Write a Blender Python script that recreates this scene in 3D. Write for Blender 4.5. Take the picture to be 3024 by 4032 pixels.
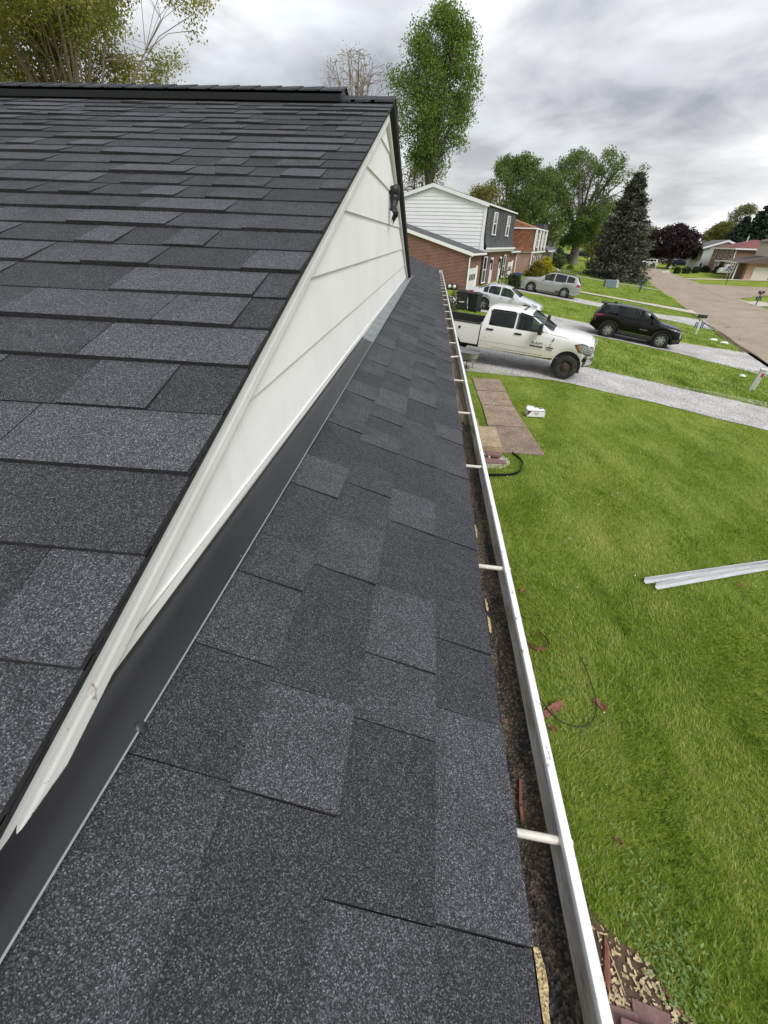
# Suburban street seen from a roof edge: shingled split-level house in front, lawns, drives, cars, neighbours' houses.
import bpy, bmesh, math, random
import numpy as np
from mathutils import Vector, Matrix

for o in list(bpy.data.objects):
    bpy.data.objects.remove(o)
random.seed(11)
RNG = np.random.default_rng(5)
scene = bpy.context.scene
COL = scene.collection
rad = math.radians

# ------------------------------------------------------------------ camera
FPX = 1700.0                     # focal length in photo pixels (photo 3024 x 4032)
YAW, PIT, ROL = -0.0790526, 0.5668306, 0.0376890
ZC = 4.3                         # eye height above the lawn beside the house
CX, CY = 1512.0, 2016.0
_f = np.array([math.sin(YAW) * math.cos(PIT), math.cos(YAW) * math.cos(PIT), -math.sin(PIT)])
_r = np.array([math.cos(YAW), -math.sin(YAW), 0.0])
_u = np.cross(_r, _f)
CR = math.cos(ROL) * _r + math.sin(ROL) * _u
CU = -math.sin(ROL) * _r + math.cos(ROL) * _u
CF = _f
cam_data = bpy.data.cameras.new('camera')
cam = bpy.data.objects.new('camera', cam_data)
COL.objects.link(cam)
cam_data.sensor_fit = 'VERTICAL'
cam_data.sensor_height = 36.0
cam_data.sensor_width = 27.0
cam_data.lens = FPX / 4032.0 * 36.0
cam_data.clip_start = 0.02
cam_data.clip_end = 6000
cam.matrix_world = Matrix(((CR[0], CU[0], -CF[0], 0), (CR[1], CU[1], -CF[1], 0),
                           (CR[2], CU[2], -CF[2], ZC), (0, 0, 0, 1)))
scene.camera = cam

# ------------------------------------------------------------------ world, sun, exposure
SUN_EL, SUN_AZ = rad(46), rad(142)      # azimuth clockwise from +Y
world = bpy.data.worlds.new('World')
scene.world = world
world.use_nodes = True


def build_world():
    nt = world.node_tree
    nt.nodes.clear()
    N = nt.nodes.new
    L = nt.links.new
    out = N('ShaderNodeOutputWorld')
    bg = N('ShaderNodeBackground')
    L(bg.outputs[0], out.inputs[0])
    sky = N('ShaderNodeTexSky')
    sky.sky_type = 'NISHITA'
    sky.sun_disc = False
    sky.sun_elevation = SUN_EL
    sky.sun_rotation = SUN_AZ
    sky.air_density = 1.2
    sky.dust_density = 2.0
    tc = N('ShaderNodeTexCoord')
    sep = N('ShaderNodeSeparateXYZ')
    L(tc.outputs['Generated'], sep.inputs[0])

    def M(op, a, b=None, clamp=False):
        n = N('ShaderNodeMath')
        n.operation = op
        n.use_clamp = clamp
        for i, v in enumerate((a, b)):
            if v is None:
                continue
            if isinstance(v, (int, float)):
                n.inputs[i].default_value = v
            else:
                L(v, n.inputs[i])
        return n.outputs[0]
    zz = M('ADD', M('MAXIMUM', sep.outputs[2], 0.0), 0.16)
    cu = M('DIVIDE', sep.outputs[0], zz)
    cv = M('DIVIDE', sep.outputs[1], zz)
    comb = N('ShaderNodeCombineXYZ')
    L(cu, comb.inputs[0])
    L(cv, comb.inputs[1])

    def noise(scale, detail, rough, dist, off):
        mp = N('ShaderNodeMapping')
        mp.inputs['Location'].default_value = off
        mp.inputs['Rotation'].default_value = (0, 0, rad(28))
        mp.inputs['Scale'].default_value = (1.0, 0.85, 1.0)
        L(comb.outputs[0], mp.inputs[0])
        n = N('ShaderNodeTexNoise')
        n.inputs['Scale'].default_value = scale
        n.inputs['Detail'].default_value = detail
        n.inputs['Roughness'].default_value = rough
        n.inputs['Distortion'].default_value = dist
        L(mp.outputs[0], n.inputs[0])
        return n.outputs[0]
    n1 = noise(0.62, 6, 0.50, 0.25, (5.3, 2.2, 0))
    n2 = noise(1.9, 6, 0.52, 0.3, (7.2, 4.1, 2))
    mix = M('ADD', M('MULTIPLY', n1, 0.66), M('MULTIPLY', n2, 0.34))
    ramp = N('ShaderNodeValToRGB')
    e = ramp.color_ramp.elements
    e[0].position = 0.415
    e[0].color = (0.30, 0.325, 0.375, 1)
    e[1].position = 0.585
    e[1].color = (1.1, 1.1, 1.12, 1)
    m1 = e.new(0.475)
    m1.color = (0.53, 0.555, 0.605, 1)
    m2 = e.new(0.53)
    m2.color = (0.74, 0.76, 0.80, 1)
    L(mix, ramp.inputs[0])
    # cloud deck thins and brightens towards the horizon
    hz = M('SUBTRACT', 1.0, M('DIVIDE', M('MAXIMUM', sep.outputs[2], 0.0), 0.34, True), True)
    hz = M('POWER', hz, 1.7)
    hmix = N('ShaderNodeMix')
    hmix.data_type = 'RGBA'
    L(M('MULTIPLY', hz, M('ADD', 0.30, M('MULTIPLY', n2, 0.75)), True), hmix.inputs[0])
    L(ramp.outputs[0], hmix.inputs[6])
    hmix.inputs[7].default_value = (0.96, 0.945, 0.92, 1)
    # open sky shows through the thinnest places
    skc = N('ShaderNodeMix')
    skc.data_type = 'RGBA'
    skc.blend_type = 'MULTIPLY'
    skc.inputs[0].default_value = 1.0
    L(sky.outputs[0], skc.inputs[6])
    skc.inputs[7].default_value = (0.12, 0.12, 0.12, 1)
    fin = N('ShaderNodeMix')
    fin.data_type = 'RGBA'
    thin = M('MULTIPLY', M('SUBTRACT', n2, 0.50, True), 1.5, True)
    L(thin, fin.inputs[0])
    L(hmix.outputs[2], fin.inputs[6])
    L(skc.outputs[2], fin.inputs[7])
    L(fin.outputs[2], bg.inputs[0])
    bg.inputs[1].default_value = 0.60


build_world()
sun_data = bpy.data.lights.new('sun', 'SUN')
sun_data.energy = 1.5
sun_data.angle = rad(24)
sun_data.color = (1.0, 0.98, 0.945)
sun = bpy.data.objects.new('sun', sun_data)
COL.objects.link(sun)
_d = Vector((math.sin(SUN_AZ) * math.cos(SUN_EL), math.cos(SUN_AZ) * math.cos(SUN_EL), math.sin(SUN_EL)))
sun.rotation_euler = (-_d).to_track_quat('-Z', 'Y').to_euler()
sun.location = (8, -8, 30)
scene.view_settings.view_transform = 'Standard'
scene.view_settings.look = 'None'
scene.view_settings.exposure = 0.85
scene.view_settings.gamma = 1.0
scene.render.resolution_x = 768
scene.render.resolution_y = 1024
scene.render.engine = 'CYCLES'
scene.cycles.max_bounces = 6
scene.cycles.diffuse_bounces = 3
scene.cycles.transparent_max_bounces = 12

# ------------------------------------------------------------------ places: street frame, ground height, pixel to ground
AZ = 0.3199                       # street runs 18 degrees right of the house's own axis
PX, PY = math.cos(AZ), -math.sin(AZ)     # p: towards the street
SX, SY = math.sin(AZ), math.cos(AZ)      # s: along the street, away from us


def ps(x, y):
    return x * PX + y * PY, x * SX + y * SY


def xy(p, s):
    return p * PX + s * SX, p * PY + s * SY


def sstep(a, b, x):
    t = min(1.0, max(0.0, (x - a) / (b - a)))
    return t * t * (3 - 2 * t)


def road_l(s):
    if s < 90:
        return 9.5 - 0.037 * (max(s, -60) - 30)
    return 7.28 - 0.018 * (s - 90) - 0.0009 * max(0, s - 128) ** 2


def road_r(s):
    if s < 90:
        return road_l(s) + 8.2
    return road_l(s) + 8.2 - 0.02 * (s - 90)


def gz_ps(p, s):
    w = sstep(13, 27, s)
    a, b = road_l(s), road_r(s)
    if p < a:
        z = -0.1 * p if p > 0 else -0.1 * max(p, -9) * w
        z = max(z, -0.9)
    elif p < b:
        z = -0.9
    else:
        z = -0.9 + 0.02 * min(p - b, 30)
    return z + 0.005 * min(300, max(0, s - 40))


def gz(x, y):
    return gz_ps(*ps(x, y))


def ray(px, py):
    return CR * ((px - CX) / FPX) - CU * ((py - CY) / FPX) + CF


def hit(px, py, dz=0.0):
    """ground point that photo pixel (px, py) looks at (dz above the ground)"""
    d = ray(px, py)
    t = 1.0
    while t < 900:
        t *= 1.01
        if d[2] * t + ZC < gz(d[0] * t, d[1] * t) + dz:
            break
    lo, hi = t / 1.01, t
    for i in range(24):
        m = (lo + hi) / 2
        if d[2] * m + ZC < gz(d[0] * m, d[1] * m) + dz:
            hi = m
        else:
            lo = m
    return Vector((d[0] * hi, d[1] * hi, d[2] * hi + ZC))


def on_s(px, py, s0):
    """point on the vertical plane s = s0, in (p, s, z)"""
    d = ray(px, py)
    t = s0 / (d[0] * SX + d[1] * SY)
    return d[0] * t * PX + d[1] * t * PY, s0, d[2] * t + ZC


def on_p(px, py, p0):
    d = ray(px, py)
    t = p0 / (d[0] * PX + d[1] * PY)
    return p0, d[0] * t * SX + d[1] * t * SY, d[2] * t + ZC


# ------------------------------------------------------------------ mesh helpers
class MB:
    def __init__(s):
        s.v, s.f, s.m = [], [], []

    def add(s, vs, fs, m=0):
        o = len(s.v)
        s.v += [tuple(v) for v in vs]
        s.f += [tuple(i + o for i in f) for f in fs]
        s.m += [m] * len(fs)
        return s

    def hexa(s, b, t, m=0):
        """bottom quad b and top quad t, both counter-clockwise from above"""
        return s.add(list(b) + list(t), [(3, 2, 1, 0), (4, 5, 6, 7), (0, 1, 5, 4), (1, 2, 6, 5), (2, 3, 7, 6), (3, 0, 4, 7)], m)

    def box(s, c, d, m=0, rz=0.0, tx=1.0, ty=1.0):
        x, y, z = c
        a, b, h = d[0] / 2, d[1] / 2, d[2] / 2
        cz, sz = math.cos(rz), math.sin(rz)

        def q(u, v, w):
            return (x + u * cz - v * sz, y + u * sz + v * cz, z + w)
        bt = [q(-a, -b, -h), q(a, -b, -h), q(a, b, -h), q(-a, b, -h)]
        tp = [q(-a * tx, -b * ty, h), q(a * tx, -b * ty, h), q(a * tx, b * ty, h), q(-a * tx, b * ty, h)]
        return s.hexa(bt, tp, m)

    def prism(s, poly, axis, a, b, m=0):
        """2D polygon extruded along axis from a to b; axis x: poly in (y,z), y: (x,z), z: (x,y)"""
        def P(u, v, w):
            return {'x': (w, u, v), 'y': (u, w, v), 'z': (u, v, w)}[axis]
        n = len(poly)
        vs = [P(u, v, a) for u, v in poly] + [P(u, v, b) for u, v in poly]
        fs = [tuple(range(n))[::-1], tuple(range(n, 2 * n))]
        for i in range(n):
            j = (i + 1) % n
            fs.append((i, j, n + j, n + i))
        return s.add(vs, fs, m)

    def tube(s, pts, r, n=6, m=0, caps=True):
        pts = [Vector(p) for p in pts]
        if len(pts) < 2:
            return s
        rs = list(r) if isinstance(r, (list, tuple)) else [r] * len(pts)
        o = len(s.v)
        up = Vector((0.13, 0.21, 0.97))
        for i, p in enumerate(pts):
            t = (pts[min(i + 1, len(pts) - 1)] - pts[max(i - 1, 0)])
            if t.length < 1e-9:
                t = Vector((0, 0, 1))
            t.normalize()
            a = t.cross(up)
            if a.length < 1e-3:
                a = t.cross(Vector((1, 0, 0)))
            a.normalize()
            b = t.cross(a)
            for k in range(n):
                an = 2 * math.pi * k / n
                s.v.append(tuple(p + (a * math.cos(an) + b * math.sin(an)) * rs[i]))
        for i in range(len(pts) - 1):
            for k in range(n):
                k2 = (k + 1) % n
                s.f.append((o + i * n + k, o + i * n + k2, o + (i + 1) * n + k2, o + (i + 1) * n + k))
                s.m.append(m)
        if caps and n > 2:
            s.f.append(tuple(o + k for k in range(n))[::-1])
            s.f.append(tuple(o + (len(pts) - 1) * n + k for k in range(n)))
            s.m += [m, m]
        return s

    def lathe(s, prof, n=20, m=0, axis='z', c=(0, 0, 0)):
        """prof: (radius, along) list"""
        o = len(s.v)
        for r, h in prof:
            for k in range(n):
                a = 2 * math.pi * k / n
                u, v = r * math.cos(a), r * math.sin(a)
                q = {'z': (u, v, h), 'y': (u, h, v), 'x': (h, u, v)}[axis]
                s.v.append((q[0] + c[0], q[1] + c[1], q[2] + c[2]))
        for i in range(len(prof) - 1):
            for k in range(n):
                k2 = (k + 1) % n
                s.f.append((o + i * n + k, o + i * n + k2, o + (i + 1) * n + k2, o + (i + 1) * n + k))
                s.m.append(m)
        return s

    def grid(s, fn, nu, nv, m=0, flip=False):
        o = len(s.v)
        for i in range(nu + 1):
            for j in range(nv + 1):
                s.v.append(tuple(fn(i / nu, j / nv)))
        for i in range(nu):
            for j in range(nv):
                a = o + i * (nv + 1) + j
                q = (a, a + nv + 1, a + nv + 2, a + 1)
                s.f.append(q[::-1] if flip else q)
                s.m.append(m)
        return s

    def mesh(s, name, mats, smooth=None):
        me = bpy.data.meshes.new(name)
        me.from_pydata(s.v, [], s.f)
        if not isinstance(mats, (list, tuple)):
            mats = [mats]
        for mt in mats:
            me.materials.append(mt)
        if len(mats) > 1:
            me.polygons.foreach_set('material_index', s.m)
        if smooth is not None:
            me.polygons.foreach_set('use_smooth', [True] * len(s.f))
            try:
                me.set_sharp_from_angle(angle=rad(smooth))
            except Exception:
                pass
        me.update()
        return me

    def build(s, name, mats, parent=None, smooth=None, bevel=None, recalc=False):
        me = s.mesh(name, mats, smooth)
        if recalc:
            bm = bmesh.new()
            bm.from_mesh(me)
            bmesh.ops.recalc_face_normals(bm, faces=bm.faces)
            bm.to_mesh(me)
            bm.free()
        o = bpy.data.objects.new(name, me)
        COL.objects.link(o)
        o.parent = parent
        if bevel:
            md = o.modifiers.new('bevel', 'BEVEL')
            md.width = bevel
            md.segments = 2
            md.limit_method = 'ANGLE'
            md.angle_limit = rad(40)
        return o


def tag(o, label=None, cat=None, group=None, kind=None):
    if label:
        o['label'] = label
    if cat:
        o['category'] = cat
    if group:
        o['group'] = group
    if kind:
        o['kind'] = kind
    return o


def thing(name, label, cat, loc=(0, 0, 0), rz=0.0, group=None, kind=None):
    o = bpy.data.objects.new(name, None)
    COL.objects.link(o)
    o.empty_display_size = 0.2
    o.location = loc
    o.rotation_euler = (0, 0, rz)
    return tag(o, label, cat, group, kind)


def street_thing(name, label, cat, p, s, z=None, group=None):
    """Empty whose local x points to the street and local y along it"""
    x, y = xy(p, s)
    return thing(name, label, cat, (x, y, gz(x, y) if z is None else z), -AZ, group)


def np_mesh(name, verts, nper, tone=None, mat=None, parent=None, smooth=False):
    """many separate faces with nper corners each"""
    n = len(verts) // nper
    me = bpy.data.meshes.new(name)
    me.vertices.add(len(verts))
    me.vertices.foreach_set('co', np.ascontiguousarray(verts, dtype=np.float32).ravel())
    me.loops.add(n * nper)
    me.loops.foreach_set('vertex_index', np.arange(n * nper, dtype=np.int32))
    me.polygons.add(n)
    me.polygons.foreach_set('loop_start', np.arange(0, n * nper, nper, dtype=np.int32))
    me.polygons.foreach_set('loop_total', np.full(n, nper, dtype=np.int32))
    if smooth:
        me.polygons.foreach_set('use_smooth', np.ones(n, dtype=bool))
    if tone is not None:
        at = me.attributes.new('tone', 'FLOAT', 'FACE')
        at.data.foreach_set('value', np.ascontiguousarray(tone, dtype=np.float32))
    if mat:
        me.materials.append(mat)
    me.update()
    me.validate()
    o = bpy.data.objects.new(name, me)
    COL.objects.link(o)
    o.parent = parent
    return o


def set_tone(o, val):
    me = o.data
    at = me.attributes.new('tone', 'FLOAT', 'FACE')
    at.data.foreach_set('value', np.full(len(me.polygons), val, dtype=np.float32))


def text_mesh(txt, size, name, mat, parent, M_, thick=0.002):
    cu = bpy.data.curves.new(name, 'FONT')
    cu.body = txt
    cu.size = size
    cu.extrude = thick
    cu.align_x = 'CENTER'
    cu.align_y = 'CENTER'
    cu.resolution_u = 2
    tmp = bpy.data.objects.new('tmp_text', cu)
    COL.objects.link(tmp)
    dg = bpy.context.evaluated_depsgraph_get()
    me = bpy.data.meshes.new_from_object(tmp.evaluated_get(dg))
    bpy.data.objects.remove(tmp)
    me.transform(M_)
    me.materials.clear()
    me.materials.append(mat)
    o = bpy.data.objects.new(name, me)
    COL.objects.link(o)
    o.parent = parent
    return o


# ------------------------------------------------------------------ materials
MATS = {}


class NT:
    """tiny node helper"""

    def __init__(s, name):
        s.mat = bpy.data.materials.new(name)
        s.mat.use_nodes = True
        s.nt = s.mat.node_tree
        s.b = s.nt.nodes['Principled BSDF']
        MATS[name] = s.mat

    def n(s, t, **kw):
        x = s.nt.nodes.new(t)
        for k, v in kw.items():
            setattr(x, k, v)
        return x

    def l(s, a, b):
        s.nt.links.new(a, b)

    def coord(s, kind='Object', scale=(1, 1, 1), rot=(0, 0, 0), loc=(0, 0, 0)):
        tc = s.n('ShaderNodeTexCoord')
        mp = s.n('ShaderNodeMapping')
        mp.inputs['Scale'].default_value = scale
        mp.inputs['Rotation'].default_value = rot
        mp.inputs['Location'].default_value = loc
        s.l(tc.outputs[kind], mp.inputs[0])
        return mp.outputs[0]

    def world(s, scale=(1, 1, 1), rot=(0, 0, 0)):
        g = s.n('ShaderNodeNewGeometry')
        mp = s.n('ShaderNodeMapping')
        mp.inputs['Scale'].default_value = scale
        mp.inputs['Rotation'].default_value = rot
        s.l(g.outputs['Position'], mp.inputs[0])
        return mp.outputs[0]

    def noise(s, vec, scale, detail=3, rough=0.5, dist=0.0):
        x = s.n('ShaderNodeTexNoise')
        x.inputs['Scale'].default_value = scale
        x.inputs['Detail'].default_value = detail
        x.inputs['Roughness'].default_value = rough
        x.inputs['Distortion'].default_value = dist
        s.l(vec, x.inputs['Vector'])
        return x.outputs[0]

    def voro(s, vec, scale, feature='F1', out='Distance', rnd=1.0):
        x = s.n('ShaderNodeTexVoronoi')
        x.feature = feature
        x.inputs['Scale'].default_value = scale
        x.inputs['Randomness'].default_value = rnd
        s.l(vec, x.inputs['Vector'])
        return x.outputs[out]

    def ramp(s, fac, stops, interp='LINEAR'):
        x = s.n('ShaderNodeValToRGB')
        cr = x.color_ramp
        cr.interpolation = interp
        cr.elements[0].position = stops[0][0]
        cr.elements[0].color = tuple(stops[0][1]) + (1,)
        cr.elements[1].position = stops[-1][0]
        cr.elements[1].color = tuple(stops[-1][1]) + (1,)
        for p, c in stops[1:-1]:
            cr.elements.new(p).color = tuple(c) + (1,)
        s.l(fac, x.inputs[0])
        return x.outputs[0]

    def mix(s, fac, a, b, blend='MIX'):
        x = s.n('ShaderNodeMix')
        x.data_type = 'RGBA'
        x.blend_type = blend
        for v, i in ((fac, 0), (a, 6), (b, 7)):
            if isinstance(v, (int, float)):
                x.inputs[i].default_value = v
            elif isinstance(v, (tuple, list)):
                x.inputs[i].default_value = tuple(v) + (1,) if len(v) == 3 else v
            else:
                s.l(v, x.inputs[i])
        return x.outputs[2]

    def math(s, op, a, b=0.0, clamp=False):
        x = s.n('ShaderNodeMath')
        x.operation = op
        x.use_clamp = clamp
        for i, v in enumerate((a, b)):
            if isinstance(v, (int, float)):
                x.inputs[i].default_value = v
            else:
                s.l(v, x.inputs[i])
        return x.outputs[0]

    def attr(s, name='tone'):
        x = s.n('ShaderNodeAttribute')
        x.attribute_name = name
        return x.outputs['Fac']

    def rand(s):
        return s.n('ShaderNodeObjectInfo').outputs['Random']

    def sep(s, vec):
        x = s.n('ShaderNodeSeparateXYZ')
        s.l(vec, x.inputs[0])
        return x.outputs

    def bump(s, h, strength=0.3, dist=0.01):
        x = s.n('ShaderNodeBump')
        x.inputs['Strength'].default_value = strength
        x.inputs['Distance'].default_value = dist
        s.l(h, x.inputs['Height'])
        s.l(x.outputs[0], s.b.inputs['Normal'])

    def col(s, c):
        if isinstance(c, (tuple, list)):
            s.b.inputs['Base Color'].default_value = tuple(c) + (1,)
        else:
            s.l(c, s.b.inputs['Base Color'])
        return s

    def set(s, rough=None, metal=None, coat=None, spec=None):
        if rough is not None:
            if isinstance(rough, (int, float)):
                s.b.inputs['Roughness'].default_value = rough
            else:
                s.l(rough, s.b.inputs['Roughness'])
        if metal is not None:
            s.b.inputs['Metallic'].default_value = metal
        if coat is not None:
            s.b.inputs['Coat Weight'].default_value = coat
            s.b.inputs['Coat Roughness'].default_value = 0.06
        if spec is not None:
            s.b.inputs['Specular IOR Level'].default_value = spec
        return s


def plain(name, c, rough=0.6, metal=0.0, coat=None, var=0.12, scale=6.0, spec=None, bump=0.0):
    """base colour with a little mottling so that nothing is perfectly even"""
    if name in MATS:
        return MATS[name]
    t = NT(name)
    n = t.noise(t.coord(), scale, 4, 0.6)
    a = tuple(max(0, x * (1 - var)) for x in c)
    b = tuple(min(1, x * (1 + var)) for x in c)
    t.col(t.ramp(n, [(0.3, a), (0.7, b)]))
    t.set(rough, metal, coat, spec)
    if bump:
        t.bump(n, bump, 0.01)
    return t.mat
def make_mats():
    # asphalt shingle: coloured mineral granules
    t = NT('shingle')
    v = t.coord('Object')
    cell = t.voro(v, 760, 'F1', 'Color')
    r = t.sep(cell)[0]
    g = t.ramp(r, [(0.0, (0.018, 0.0186, 0.0205)), (0.42, (0.028, 0.029, 0.0315)), (0.68, (0.050, 0.0518, 0.0560)),
                   (0.92, (0.092, 0.095, 0.102)), (0.99, (0.165, 0.17, 0.178))])
    big = t.noise(v, 11, 3, 0.6)
    tone = t.math('ADD', t.math('MULTIPLY', t.attr(), 0.95), t.math('MULTIPLY', big, 0.55))
    lum = t.ramp(tone, [(0.25, (0.80, 0.80, 0.83)), (0.65, (1.20, 1.20, 1.23)), (1.0, (1.9, 1.9, 1.95))])
    c = t.mix(1.0, g, lum, 'MULTIPLY')
    scuff = t.ramp(t.noise(v, 4.3, 5, 0.7), [(0.70, (0, 0, 0)), (0.80, (0.35, 0.35, 0.35))])
    c = t.mix(scuff, c, (0.16, 0.165, 0.175))
    t.col(c).set(0.92, spec=0.25)
    h = t.math('ADD', t.voro(v, 680), t.math('MULTIPLY', big, 1.5))
    t.bump(h, 0.5, 0.002)
    t = NT('shingle_edge')
    v = t.coord('Object')
    t.col(t.ramp(t.noise(v, 90, 3), [(0.3, (0.010, 0.010, 0.012)), (0.7, (0.030, 0.030, 0.034))])).set(0.9)
    t = NT('mansard_shingle')          # dark shingles on the neighbour's upper storey
    v = t.coord('Object')
    br = t.n('ShaderNodeTexBrick')
    br.inputs['Scale'].default_value = 1.0
    br.inputs['Mortar Size'].default_value = 0.012
    br.inputs['Brick Width'].default_value = 0.34
    br.inputs['Row Height'].default_value = 0.17
    br.inputs['Color1'].default_value = (0.045, 0.046, 0.052, 1)
    br.inputs['Color2'].default_value = (0.085, 0.087, 0.095, 1)
    br.inputs['Mortar'].default_value = (0.016, 0.016, 0.018, 1)
    mp = t.coord('Object', rot=(0, 0, 0))
    sx = t.sep(mp)
    cb = t.n('ShaderNodeCombineXYZ')
    t.l(t.math('ADD', sx[0], sx[1]), cb.inputs[0])
    t.l(sx[2], cb.inputs[1])
    t.l(cb.outputs[0], br.inputs['Vector'])
    st = t.noise(v, 0.9, 5, 0.65)
    t.col(t.mix(1.0, br.outputs[0], t.ramp(st, [(0.3, (0.7, 0.7, 0.7)), (0.7, (1.5, 1.5, 1.5))]), 'MULTIPLY')).set(0.9)
    t.bump(br.outputs[1], -0.6, 0.02)

    def brick(name, c1, c2, mortar, w=0.21, h=0.075):
        t = NT(name)
        v = t.coord('Object')
        sx = t.sep(v)
        cb = t.n('ShaderNodeCombineXYZ')
        t.l(t.math('ADD', sx[0], sx[1]), cb.inputs[0])
        t.l(sx[2], cb.inputs[1])
        br = t.n('ShaderNodeTexBrick')
        br.inputs['Scale'].default_value = 1.0
        br.inputs['Mortar Size'].default_value = 0.012
        br.inputs['Brick Width'].default_value = w
        br.inputs['Row Height'].default_value = h
        br.inputs['Color1'].default_value = tuple(c1) + (1,)
        br.inputs['Color2'].default_value = tuple(c2) + (1,)
        br.inputs['Mortar'].default_value = tuple(mortar) + (1,)
        t.l(cb.outputs[0], br.inputs['Vector'])
        st = t.noise(v, 1.3, 4, 0.6)
        t.col(t.mix(1.0, br.outputs[0], t.ramp(st, [(0.3, (0.82, 0.82, 0.82)), (0.7, (1.2, 1.2, 1.2))]), 'MULTIPLY'))
        t.set(0.88)
        t.bump(br.outputs[1], -0.5, 0.02)
    brick('brick_red', (0.10, 0.024, 0.016), (0.19, 0.050, 0.032), (0.36, 0.27, 0.22), 0.24, 0.095)
    brick('brick_pink', (0.36, 0.175, 0.125), (0.44, 0.235, 0.175), (0.46, 0.38, 0.33))
    brick('brick_brown', (0.21, 0.085, 0.055), (0.28, 0.120, 0.080), (0.30, 0.24, 0.20))
    brick('brick_tan', (0.40, 0.22, 0.13), (0.48, 0.28, 0.17), (0.42, 0.34, 0.28))
    brick('shake_brown', (0.20, 0.075, 0.036), (0.32, 0.140, 0.070), (0.07, 0.03, 0.02), 0.22, 0.2)

    # weathered white paint on siding and trim
    t = NT('white_siding')
    v = t.coord('Object')
    n = t.noise(v, 2.2, 5, 0.6)
    stv = t.coord('Object', (6, 6, 0.8))
    n2 = t.noise(stv, 3, 4, 0.65)
    c = t.ramp(n, [(0.3, (0.83, 0.83, 0.825)), (0.7, (0.90, 0.90, 0.90))])
    c = t.mix(t.ramp(n2, [(0.55, (0, 0, 0)), (0.8, (0.3, 0.3, 0.3))]), c, (0.70, 0.695, 0.665))
    t.col(c).set(0.55)
    t.bump(t.noise(t.coord('Object', (8, 40, 60)), 2.0, 4), 0.12, 0.004)
    t = NT('white_trim_worn')          # paint flaking down to bare wood along the lower edge
    v = t.coord('Object')
    n = t.noise(v, 24, 6, 0.75, 0.6)
    n2 = t.noise(v, 3.0, 3, 0.5)
    k = t.ramp(t.math('ADD', n, t.math('MULTIPLY', n2, 0.55)), [(0.97, (0, 0, 0)), (1.0, (1, 1, 1))])
    w = t.ramp(t.noise(v, 8, 3), [(0.3, (0.30, 0.20, 0.12)), (0.7, (0.52, 0.44, 0.34))])
    t.col(t.mix(k, t.ramp(t.noise(v, 5, 4), [(0.3, (0.76, 0.755, 0.73)), (0.7, (0.85, 0.845, 0.83))]), w)).set(0.5)
    t.bump(k, -0.3, 0.003)
    plain('white_paint', (0.88, 0.88, 0.875), 0.45, var=0.05)
    plain('vinyl_white', (0.82, 0.825, 0.83), 0.45, var=0.04, scale=1.5)
    plain('vinyl_grey', (0.50, 0.53, 0.53), 0.6, var=0.06, scale=1.0)
    plain('cream_siding', (0.62, 0.58, 0.48), 0.6, var=0.06)
    plain('beige_siding', (0.58, 0.53, 0.44), 0.6, var=0.06)
    plain('brown_trim', (0.07, 0.04, 0.028), 0.7)
    plain('dark_shutter', (0.022, 0.020, 0.022), 0.6)
    plain('roof_grey', (0.13, 0.135, 0.14), 0.9, var=0.25, scale=3, bump=0.3)
    plain('roof_brownred', (0.20, 0.070, 0.066), 0.9, var=0.2, scale=3, bump=0.3)
    plain('roof_brown', (0.15, 0.105, 0.095), 0.9, var=0.2, scale=3, bump=0.3)
    plain('roof_copper', (0.27, 0.13, 0.07), 0.9, var=0.25, scale=3, bump=0.3)
    plain('roof_dark', (0.085, 0.088, 0.09), 0.9, var=0.3, scale=2, bump=0.3)
    # flashing
    t = NT('metal_black')
    v = t.coord('Object')
    n = t.noise(t.coord('Object', (3, 1, 3)), 3.5, 4, 0.55)
    t.col(t.ramp(n, [(0.3, (0.012, 0.0125, 0.014)), (0.7, (0.022, 0.0225, 0.025))]))
    t.set(t.math('ADD', 0.27, t.math('MULTIPLY', n, 0.2)), 0.0, spec=0.6)
    t.bump(n, 0.25, 0.006)
    t = NT('metal_galv')
    v = t.coord('Object')
    n = t.noise(v, 9, 5, 0.65)
    c = t.ramp(n, [(0.3, (0.16, 0.175, 0.185)), (0.6, (0.27, 0.29, 0.30)), (0.75, (0.26, 0.33, 0.28))])
    t.col(c).set(0.5, 0.35)
    plain('metal_bare', (0.34, 0.345, 0.35), 0.38, 0.6, var=0.08)
    t = NT('drip_metal')
    n = t.noise(t.coord('Object', (0.6, 8, 8)), 3, 3)
    t.col(t.ramp(n, [(0.3, (0.46, 0.47, 0.49)), (0.7, (0.66, 0.67, 0.69))])).set(0.42, 0.35)
    # gutter
    t = NT('gutter_inside')
    v = t.coord('Object')
    n = t.noise(t.coord('Object', (14, 2.2, 9)), 3.2, 6, 0.72, 0.3)
    n2 = t.noise(v, 2.1, 4, 0.6)
    a = t.math('ADD', n, t.math('MULTIPLY', n2, 0.4))
    c = t.ramp(a, [(0.42, (0.07, 0.055, 0.04)), (0.54, (0.26, 0.215, 0.16)), (0.64, (0.46, 0.42, 0.35)), (0.80, (0.62, 0.60, 0.54))])
    t.col(c).set(0.8)
    t.bump(n, 0.3, 0.003)
    t = NT('gutter_rim')
    v = t.coord('Object', (1, 0.45, 1))
    k = t.ramp(t.noise(v, 70, 5, 0.7), [(0.60, (0, 0, 0)), (0.66, (1, 1, 1))])
    k2 = t.ramp(t.noise(t.coord('Object', (1, 1, 1)), 2.2, 3), [(0.4, (0.15, 0.15, 0.15)), (0.65, (1, 1, 1))])
    k = t.mix(1.0, k, k2, 'MULTIPLY')
    t.col(t.mix(k, (0.82, 0.83, 0.84), (0.16, 0.13, 0.13))).set(0.38, coat=0.3)
    t = NT('gutter_sludge')
    v = t.coord('Object')
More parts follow.
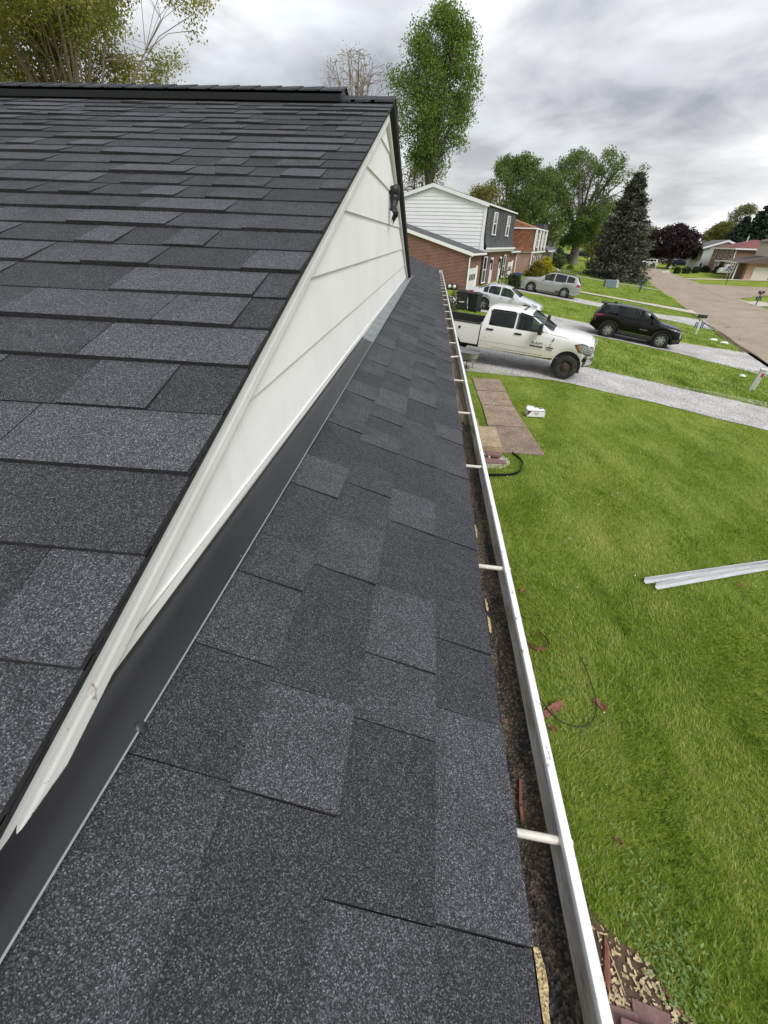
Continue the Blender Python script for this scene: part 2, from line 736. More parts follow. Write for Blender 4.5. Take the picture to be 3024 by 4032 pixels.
    cell = t.sep(t.voro(v, 260, 'F1', 'Color'))[0]
    n = t.noise(t.coord('Object', (2, 0.5, 2)), 14, 5, 0.7)
    c = t.ramp(cell, [(0.0, (0.008, 0.007, 0.007)), (0.7, (0.030, 0.026, 0.022)), (0.95, (0.10, 0.09, 0.08))])
    c2 = t.ramp(cell, [(0.0, (0.05, 0.035, 0.022)), (0.7, (0.13, 0.09, 0.055)), (0.95, (0.25, 0.19, 0.13))])
    t.col(t.mix(t.ramp(n, [(0.42, (0, 0, 0)), (0.60, (1, 1, 1))]), c, c2)).set(0.8)
    t.bump(t.math('ADD', t.voro(v, 260), n), 0.9, 0.004)
    t = NT('gutter_silt')
    v = t.coord('Object')
    n = t.noise(t.coord('Object', (26, 1.2, 9)), 3.0, 6, 0.72, 0.4)
    t.col(t.ramp(n, [(0.32, (0.05, 0.038, 0.028)), (0.5, (0.16, 0.125, 0.09)), (0.66, (0.33, 0.28, 0.21)), (0.8, (0.45, 0.41, 0.34))])).set(0.85)
    t.bump(n, 0.4, 0.004)
    plain('hanger_paint', (0.66, 0.62, 0.54), 0.5, var=0.18, scale=60)
    t = NT('osb_chips')
    v = t.coord('Object')
    c = t.ramp(t.sep(t.voro(v, 330, 'F1', 'Color'))[0], [(0, (0.10, 0.06, 0.03)), (0.3, (0.45, 0.33, 0.16)), (1, (0.66, 0.53, 0.30))])
    t.col(c).set(0.85)
    t.bump(t.voro(v, 330), 0.8, 0.003)
    plain('rubber_black', (0.012, 0.012, 0.013), 0.55, var=0.2)
    plain('vent_black', (0.011, 0.012, 0.015), 0.5, var=0.2)
    plain('glove_black', (0.006, 0.0062, 0.007), 0.42, var=0.45, scale=40, bump=0.5)
    plain('claw_pale', (0.5, 0.47, 0.40), 0.5)

    # ground covers
    t = NT('lawn')
    v = t.world()
    n = t.noise(v, 0.33, 4, 0.6)
    n2 = t.noise(t.world(rot=(0, 0, AZ)), 5.0, 5, 0.7)
    a = t.math('ADD', t.math('MULTIPLY', n, 0.6), t.math('MULTIPLY', n2, 0.5))
    c = t.ramp(a, [(0.36, (0.105, 0.155, 0.018)), (0.50, (0.180, 0.245, 0.028)), (0.60, (0.25, 0.305, 0.045)), (0.72, (0.33, 0.34, 0.085))])
    t.col(c).set(0.95, spec=0.1)
    t.bump(t.noise(v, 26, 5, 0.75), 0.9, 0.05)
    t = NT('grass_blade')
    v = t.world()
    n = t.noise(t.world((1, 0.4, 1), rot=(0, 0, rad(-38))), 1.3, 6, 0.7, 0.4)
    n = t.math('ADD', 0.5, t.math('MULTIPLY', t.math('SUBTRACT', n, 0.5), 1.9))
    a = t.math('ADD', t.math('MULTIPLY', t.attr(), 0.50), t.math('MULTIPLY', n, 0.62))
    c = t.ramp(a, [(0.24, (0.052, 0.108, 0.010)), (0.44, (0.155, 0.270, 0.028)), (0.60, (0.28, 0.405, 0.058)), (0.80, (0.54, 0.55, 0.20))])
    t.col(c).set(0.55, spec=0.3)
    tr = t.n('ShaderNodeBsdfTranslucent')
    t.l(c, tr.inputs[0])
    mx = t.n('ShaderNodeMixShader')
    mx.inputs[0].default_value = 0.3
    t.l(t.b.outputs[0], mx.inputs[1])
    t.l(tr.outputs[0], mx.inputs[2])
    t.l(mx.outputs[0], t.nt.nodes['Material Output'].inputs[0])
    t = NT('gravel')
    v = t.world()
    r = t.sep(t.voro(v, 34, 'F1', 'Color'))[0]
    d = t.voro(v, 34)
    big = t.noise(v, 0.8, 5, 0.65)
    c = t.ramp(r, [(0, (0.28, 0.265, 0.26)), (0.4, (0.58, 0.565, 0.555)), (1, (0.84, 0.83, 0.82))])
    c = t.mix(1.0, c, t.ramp(big, [(0.3, (0.70, 0.68, 0.66)), (0.7, (1.1, 1.1, 1.1))]), 'MULTIPLY')
    t.col(c).set(0.95)
    t.bump(d, 1.0, 0.03)
    t = NT('road_asphalt')
    v = t.world()
    fine = t.sep(t.voro(v, 60, 'F1', 'Color'))[0]
    big = t.noise(v, 0.35, 5, 0.65)
    c = t.ramp(fine, [(0, (0.27, 0.215, 0.16)), (1, (0.46, 0.38, 0.295))])
    c = t.mix(1.0, c, t.ramp(big, [(0.3, (0.84, 0.83, 0.82)), (0.7, (1.12, 1.12, 1.12))]), 'MULTIPLY')
    dn = t.n('ShaderNodeTexNoise')
    dn.inputs['Scale'].default_value = 1.1
    dn.inputs['Detail'].default_value = 6
    t.l(v, dn.inputs['Vector'])
    sc = t.n('ShaderNodeVectorMath', operation='SCALE')
    sc.inputs['Scale'].default_value = 3.4
    t.l(dn.outputs['Color'], sc.inputs[0])
    ad = t.n('ShaderNodeVectorMath', operation='ADD')
    t.l(v, ad.inputs[0])
    t.l(sc.outputs[0], ad.inputs[1])
    mp = t.n('ShaderNodeMapping')
    mp.inputs['Rotation'].default_value = (0, 0, AZ)
    mp.inputs['Scale'].default_value = (0.20, 0.27, 1)
    t.l(ad.outputs[0], mp.inputs[0])
    cr = t.voro(mp.outputs[0], 1.0, 'DISTANCE_TO_EDGE')
    k = t.ramp(cr, [(0.005, (1, 1, 1)), (0.013, (0, 0, 0))])
    gate = t.ramp(t.noise(v, 0.22, 3), [(0.36, (0.2, 0.2, 0.2)), (0.54, (1, 1, 1))])
    k = t.mix(1.0, k, gate, 'MULTIPLY')
    c = t.mix(k, c, (0.075, 0.055, 0.045))
    t.col(c).set(0.93)
    t.bump(fine, 0.5, 0.01)
    t = NT('concrete')
    v = t.coord('Object')
    fine = t.sep(t.voro(v, 75, 'F1', 'Color'))[0]
    n = t.noise(v, 2.4, 5, 0.65)
    c = t.ramp(fine, [(0, (0.15, 0.11, 0.085)), (0.55, (0.28, 0.215, 0.165)), (1, (0.46, 0.38, 0.30))])
    c = t.mix(1.0, c, t.ramp(n, [(0.3, (0.68, 0.66, 0.66)), (0.7, (1.15, 1.13, 1.1))]), 'MULTIPLY')
    c = t.mix(1.0, c, t.ramp(t.rand(), [(0, (0.80, 0.78, 0.79)), (1, (1.25, 1.22, 1.16))]), 'MULTIPLY')
    t.col(c).set(0.92)
    t.bump(fine, 0.35, 0.006)
    t = NT('concrete_step')
    v = t.coord('Object')
    fine = t.sep(t.voro(v, 75, 'F1', 'Color'))[0]
    n = t.noise(v, 3.4, 5, 0.65)
    c = t.ramp(fine, [(0, (0.26, 0.19, 0.115)), (0.55, (0.42, 0.325, 0.21)), (1, (0.56, 0.46, 0.33))])
    c = t.mix(1.0, c, t.ramp(n, [(0.3, (0.72, 0.70, 0.68)), (0.7, (1.15, 1.13, 1.1))]), 'MULTIPLY')
    t.col(c).set(0.92)
    t.bump(fine, 0.35, 0.006)
    t = NT('concrete_light')
    v = t.world()
    n = t.noise(v, 1.1, 5, 0.65)
    t.col(t.ramp(n, [(0.3, (0.42, 0.38, 0.31)), (0.7, (0.60, 0.56, 0.49))])).set(0.9)
    t = NT('soil')
    v = t.world()
    n = t.noise(v, 14, 5, 0.7)
    t.col(t.ramp(n, [(0.3, (0.045, 0.028, 0.018)), (0.7, (0.13, 0.085, 0.055))])).set(0.95)
    t.bump(n, 0.8, 0.03)
    plain('wood_chip', (0.50, 0.40, 0.24), 0.85, var=0.4, scale=30)
    plain('bark_red', (0.22, 0.085, 0.060), 0.8, var=0.35, scale=18, bump=0.4)
    plain('paver_red', (0.21, 0.125, 0.118), 0.9, var=0.22, scale=14, bump=0.3)
    # vegetation
    t = NT('bark')
    v = t.coord('Object', (6, 6, 1.2))
    n = t.noise(v, 2.5, 5, 0.7)
    t.col(t.ramp(n, [(0.3, (0.055, 0.045, 0.036)), (0.7, (0.17, 0.145, 0.12))])).set(0.95)
    t.bump(n, 0.8, 0.05)
    t = NT('bark_grey')
    v = t.coord('Object', (5, 5, 1.0))
    n = t.noise(v, 2.0, 5, 0.7)
    t.col(t.ramp(n, [(0.3, (0.12, 0.105, 0.095)), (0.7, (0.31, 0.28, 0.25))])).set(0.95)
    t.bump(n, 0.8, 0.05)
    plain('twig', (0.21, 0.165, 0.135), 0.9, var=0.2)

    def leaf(name, stops, trans=0.35, rough=0.6):
        t = NT(name)
        c = t.ramp(t.attr(), stops)
        t.col(c).set(rough, spec=0.25)
        tr = t.n('ShaderNodeBsdfTranslucent')
        t.l(c, tr.inputs[0])
        mx = t.n('ShaderNodeMixShader')
        mx.inputs[0].default_value = trans
        t.l(t.b.outputs[0], mx.inputs[1])
        t.l(tr.outputs[0], mx.inputs[2])
        t.l(mx.outputs[0], t.nt.nodes['Material Output'].inputs[0])
    leaf('leaf_green', [(0, (0.095, 0.165, 0.034)), (0.5, (0.175, 0.265, 0.055)), (1, (0.27, 0.36, 0.09))], .5)
    leaf('leaf_mid', [(0, (0.080, 0.130, 0.034)), (0.5, (0.145, 0.210, 0.055)), (1, (0.23, 0.30, 0.09))], .5)
    leaf('leaf_yellow', [(0, (0.17, 0.21, 0.035)), (0.4, (0.29, 0.31, 0.065)), (0.75, (0.40, 0.37, 0.13)), (1, (0.44, 0.34, 0.20))], .5)
    leaf('leaf_pale', [(0, (0.14, 0.17, 0.065)), (1, (0.28, 0.31, 0.14))], .4)
    leaf('leaf_olive', [(0, (0.12, 0.135, 0.026)), (1, (0.24, 0.235, 0.06))], .4)
    leaf('leaf_purple', [(0, (0.016, 0.009, 0.012)), (0.6, (0.034, 0.018, 0.022)), (1, (0.062, 0.034, 0.036))], 0.15)
    leaf('needle_spruce', [(0, (0.052, 0.060, 0.042)), (0.5, (0.085, 0.093, 0.068)), (1, (0.135, 0.138, 0.105))], 0.12, 0.8)
    leaf('needle_dark', [(0, (0.016, 0.030, 0.020)), (1, (0.045, 0.070, 0.046))], 0.05, 0.8)
    leaf('leaf_forsythia', [(0, (0.28, 0.26, 0.012)), (1, (0.58, 0.52, 0.03))], 0.3)
    leaf('leaf_gold', [(0, (0.12, 0.12, 0.014)), (1, (0.25, 0.22, 0.03))], 0.3)
    leaf('leaf_dark', [(0, (0.022, 0.036, 0.012)), (1, (0.06, 0.085, 0.028))], 0.2)
    leaf('weed', [(0, (0.11, 0.20, 0.045)), (1, (0.26, 0.38, 0.12))], 0.3)
    # vehicles
    for nm, c, me_, ro in (('paint_white', (0.80, 0.79, 0.75), 0, 0.32), ('paint_silver', (0.66, 0.67, 0.70), 0.35, 0.32),
                           ('paint_grey', (0.38, 0.385, 0.39), 0.4, 0.30), ('paint_black', (0.003, 0.003, 0.0035), 0, 0.25),
                           ('paint_blue', (0.012, 0.035, 0.11), 0.2, 0.25), ('paint_navy', (0.010, 0.012, 0.028), 0.2, 0.25),
                           ('paint_red', (0.09, 0.012, 0.014), 0.1, 0.25)):
        plain(nm, c, ro, me_, spec=0.25 if nm == 'paint_black' else None, coat=0.15 if nm == 'paint_black' else 0.7, var=0.03, scale=2)
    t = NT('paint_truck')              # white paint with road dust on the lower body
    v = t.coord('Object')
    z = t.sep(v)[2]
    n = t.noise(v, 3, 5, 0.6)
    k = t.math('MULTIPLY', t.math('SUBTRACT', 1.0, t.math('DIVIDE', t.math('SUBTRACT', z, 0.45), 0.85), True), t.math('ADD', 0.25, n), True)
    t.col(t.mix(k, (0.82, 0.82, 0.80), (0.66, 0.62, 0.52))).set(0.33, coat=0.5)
    t = NT('car_glass')
    t.col((0.02, 0.025, 0.025)).set(0.04, spec=0.6)
    tr = t.n('ShaderNodeBsdfTransparent')
    tr.inputs[0].default_value = (0.50, 0.60, 0.56, 1)
    mx = t.n('ShaderNodeMixShader')
    mx.inputs[0].default_value = 0.62
    t.l(t.b.outputs[0], mx.inputs[1])
    t.l(tr.outputs[0], mx.inputs[2])
    t.l(mx.outputs[0], t.nt.nodes['Material Output'].inputs[0])
    t = NT('car_glass_tint')
    t.col((0.012, 0.013, 0.015)).set(0.04, spec=0.6)
    tr = t.n('ShaderNodeBsdfTransparent')
    tr.inputs[0].default_value = (0.25, 0.27, 0.28, 1)
    mx = t.n('ShaderNodeMixShader')
    mx.inputs[0].default_value = 0.35
    t.l(t.b.outputs[0], mx.inputs[1])
    t.l(tr.outputs[0], mx.inputs[2])
    t.l(mx.outputs[0], t.nt.nodes['Material Output'].inputs[0])
    plain('window_glass', (0.03, 0.036, 0.042), 0.06, var=0.3, spec=0.7)
    plain('interior', (0.030, 0.030, 0.032), 0.8)
    plain('interior_tan', (0.22, 0.20, 0.17), 0.8)
    plain('tyre', (0.016, 0.016, 0.017), 0.85, var=0.3)
    plain('tyre_dusty', (0.030, 0.028, 0.026), 0.9, var=0.35)
    plain('alloy', (0.50, 0.51, 0.52), 0.35, 0.7)
    plain('steel_rust', (0.075, 0.052, 0.042), 0.75, 0.3, var=0.4, scale=25)
    plain('chrome', (0.66, 0.67, 0.68), 0.10, 1.0, var=0.02)
    plain('plastic_black', (0.018, 0.018, 0.019), 0.55, var=0.2)
    plain('cladding', (0.030, 0.030, 0.031), 0.7, var=0.2)
    plain('lamp_clear', (0.27, 0.29, 0.29), 0.12, coat=0.5, var=0.5, scale=14)
    plain('meter_glass', (0.62, 0.63, 0.62), 0.15, coat=0.5, var=0.15)
    plain('lamp_red', (0.23, 0.012, 0.018), 0.15, coat=0.6)
    plain('lamp_amber', (0.42, 0.12, 0.05), 0.2, coat=0.5)
    plain('seam', (0.05, 0.048, 0.045), 0.8)
    plain('bin_black', (0.016, 0.017, 0.018), 0.55, var=0.25, scale=4)
    plain('bin_green', (0.008, 0.045, 0.032), 0.5, var=0.2)
    plain('bin_blue', (0.010, 0.045, 0.16), 0.5, var=0.15)
    plain('bin_grey_green', (0.05, 0.075, 0.07), 0.5, var=0.15)
    plain('post_white', (0.72, 0.71, 0.68), 0.6, var=0.08, scale=12)
    plain('paper_blue', (0.030, 0.055, 0.22), 0.6)
    plain('mailbox_black', (0.014, 0.014, 0.015), 0.45)
    plain('mailbox_pale', (0.45, 0.50, 0.50), 0.5)
    plain('box_card', (0.80, 0.80, 0.80), 0.6, var=0.04)
    plain('box_maroon', (0.10, 0.02, 0.022), 0.6)
    plain('box_ink', (0.09, 0.09, 0.10), 0.6)
    plain('marker_pvc', (0.52, 0.54, 0.48), 0.6, var=0.14, scale=9)
    plain('marker_red', (0.42, 0.05, 0.03), 0.6)
    plain('transformer', (0.13, 0.17, 0.19), 0.55, var=0.12)
    plain('transformer_side', (0.42, 0.46, 0.44), 0.55)
    plain('wheelbarrow_tub', (0.26, 0.26, 0.26), 0.6, var=0.12)
    plain('strap_black', (0.010, 0.010, 0.011), 0.4, spec=0.5)
    plain('wire_dark', (0.018, 0.026, 0.018), 0.5)
    plain('iron_black', (0.014, 0.014, 0.015), 0.5)
    plain('door_white', (0.76, 0.76, 0.75), 0.5)
    plain('garage_white', (0.72, 0.73, 0.73), 0.5)
    plain('skin', (0.45, 0.27, 0.19), 0.6)
    plain('cloth_dark', (0.020, 0.019, 0.026), 0.85)
    plain('cloth_grey', (0.16, 0.16, 0.17), 0.85)
    plain('flower_white', (0.74, 0.72, 0.70), 0.7)
    plain('sticker_white', (0.78, 0.80, 0.80), 0.5)


make_mats()
# ------------------------------------------------------------------ the house we look along
EXPO = 0.143                                   # shingle exposure
A1 = 0.355682                                  # lower roof pitch
XE, ZE = 0.1986, ZC - 0.7353                   # its eave
A2 = 0.312852                                  # upper roof pitch
YR, ZR = 3.80, ZC + 0.7600                     # upper ridge
XG = -0.330                                    # rake edge of the upper roof
XW = -0.392                                    # gable wall plane
YF = 7.98                                      # far foot of the gable
YE = 14.25                                     # far end of the lower roof
TAN2 = math.tan(A2)
house = thing('split_level_house', 'white-sided split-level house with new charcoal shingles and a white gutter, nearest the camera', 'house')


def low_pt(d, y, h=0.0):
    """point on the lower roof: d up the slope from the eave, y along, h above the deck"""
    return (XE - d * math.cos(A1) + h * math.sin(A1), y, ZE + d * math.sin(A1) + h * math.cos(A1) - 0.012)


def up_pt(d, x, h=0.0):
    """point on the near slope of the upper roof: d down from the ridge"""
    return (x, YR - d * math.cos(A2) - h * math.sin(A2), ZR - d * math.sin(A2) + h * math.cos(A2) - 0.012)


def low_z(x):
    return ZE + (XE - x) * math.tan(A1)


def rake_z(y):
    return ZR - abs(YR - y) * TAN2


# roof decks and walls
m = MB()
m.hexa([low_pt(0.018, -1.4, -0.03), low_pt(0.018, YE - 0.02, -0.03), low_pt(0.66, YE - 0.02, -0.03), low_pt(0.66, -1.4, -0.03)][::-1],
       [low_pt(0.018, -1.4, 0), low_pt(0.018, YE - 0.02, 0), low_pt(0.66, YE - 0.02, 0), low_pt(0.66, -1.4, 0)][::-1])
m.hexa([low_pt(0.66, YF + 0.1, -0.03), low_pt(0.66, YE - 0.02, -0.03), low_pt(4.4, YE - 0.02, -0.03), low_pt(4.4, YF + 0.1, -0.03)][::-1],
       [low_pt(0.66, YF + 0.1, 0), low_pt(0.66, YE - 0.02, 0), low_pt(4.4, YE - 0.02, 0), low_pt(4.4, YF + 0.1, 0)][::-1])
lower_roof = m.build('lower_roof', MATS['shingle_edge'], house, recalc=True)
m = MB()
XL = -11.0
DU = 4.06
m.hexa([up_pt(DU, XL, -0.012), up_pt(DU, XG - 0.004, -0.012), up_pt(0, XG - 0.004, -0.012), up_pt(0, XL, -0.012)],
       [up_pt(DU, XL, 0), up_pt(DU, XG - 0.004, 0), up_pt(0, XG - 0.004, 0), up_pt(0, XL, 0)])
dF = YF + 0.05 - YR
zF = ZR - dF * TAN2
m.hexa([(XL, YR, ZR - 0.045), (XG, YR, ZR - 0.045), (XG, YR + dF, zF - 0.045), (XL, YR + dF, zF - 0.045)],
       [(XL, YR, ZR - 0.004), (XG, YR, ZR - 0.004), (XG, YR + dF, zF - 0.004), (XL, YR + dF, zF - 0.004)])
upper_roof = m.build('upper_roof', MATS['shingle_edge'], house, recalc=True)
m = MB()
# masonry body under the roofs (out of sight below the eave, but the house stands on it)
m.box((-5.6, 6.6, 1.62), (11.0, 15.0, 3.24))
m.prism([(-0.9, 3.24), (YF - 0.05, 3.24), (YF - 0.05, rake_z(YF - 0.05) - 0.07), (YR, ZR - 0.08), (-0.05, rake_z(-0.05) - 0.07), (-0.9, rake_z(-0.05) - 0.07)], 'x', XL, XW - 0.02)
m.build('wall', MATS['brick_red'], house, recalc=True)

# shingles: every tab its own slab, thick at the butt, with ragged tone
tabs = []          # (size in view, kind, verts, tone, name)


def jit(a):
    return random.uniform(-a, a)


def make_tab(fn, d_butt, d_head, a0, a1, thick, tone, lift0=0.0, lift1=0.0, lip=0.0):
    """fn(d, along, h); butt edge at d_butt, head tucked under the next course"""
    e = 0.0012
    hb = 0.0035 + thick
    vs = [fn(d_butt, a0 + e, 0.0), fn(d_butt, a1 - e, 0.0), fn(d_head, a1 - e, -0.004), fn(d_head, a0 + e, -0.004),
          fn(d_butt + jit(0.0015), a0 + e, hb + lift0), fn(d_butt + jit(0.0015), a1 - e, hb + lift1),
          fn(d_head, a1 - e, 0.0018), fn(d_head, a0 + e, 0.0018)]
    return vs


def view_size(vs):
    c = np.mean(np.array(vs[4:8]), axis=0) - np.array([0, 0, ZC])
    d = float(np.linalg.norm(c))
    z = float(c @ CF)
    if z <= 0.02:
        return 0.0
    px = FPX * float(c @ CR) / z + CX
    py = -FPX * float(c @ CU) / z + CY
    if not (-250 < px < 3270 and -250 < py < 4300):
        return 0.0
    a = np.array(vs[5]) - np.array(vs[4])
    b = np.array(vs[7]) - np.array(vs[4])
    n = np.cross(a, b)
    return abs(float(n @ c)) / d ** 3


def course(fn, k, y0, y1, seed, up):
    rng = random.Random(seed * 131 + k)
    a = y0 - rng.uniform(0, 0.3)
    thick_tab = rng.random() < 0.5
    ph = rng.uniform(0, 6)
    while a < y1:
        w = rng.choice((0.12, 0.15, 0.19, 0.24, 0.29, 0.34) if up else (0.12, 0.15, 0.19, 0.23, 0.27)) * rng.uniform(0.92, 1.08)
        b = min(a + w, y1)
        if y1 - b < 0.07:
            b = y1
        a_ = max(a, y0)
        if b - a_ > 0.03:
            tone = (0.62 if thick_tab else 0.34) + rng.uniform(-0.24, 0.26) if up else (0.50 if thick_tab else 0.37) + rng.uniform(-0.15, 0.16)
            th = 0.0024 + (0.0042 if thick_tab else 0.0)
            def wav(t):
                return 0.0020 * math.sin(2.1 * t + ph) + 0.0014 * math.sin(5.3 * t + 2 * ph) + rng.uniform(-.0006, .0008)
            if up:
                vs = make_tab(fn, (k + 1) * EXPO, k * EXPO - 0.018, a_, b, th, tone, wav(a_) + 0.0014, wav(b) + 0.0014)
            else:
                vs = make_tab(fn, k * EXPO if k else 0.013, (k + 1) * EXPO + 0.018, a_, b, th * 0.9, tone, abs(wav(a_)) * .5, abs(wav(b)) * .5)
            tabs.append((view_size(vs), up, vs, min(1, max(0, tone))))
        a = b
        thick_tab = (not thick_tab) if rng.random() < 0.85 else thick_tab


def low_fn(d, y, h):
    return low_pt(d, y, h)


def up_fn(d, x, h):
    return up_pt(d, x, h)


for k in range(0, 5):
    course(low_fn, k, -0.9 if k < 4 else -0.9, YE, 3, False)
for k in range(5, 14):
    course(low_fn, k, YF + 0.12, YE, 3, False)
for k in range(0, 28):
    course(up_fn, k, -7.2, XG, 8, True)
FACES_L = [(0, 3, 2, 1), (4, 5, 6, 7), (0, 1, 5, 4), (1, 2, 6, 5), (2, 3, 7, 6), (3, 0, 4, 7)]
tabs.sort(key=lambda t: -t[0])
rest = {True: (MB(), []), False: (MB(), [])}
for i, (sz, up, vs, tone) in enumerate(tabs):
    if i < 300:
        mm = MB()
        mm.add(vs, [f[::-1] for f in FACES_L] if not up else FACES_L)
        mm.m = [1, 0, 1, 1, 1, 1]
        o = mm.build('shingle', [MATS['shingle'], MATS['shingle_edge']], upper_roof if up else lower_roof)
        set_tone(o, tone)
    else:
        mm, tl = rest[up]
        mm.add(vs, [f[::-1] for f in FACES_L] if not up else FACES_L)
        mm.m[-6:] = [1, 0, 1, 1, 1, 1]
        tl += [tone] * 6
for up, nm in ((True, 'far_shingles'), (False, 'far_shingles')):
    mm, tl = rest[up]
    if mm.f:
        o = mm.build(nm, [MATS['shingle'], MATS['shingle_edge']], upper_roof if up else lower_roof)
        at = o.data.attributes.new('tone', 'FLOAT', 'FACE')
        at.data.foreach_set('value', np.array(tl, dtype=np.float32))
        o['kind'] = 'stuff'

# ridge vent and ridge caps
XV = -0.66
m = MB()
vw, vh = 0.155, 0.034
prof = [(YR - vw, ZR - vw * TAN2 + 0.004), (YR - vw - 0.006, ZR - vw * TAN2 + vh), (YR, ZR + vh + 0.012),
        (YR + vw + 0.006, ZR - vw * TAN2 + vh), (YR + vw, ZR - vw * TAN2 + 0.004), (YR, ZR + 0.004)]
m.prism(prof, 'x', XL, XV)
vent = m.build('ridge_vent', MATS['vent_black'], upper_roof, recalc=True)
x = XV + 0.012
i = 0
while x > -7.0:
    w = EXPO * 1.0
    m = MB()
    t0, t1 = 0.010, 0.004
    for sgn in (-1, 1):
        def c(xx, dy, h):
            return (xx, YR + sgn * dy, ZR + vh + 0.012 - dy * (TAN2 * 0.92) + h)
        q = [c(x, 0, t0), c(x, vw - 0.004, t0), c(x - w - 0.02, vw - 0.004, t1), c(x - w - 0.02, 0, t1)]
        b = [c(x, 0, 0.001), c(x, vw - 0.004, 0.001), c(x - w - 0.02, vw - 0.004, 0.001), c(x - w - 0.02, 0, 0.001)]
        m.hexa(b, q)
    o = m.build('ridge_cap', MATS['shingle'], upper_roof, recalc=True)
    set_tone(o, random.uniform(0.2, 0.7))
    x -= w
for i in range(3):
    m = MB()
    x1 = XG + 0.006 - i * 0.125
    x0 = x1 - 0.15
    for sgn in (-1, 1):
        def c(xx, dy, h):
            return (xx, YR + sgn * dy, ZR - dy * TAN2 + h)
        m.hexa([c(x0, 0, .002), c(x1, 0, .002), c(x1, .14, .002), c(x0, .14, .002)],
               [c(x0, 0, .006 + .005), c(x1, 0, .014), c(x1, .14, .014), c(x0, .14, .006 + .005)])
    o = m.build('ridge_cap', MATS['shingle'], upper_roof, recalc=True)
    set_tone(o, random.uniform(0.3, 0.7))

# gable: lapped siding boards, each clipped to the slopes
lap = [low_z(XW) + 0.006, 3.985, 4.185, 4.39, 4.612, 4.825, 5.03]
gable = MB()
gable.prism([(-0.4, 3.62), (YF - 0.06, 3.62), (YF - 0.06, 3.70), (YR, ZR - 0.09), (-0.4, rake_z(-0.4) - 0.06)], 'x', XW - 0.018, XW - 0.006)
gable_wall = gable.build('gable_wall', MATS['white_siding'], house, recalc=True)


def inner(z, side):
    """y where the rake meets height z"""
    dy = (ZR - 0.06 - z) / TAN2
    return YR - dy if side < 0 else YR + dy


for i in range(len(lap) - 1):
    z0, z1 = lap[i], min(lap[i + 1] + 0.02, ZR - 0.1)
    ya0, yb0, ya1, yb1 = inner(z0, -1), inner(z0, 1), inner(z1, -1), inner(z1, 1)
    ya0, ya1 = max(ya0, -0.35), max(ya1, -0.35)
    yb0, yb1 = min(yb0, YF - 0.07), min(yb1, YF - 0.07)
    cuts = [c for c in ((2.9, 6.3), (1.9, 5.5), (2.55, 6.05), (4.4,), (), ())[i] if max(ya0, ya1) + 0.2 < c < min(yb0, yb1) - 0.2]
    edges = [None] + cuts + [None]
    for j in range(len(edges) - 1):
        l0, l1 = (ya0, ya1) if edges[j] is None else (edges[j] + .0012, edges[j] + .0012)
        r0, r1 = (yb0, yb1) if edges[j + 1] is None else (edges[j + 1] - .0012, edges[j + 1] - .0012)
        m = MB()
        xb, xt = XW + 0.011, XW + 0.001
        m.add([(XW - 0.006, l0, z0), (XW - 0.006, r0, z0), (XW - 0.006, r1, z1), (XW - 0.006, l1, z1),
               (xb, l0, z0 - .001), (xb, r0, z0 - .001), (xt, r1, z1), (xt, l1, z1)],
              [(3, 2, 1, 0), (4, 5, 6, 7), (0, 1, 5, 4), (1, 2, 6, 5), (2, 3, 7, 6), (3, 0, 4, 7)])
        m.build('siding_board', MATS['white_siding'], gable_wall, recalc=True)

# rake boards and mouldings, near and far
for side in (-1, 1):
    yend = -0.45 if side < 0 else YF + 0.02
    for nm, d0, d1, xa, xb, mat in (('rake_board', 0.020, 0.086, XW - 0.01, XW + 0.024, 'white_paint'),
                                    ('rake_moulding', 0.0865, 0.108, XW - 0.01, XW + 0.030, 'white_trim_worn'),
                                    ('rake_drip', 0.0165, 0.0215, XW + 0.0, XG - 0.002, 'shingle_edge')):
        ye = yend

        def rk(y, d):
            return (y, rake_z(y) - d / math.cos(A2))
        m = MB()
        zc_ = low_z(XW) + 0.005            # cut off level above the flashing
        a, d = rk(YR, d0), rk(YR, d1)
        yb_ = YR + side * (ZR - d0 / math.cos(A2) - zc_) / TAN2
        yd_ = YR + side * (ZR - d1 / math.cos(A2) - zc_) / TAN2
        m.prism([a, (yb_, zc_), (yd_, zc_), d], 'x', xa, xb)
        m.build(nm, MATS[mat], house, recalc=True, bevel=0.003 if nm != 'rake_drip' else None)
# shingle edge strip laid along the far rake
m = MB()
a, b = (YR, ZR), (YF + 0.05, rake_z(YF + 0.05))
m.prism([(a[0], a[1] + 0.012), (b[0], b[1] + 0.012), (b[0], b[1] - 0.012), (a[0], a[1] - 0.012)], 'x', XG - 0.06, XG + 0.003)
m.build('rake_edge_strip', MATS['shingle_edge'], house, recalc=True)
# skirt board at the wall foot, paint flaking
m = MB()
zb = low_z(XW) + 0.006


def skirt(u, v):
    y = -0.3 + u * (YF - 0.1 + 0.3)
    wob = 0.004 * math.sin(y * 9.0) * math.sin(y * 2.3)
    return (XW + 0.013 + 0.002 * math.sin(y * 5), y, zb - 0.004 + wob + v * (0.034 - wob))


m.grid(skirt, 120, 1)
m.grid(lambda u, v: (XW + 0.013 - v * 0.02, -0.3 + u * (YF - 0.1 + 0.3), zb + 0.030), 120, 1)
m.build('skirt_board', MATS['white_trim_worn'], house)

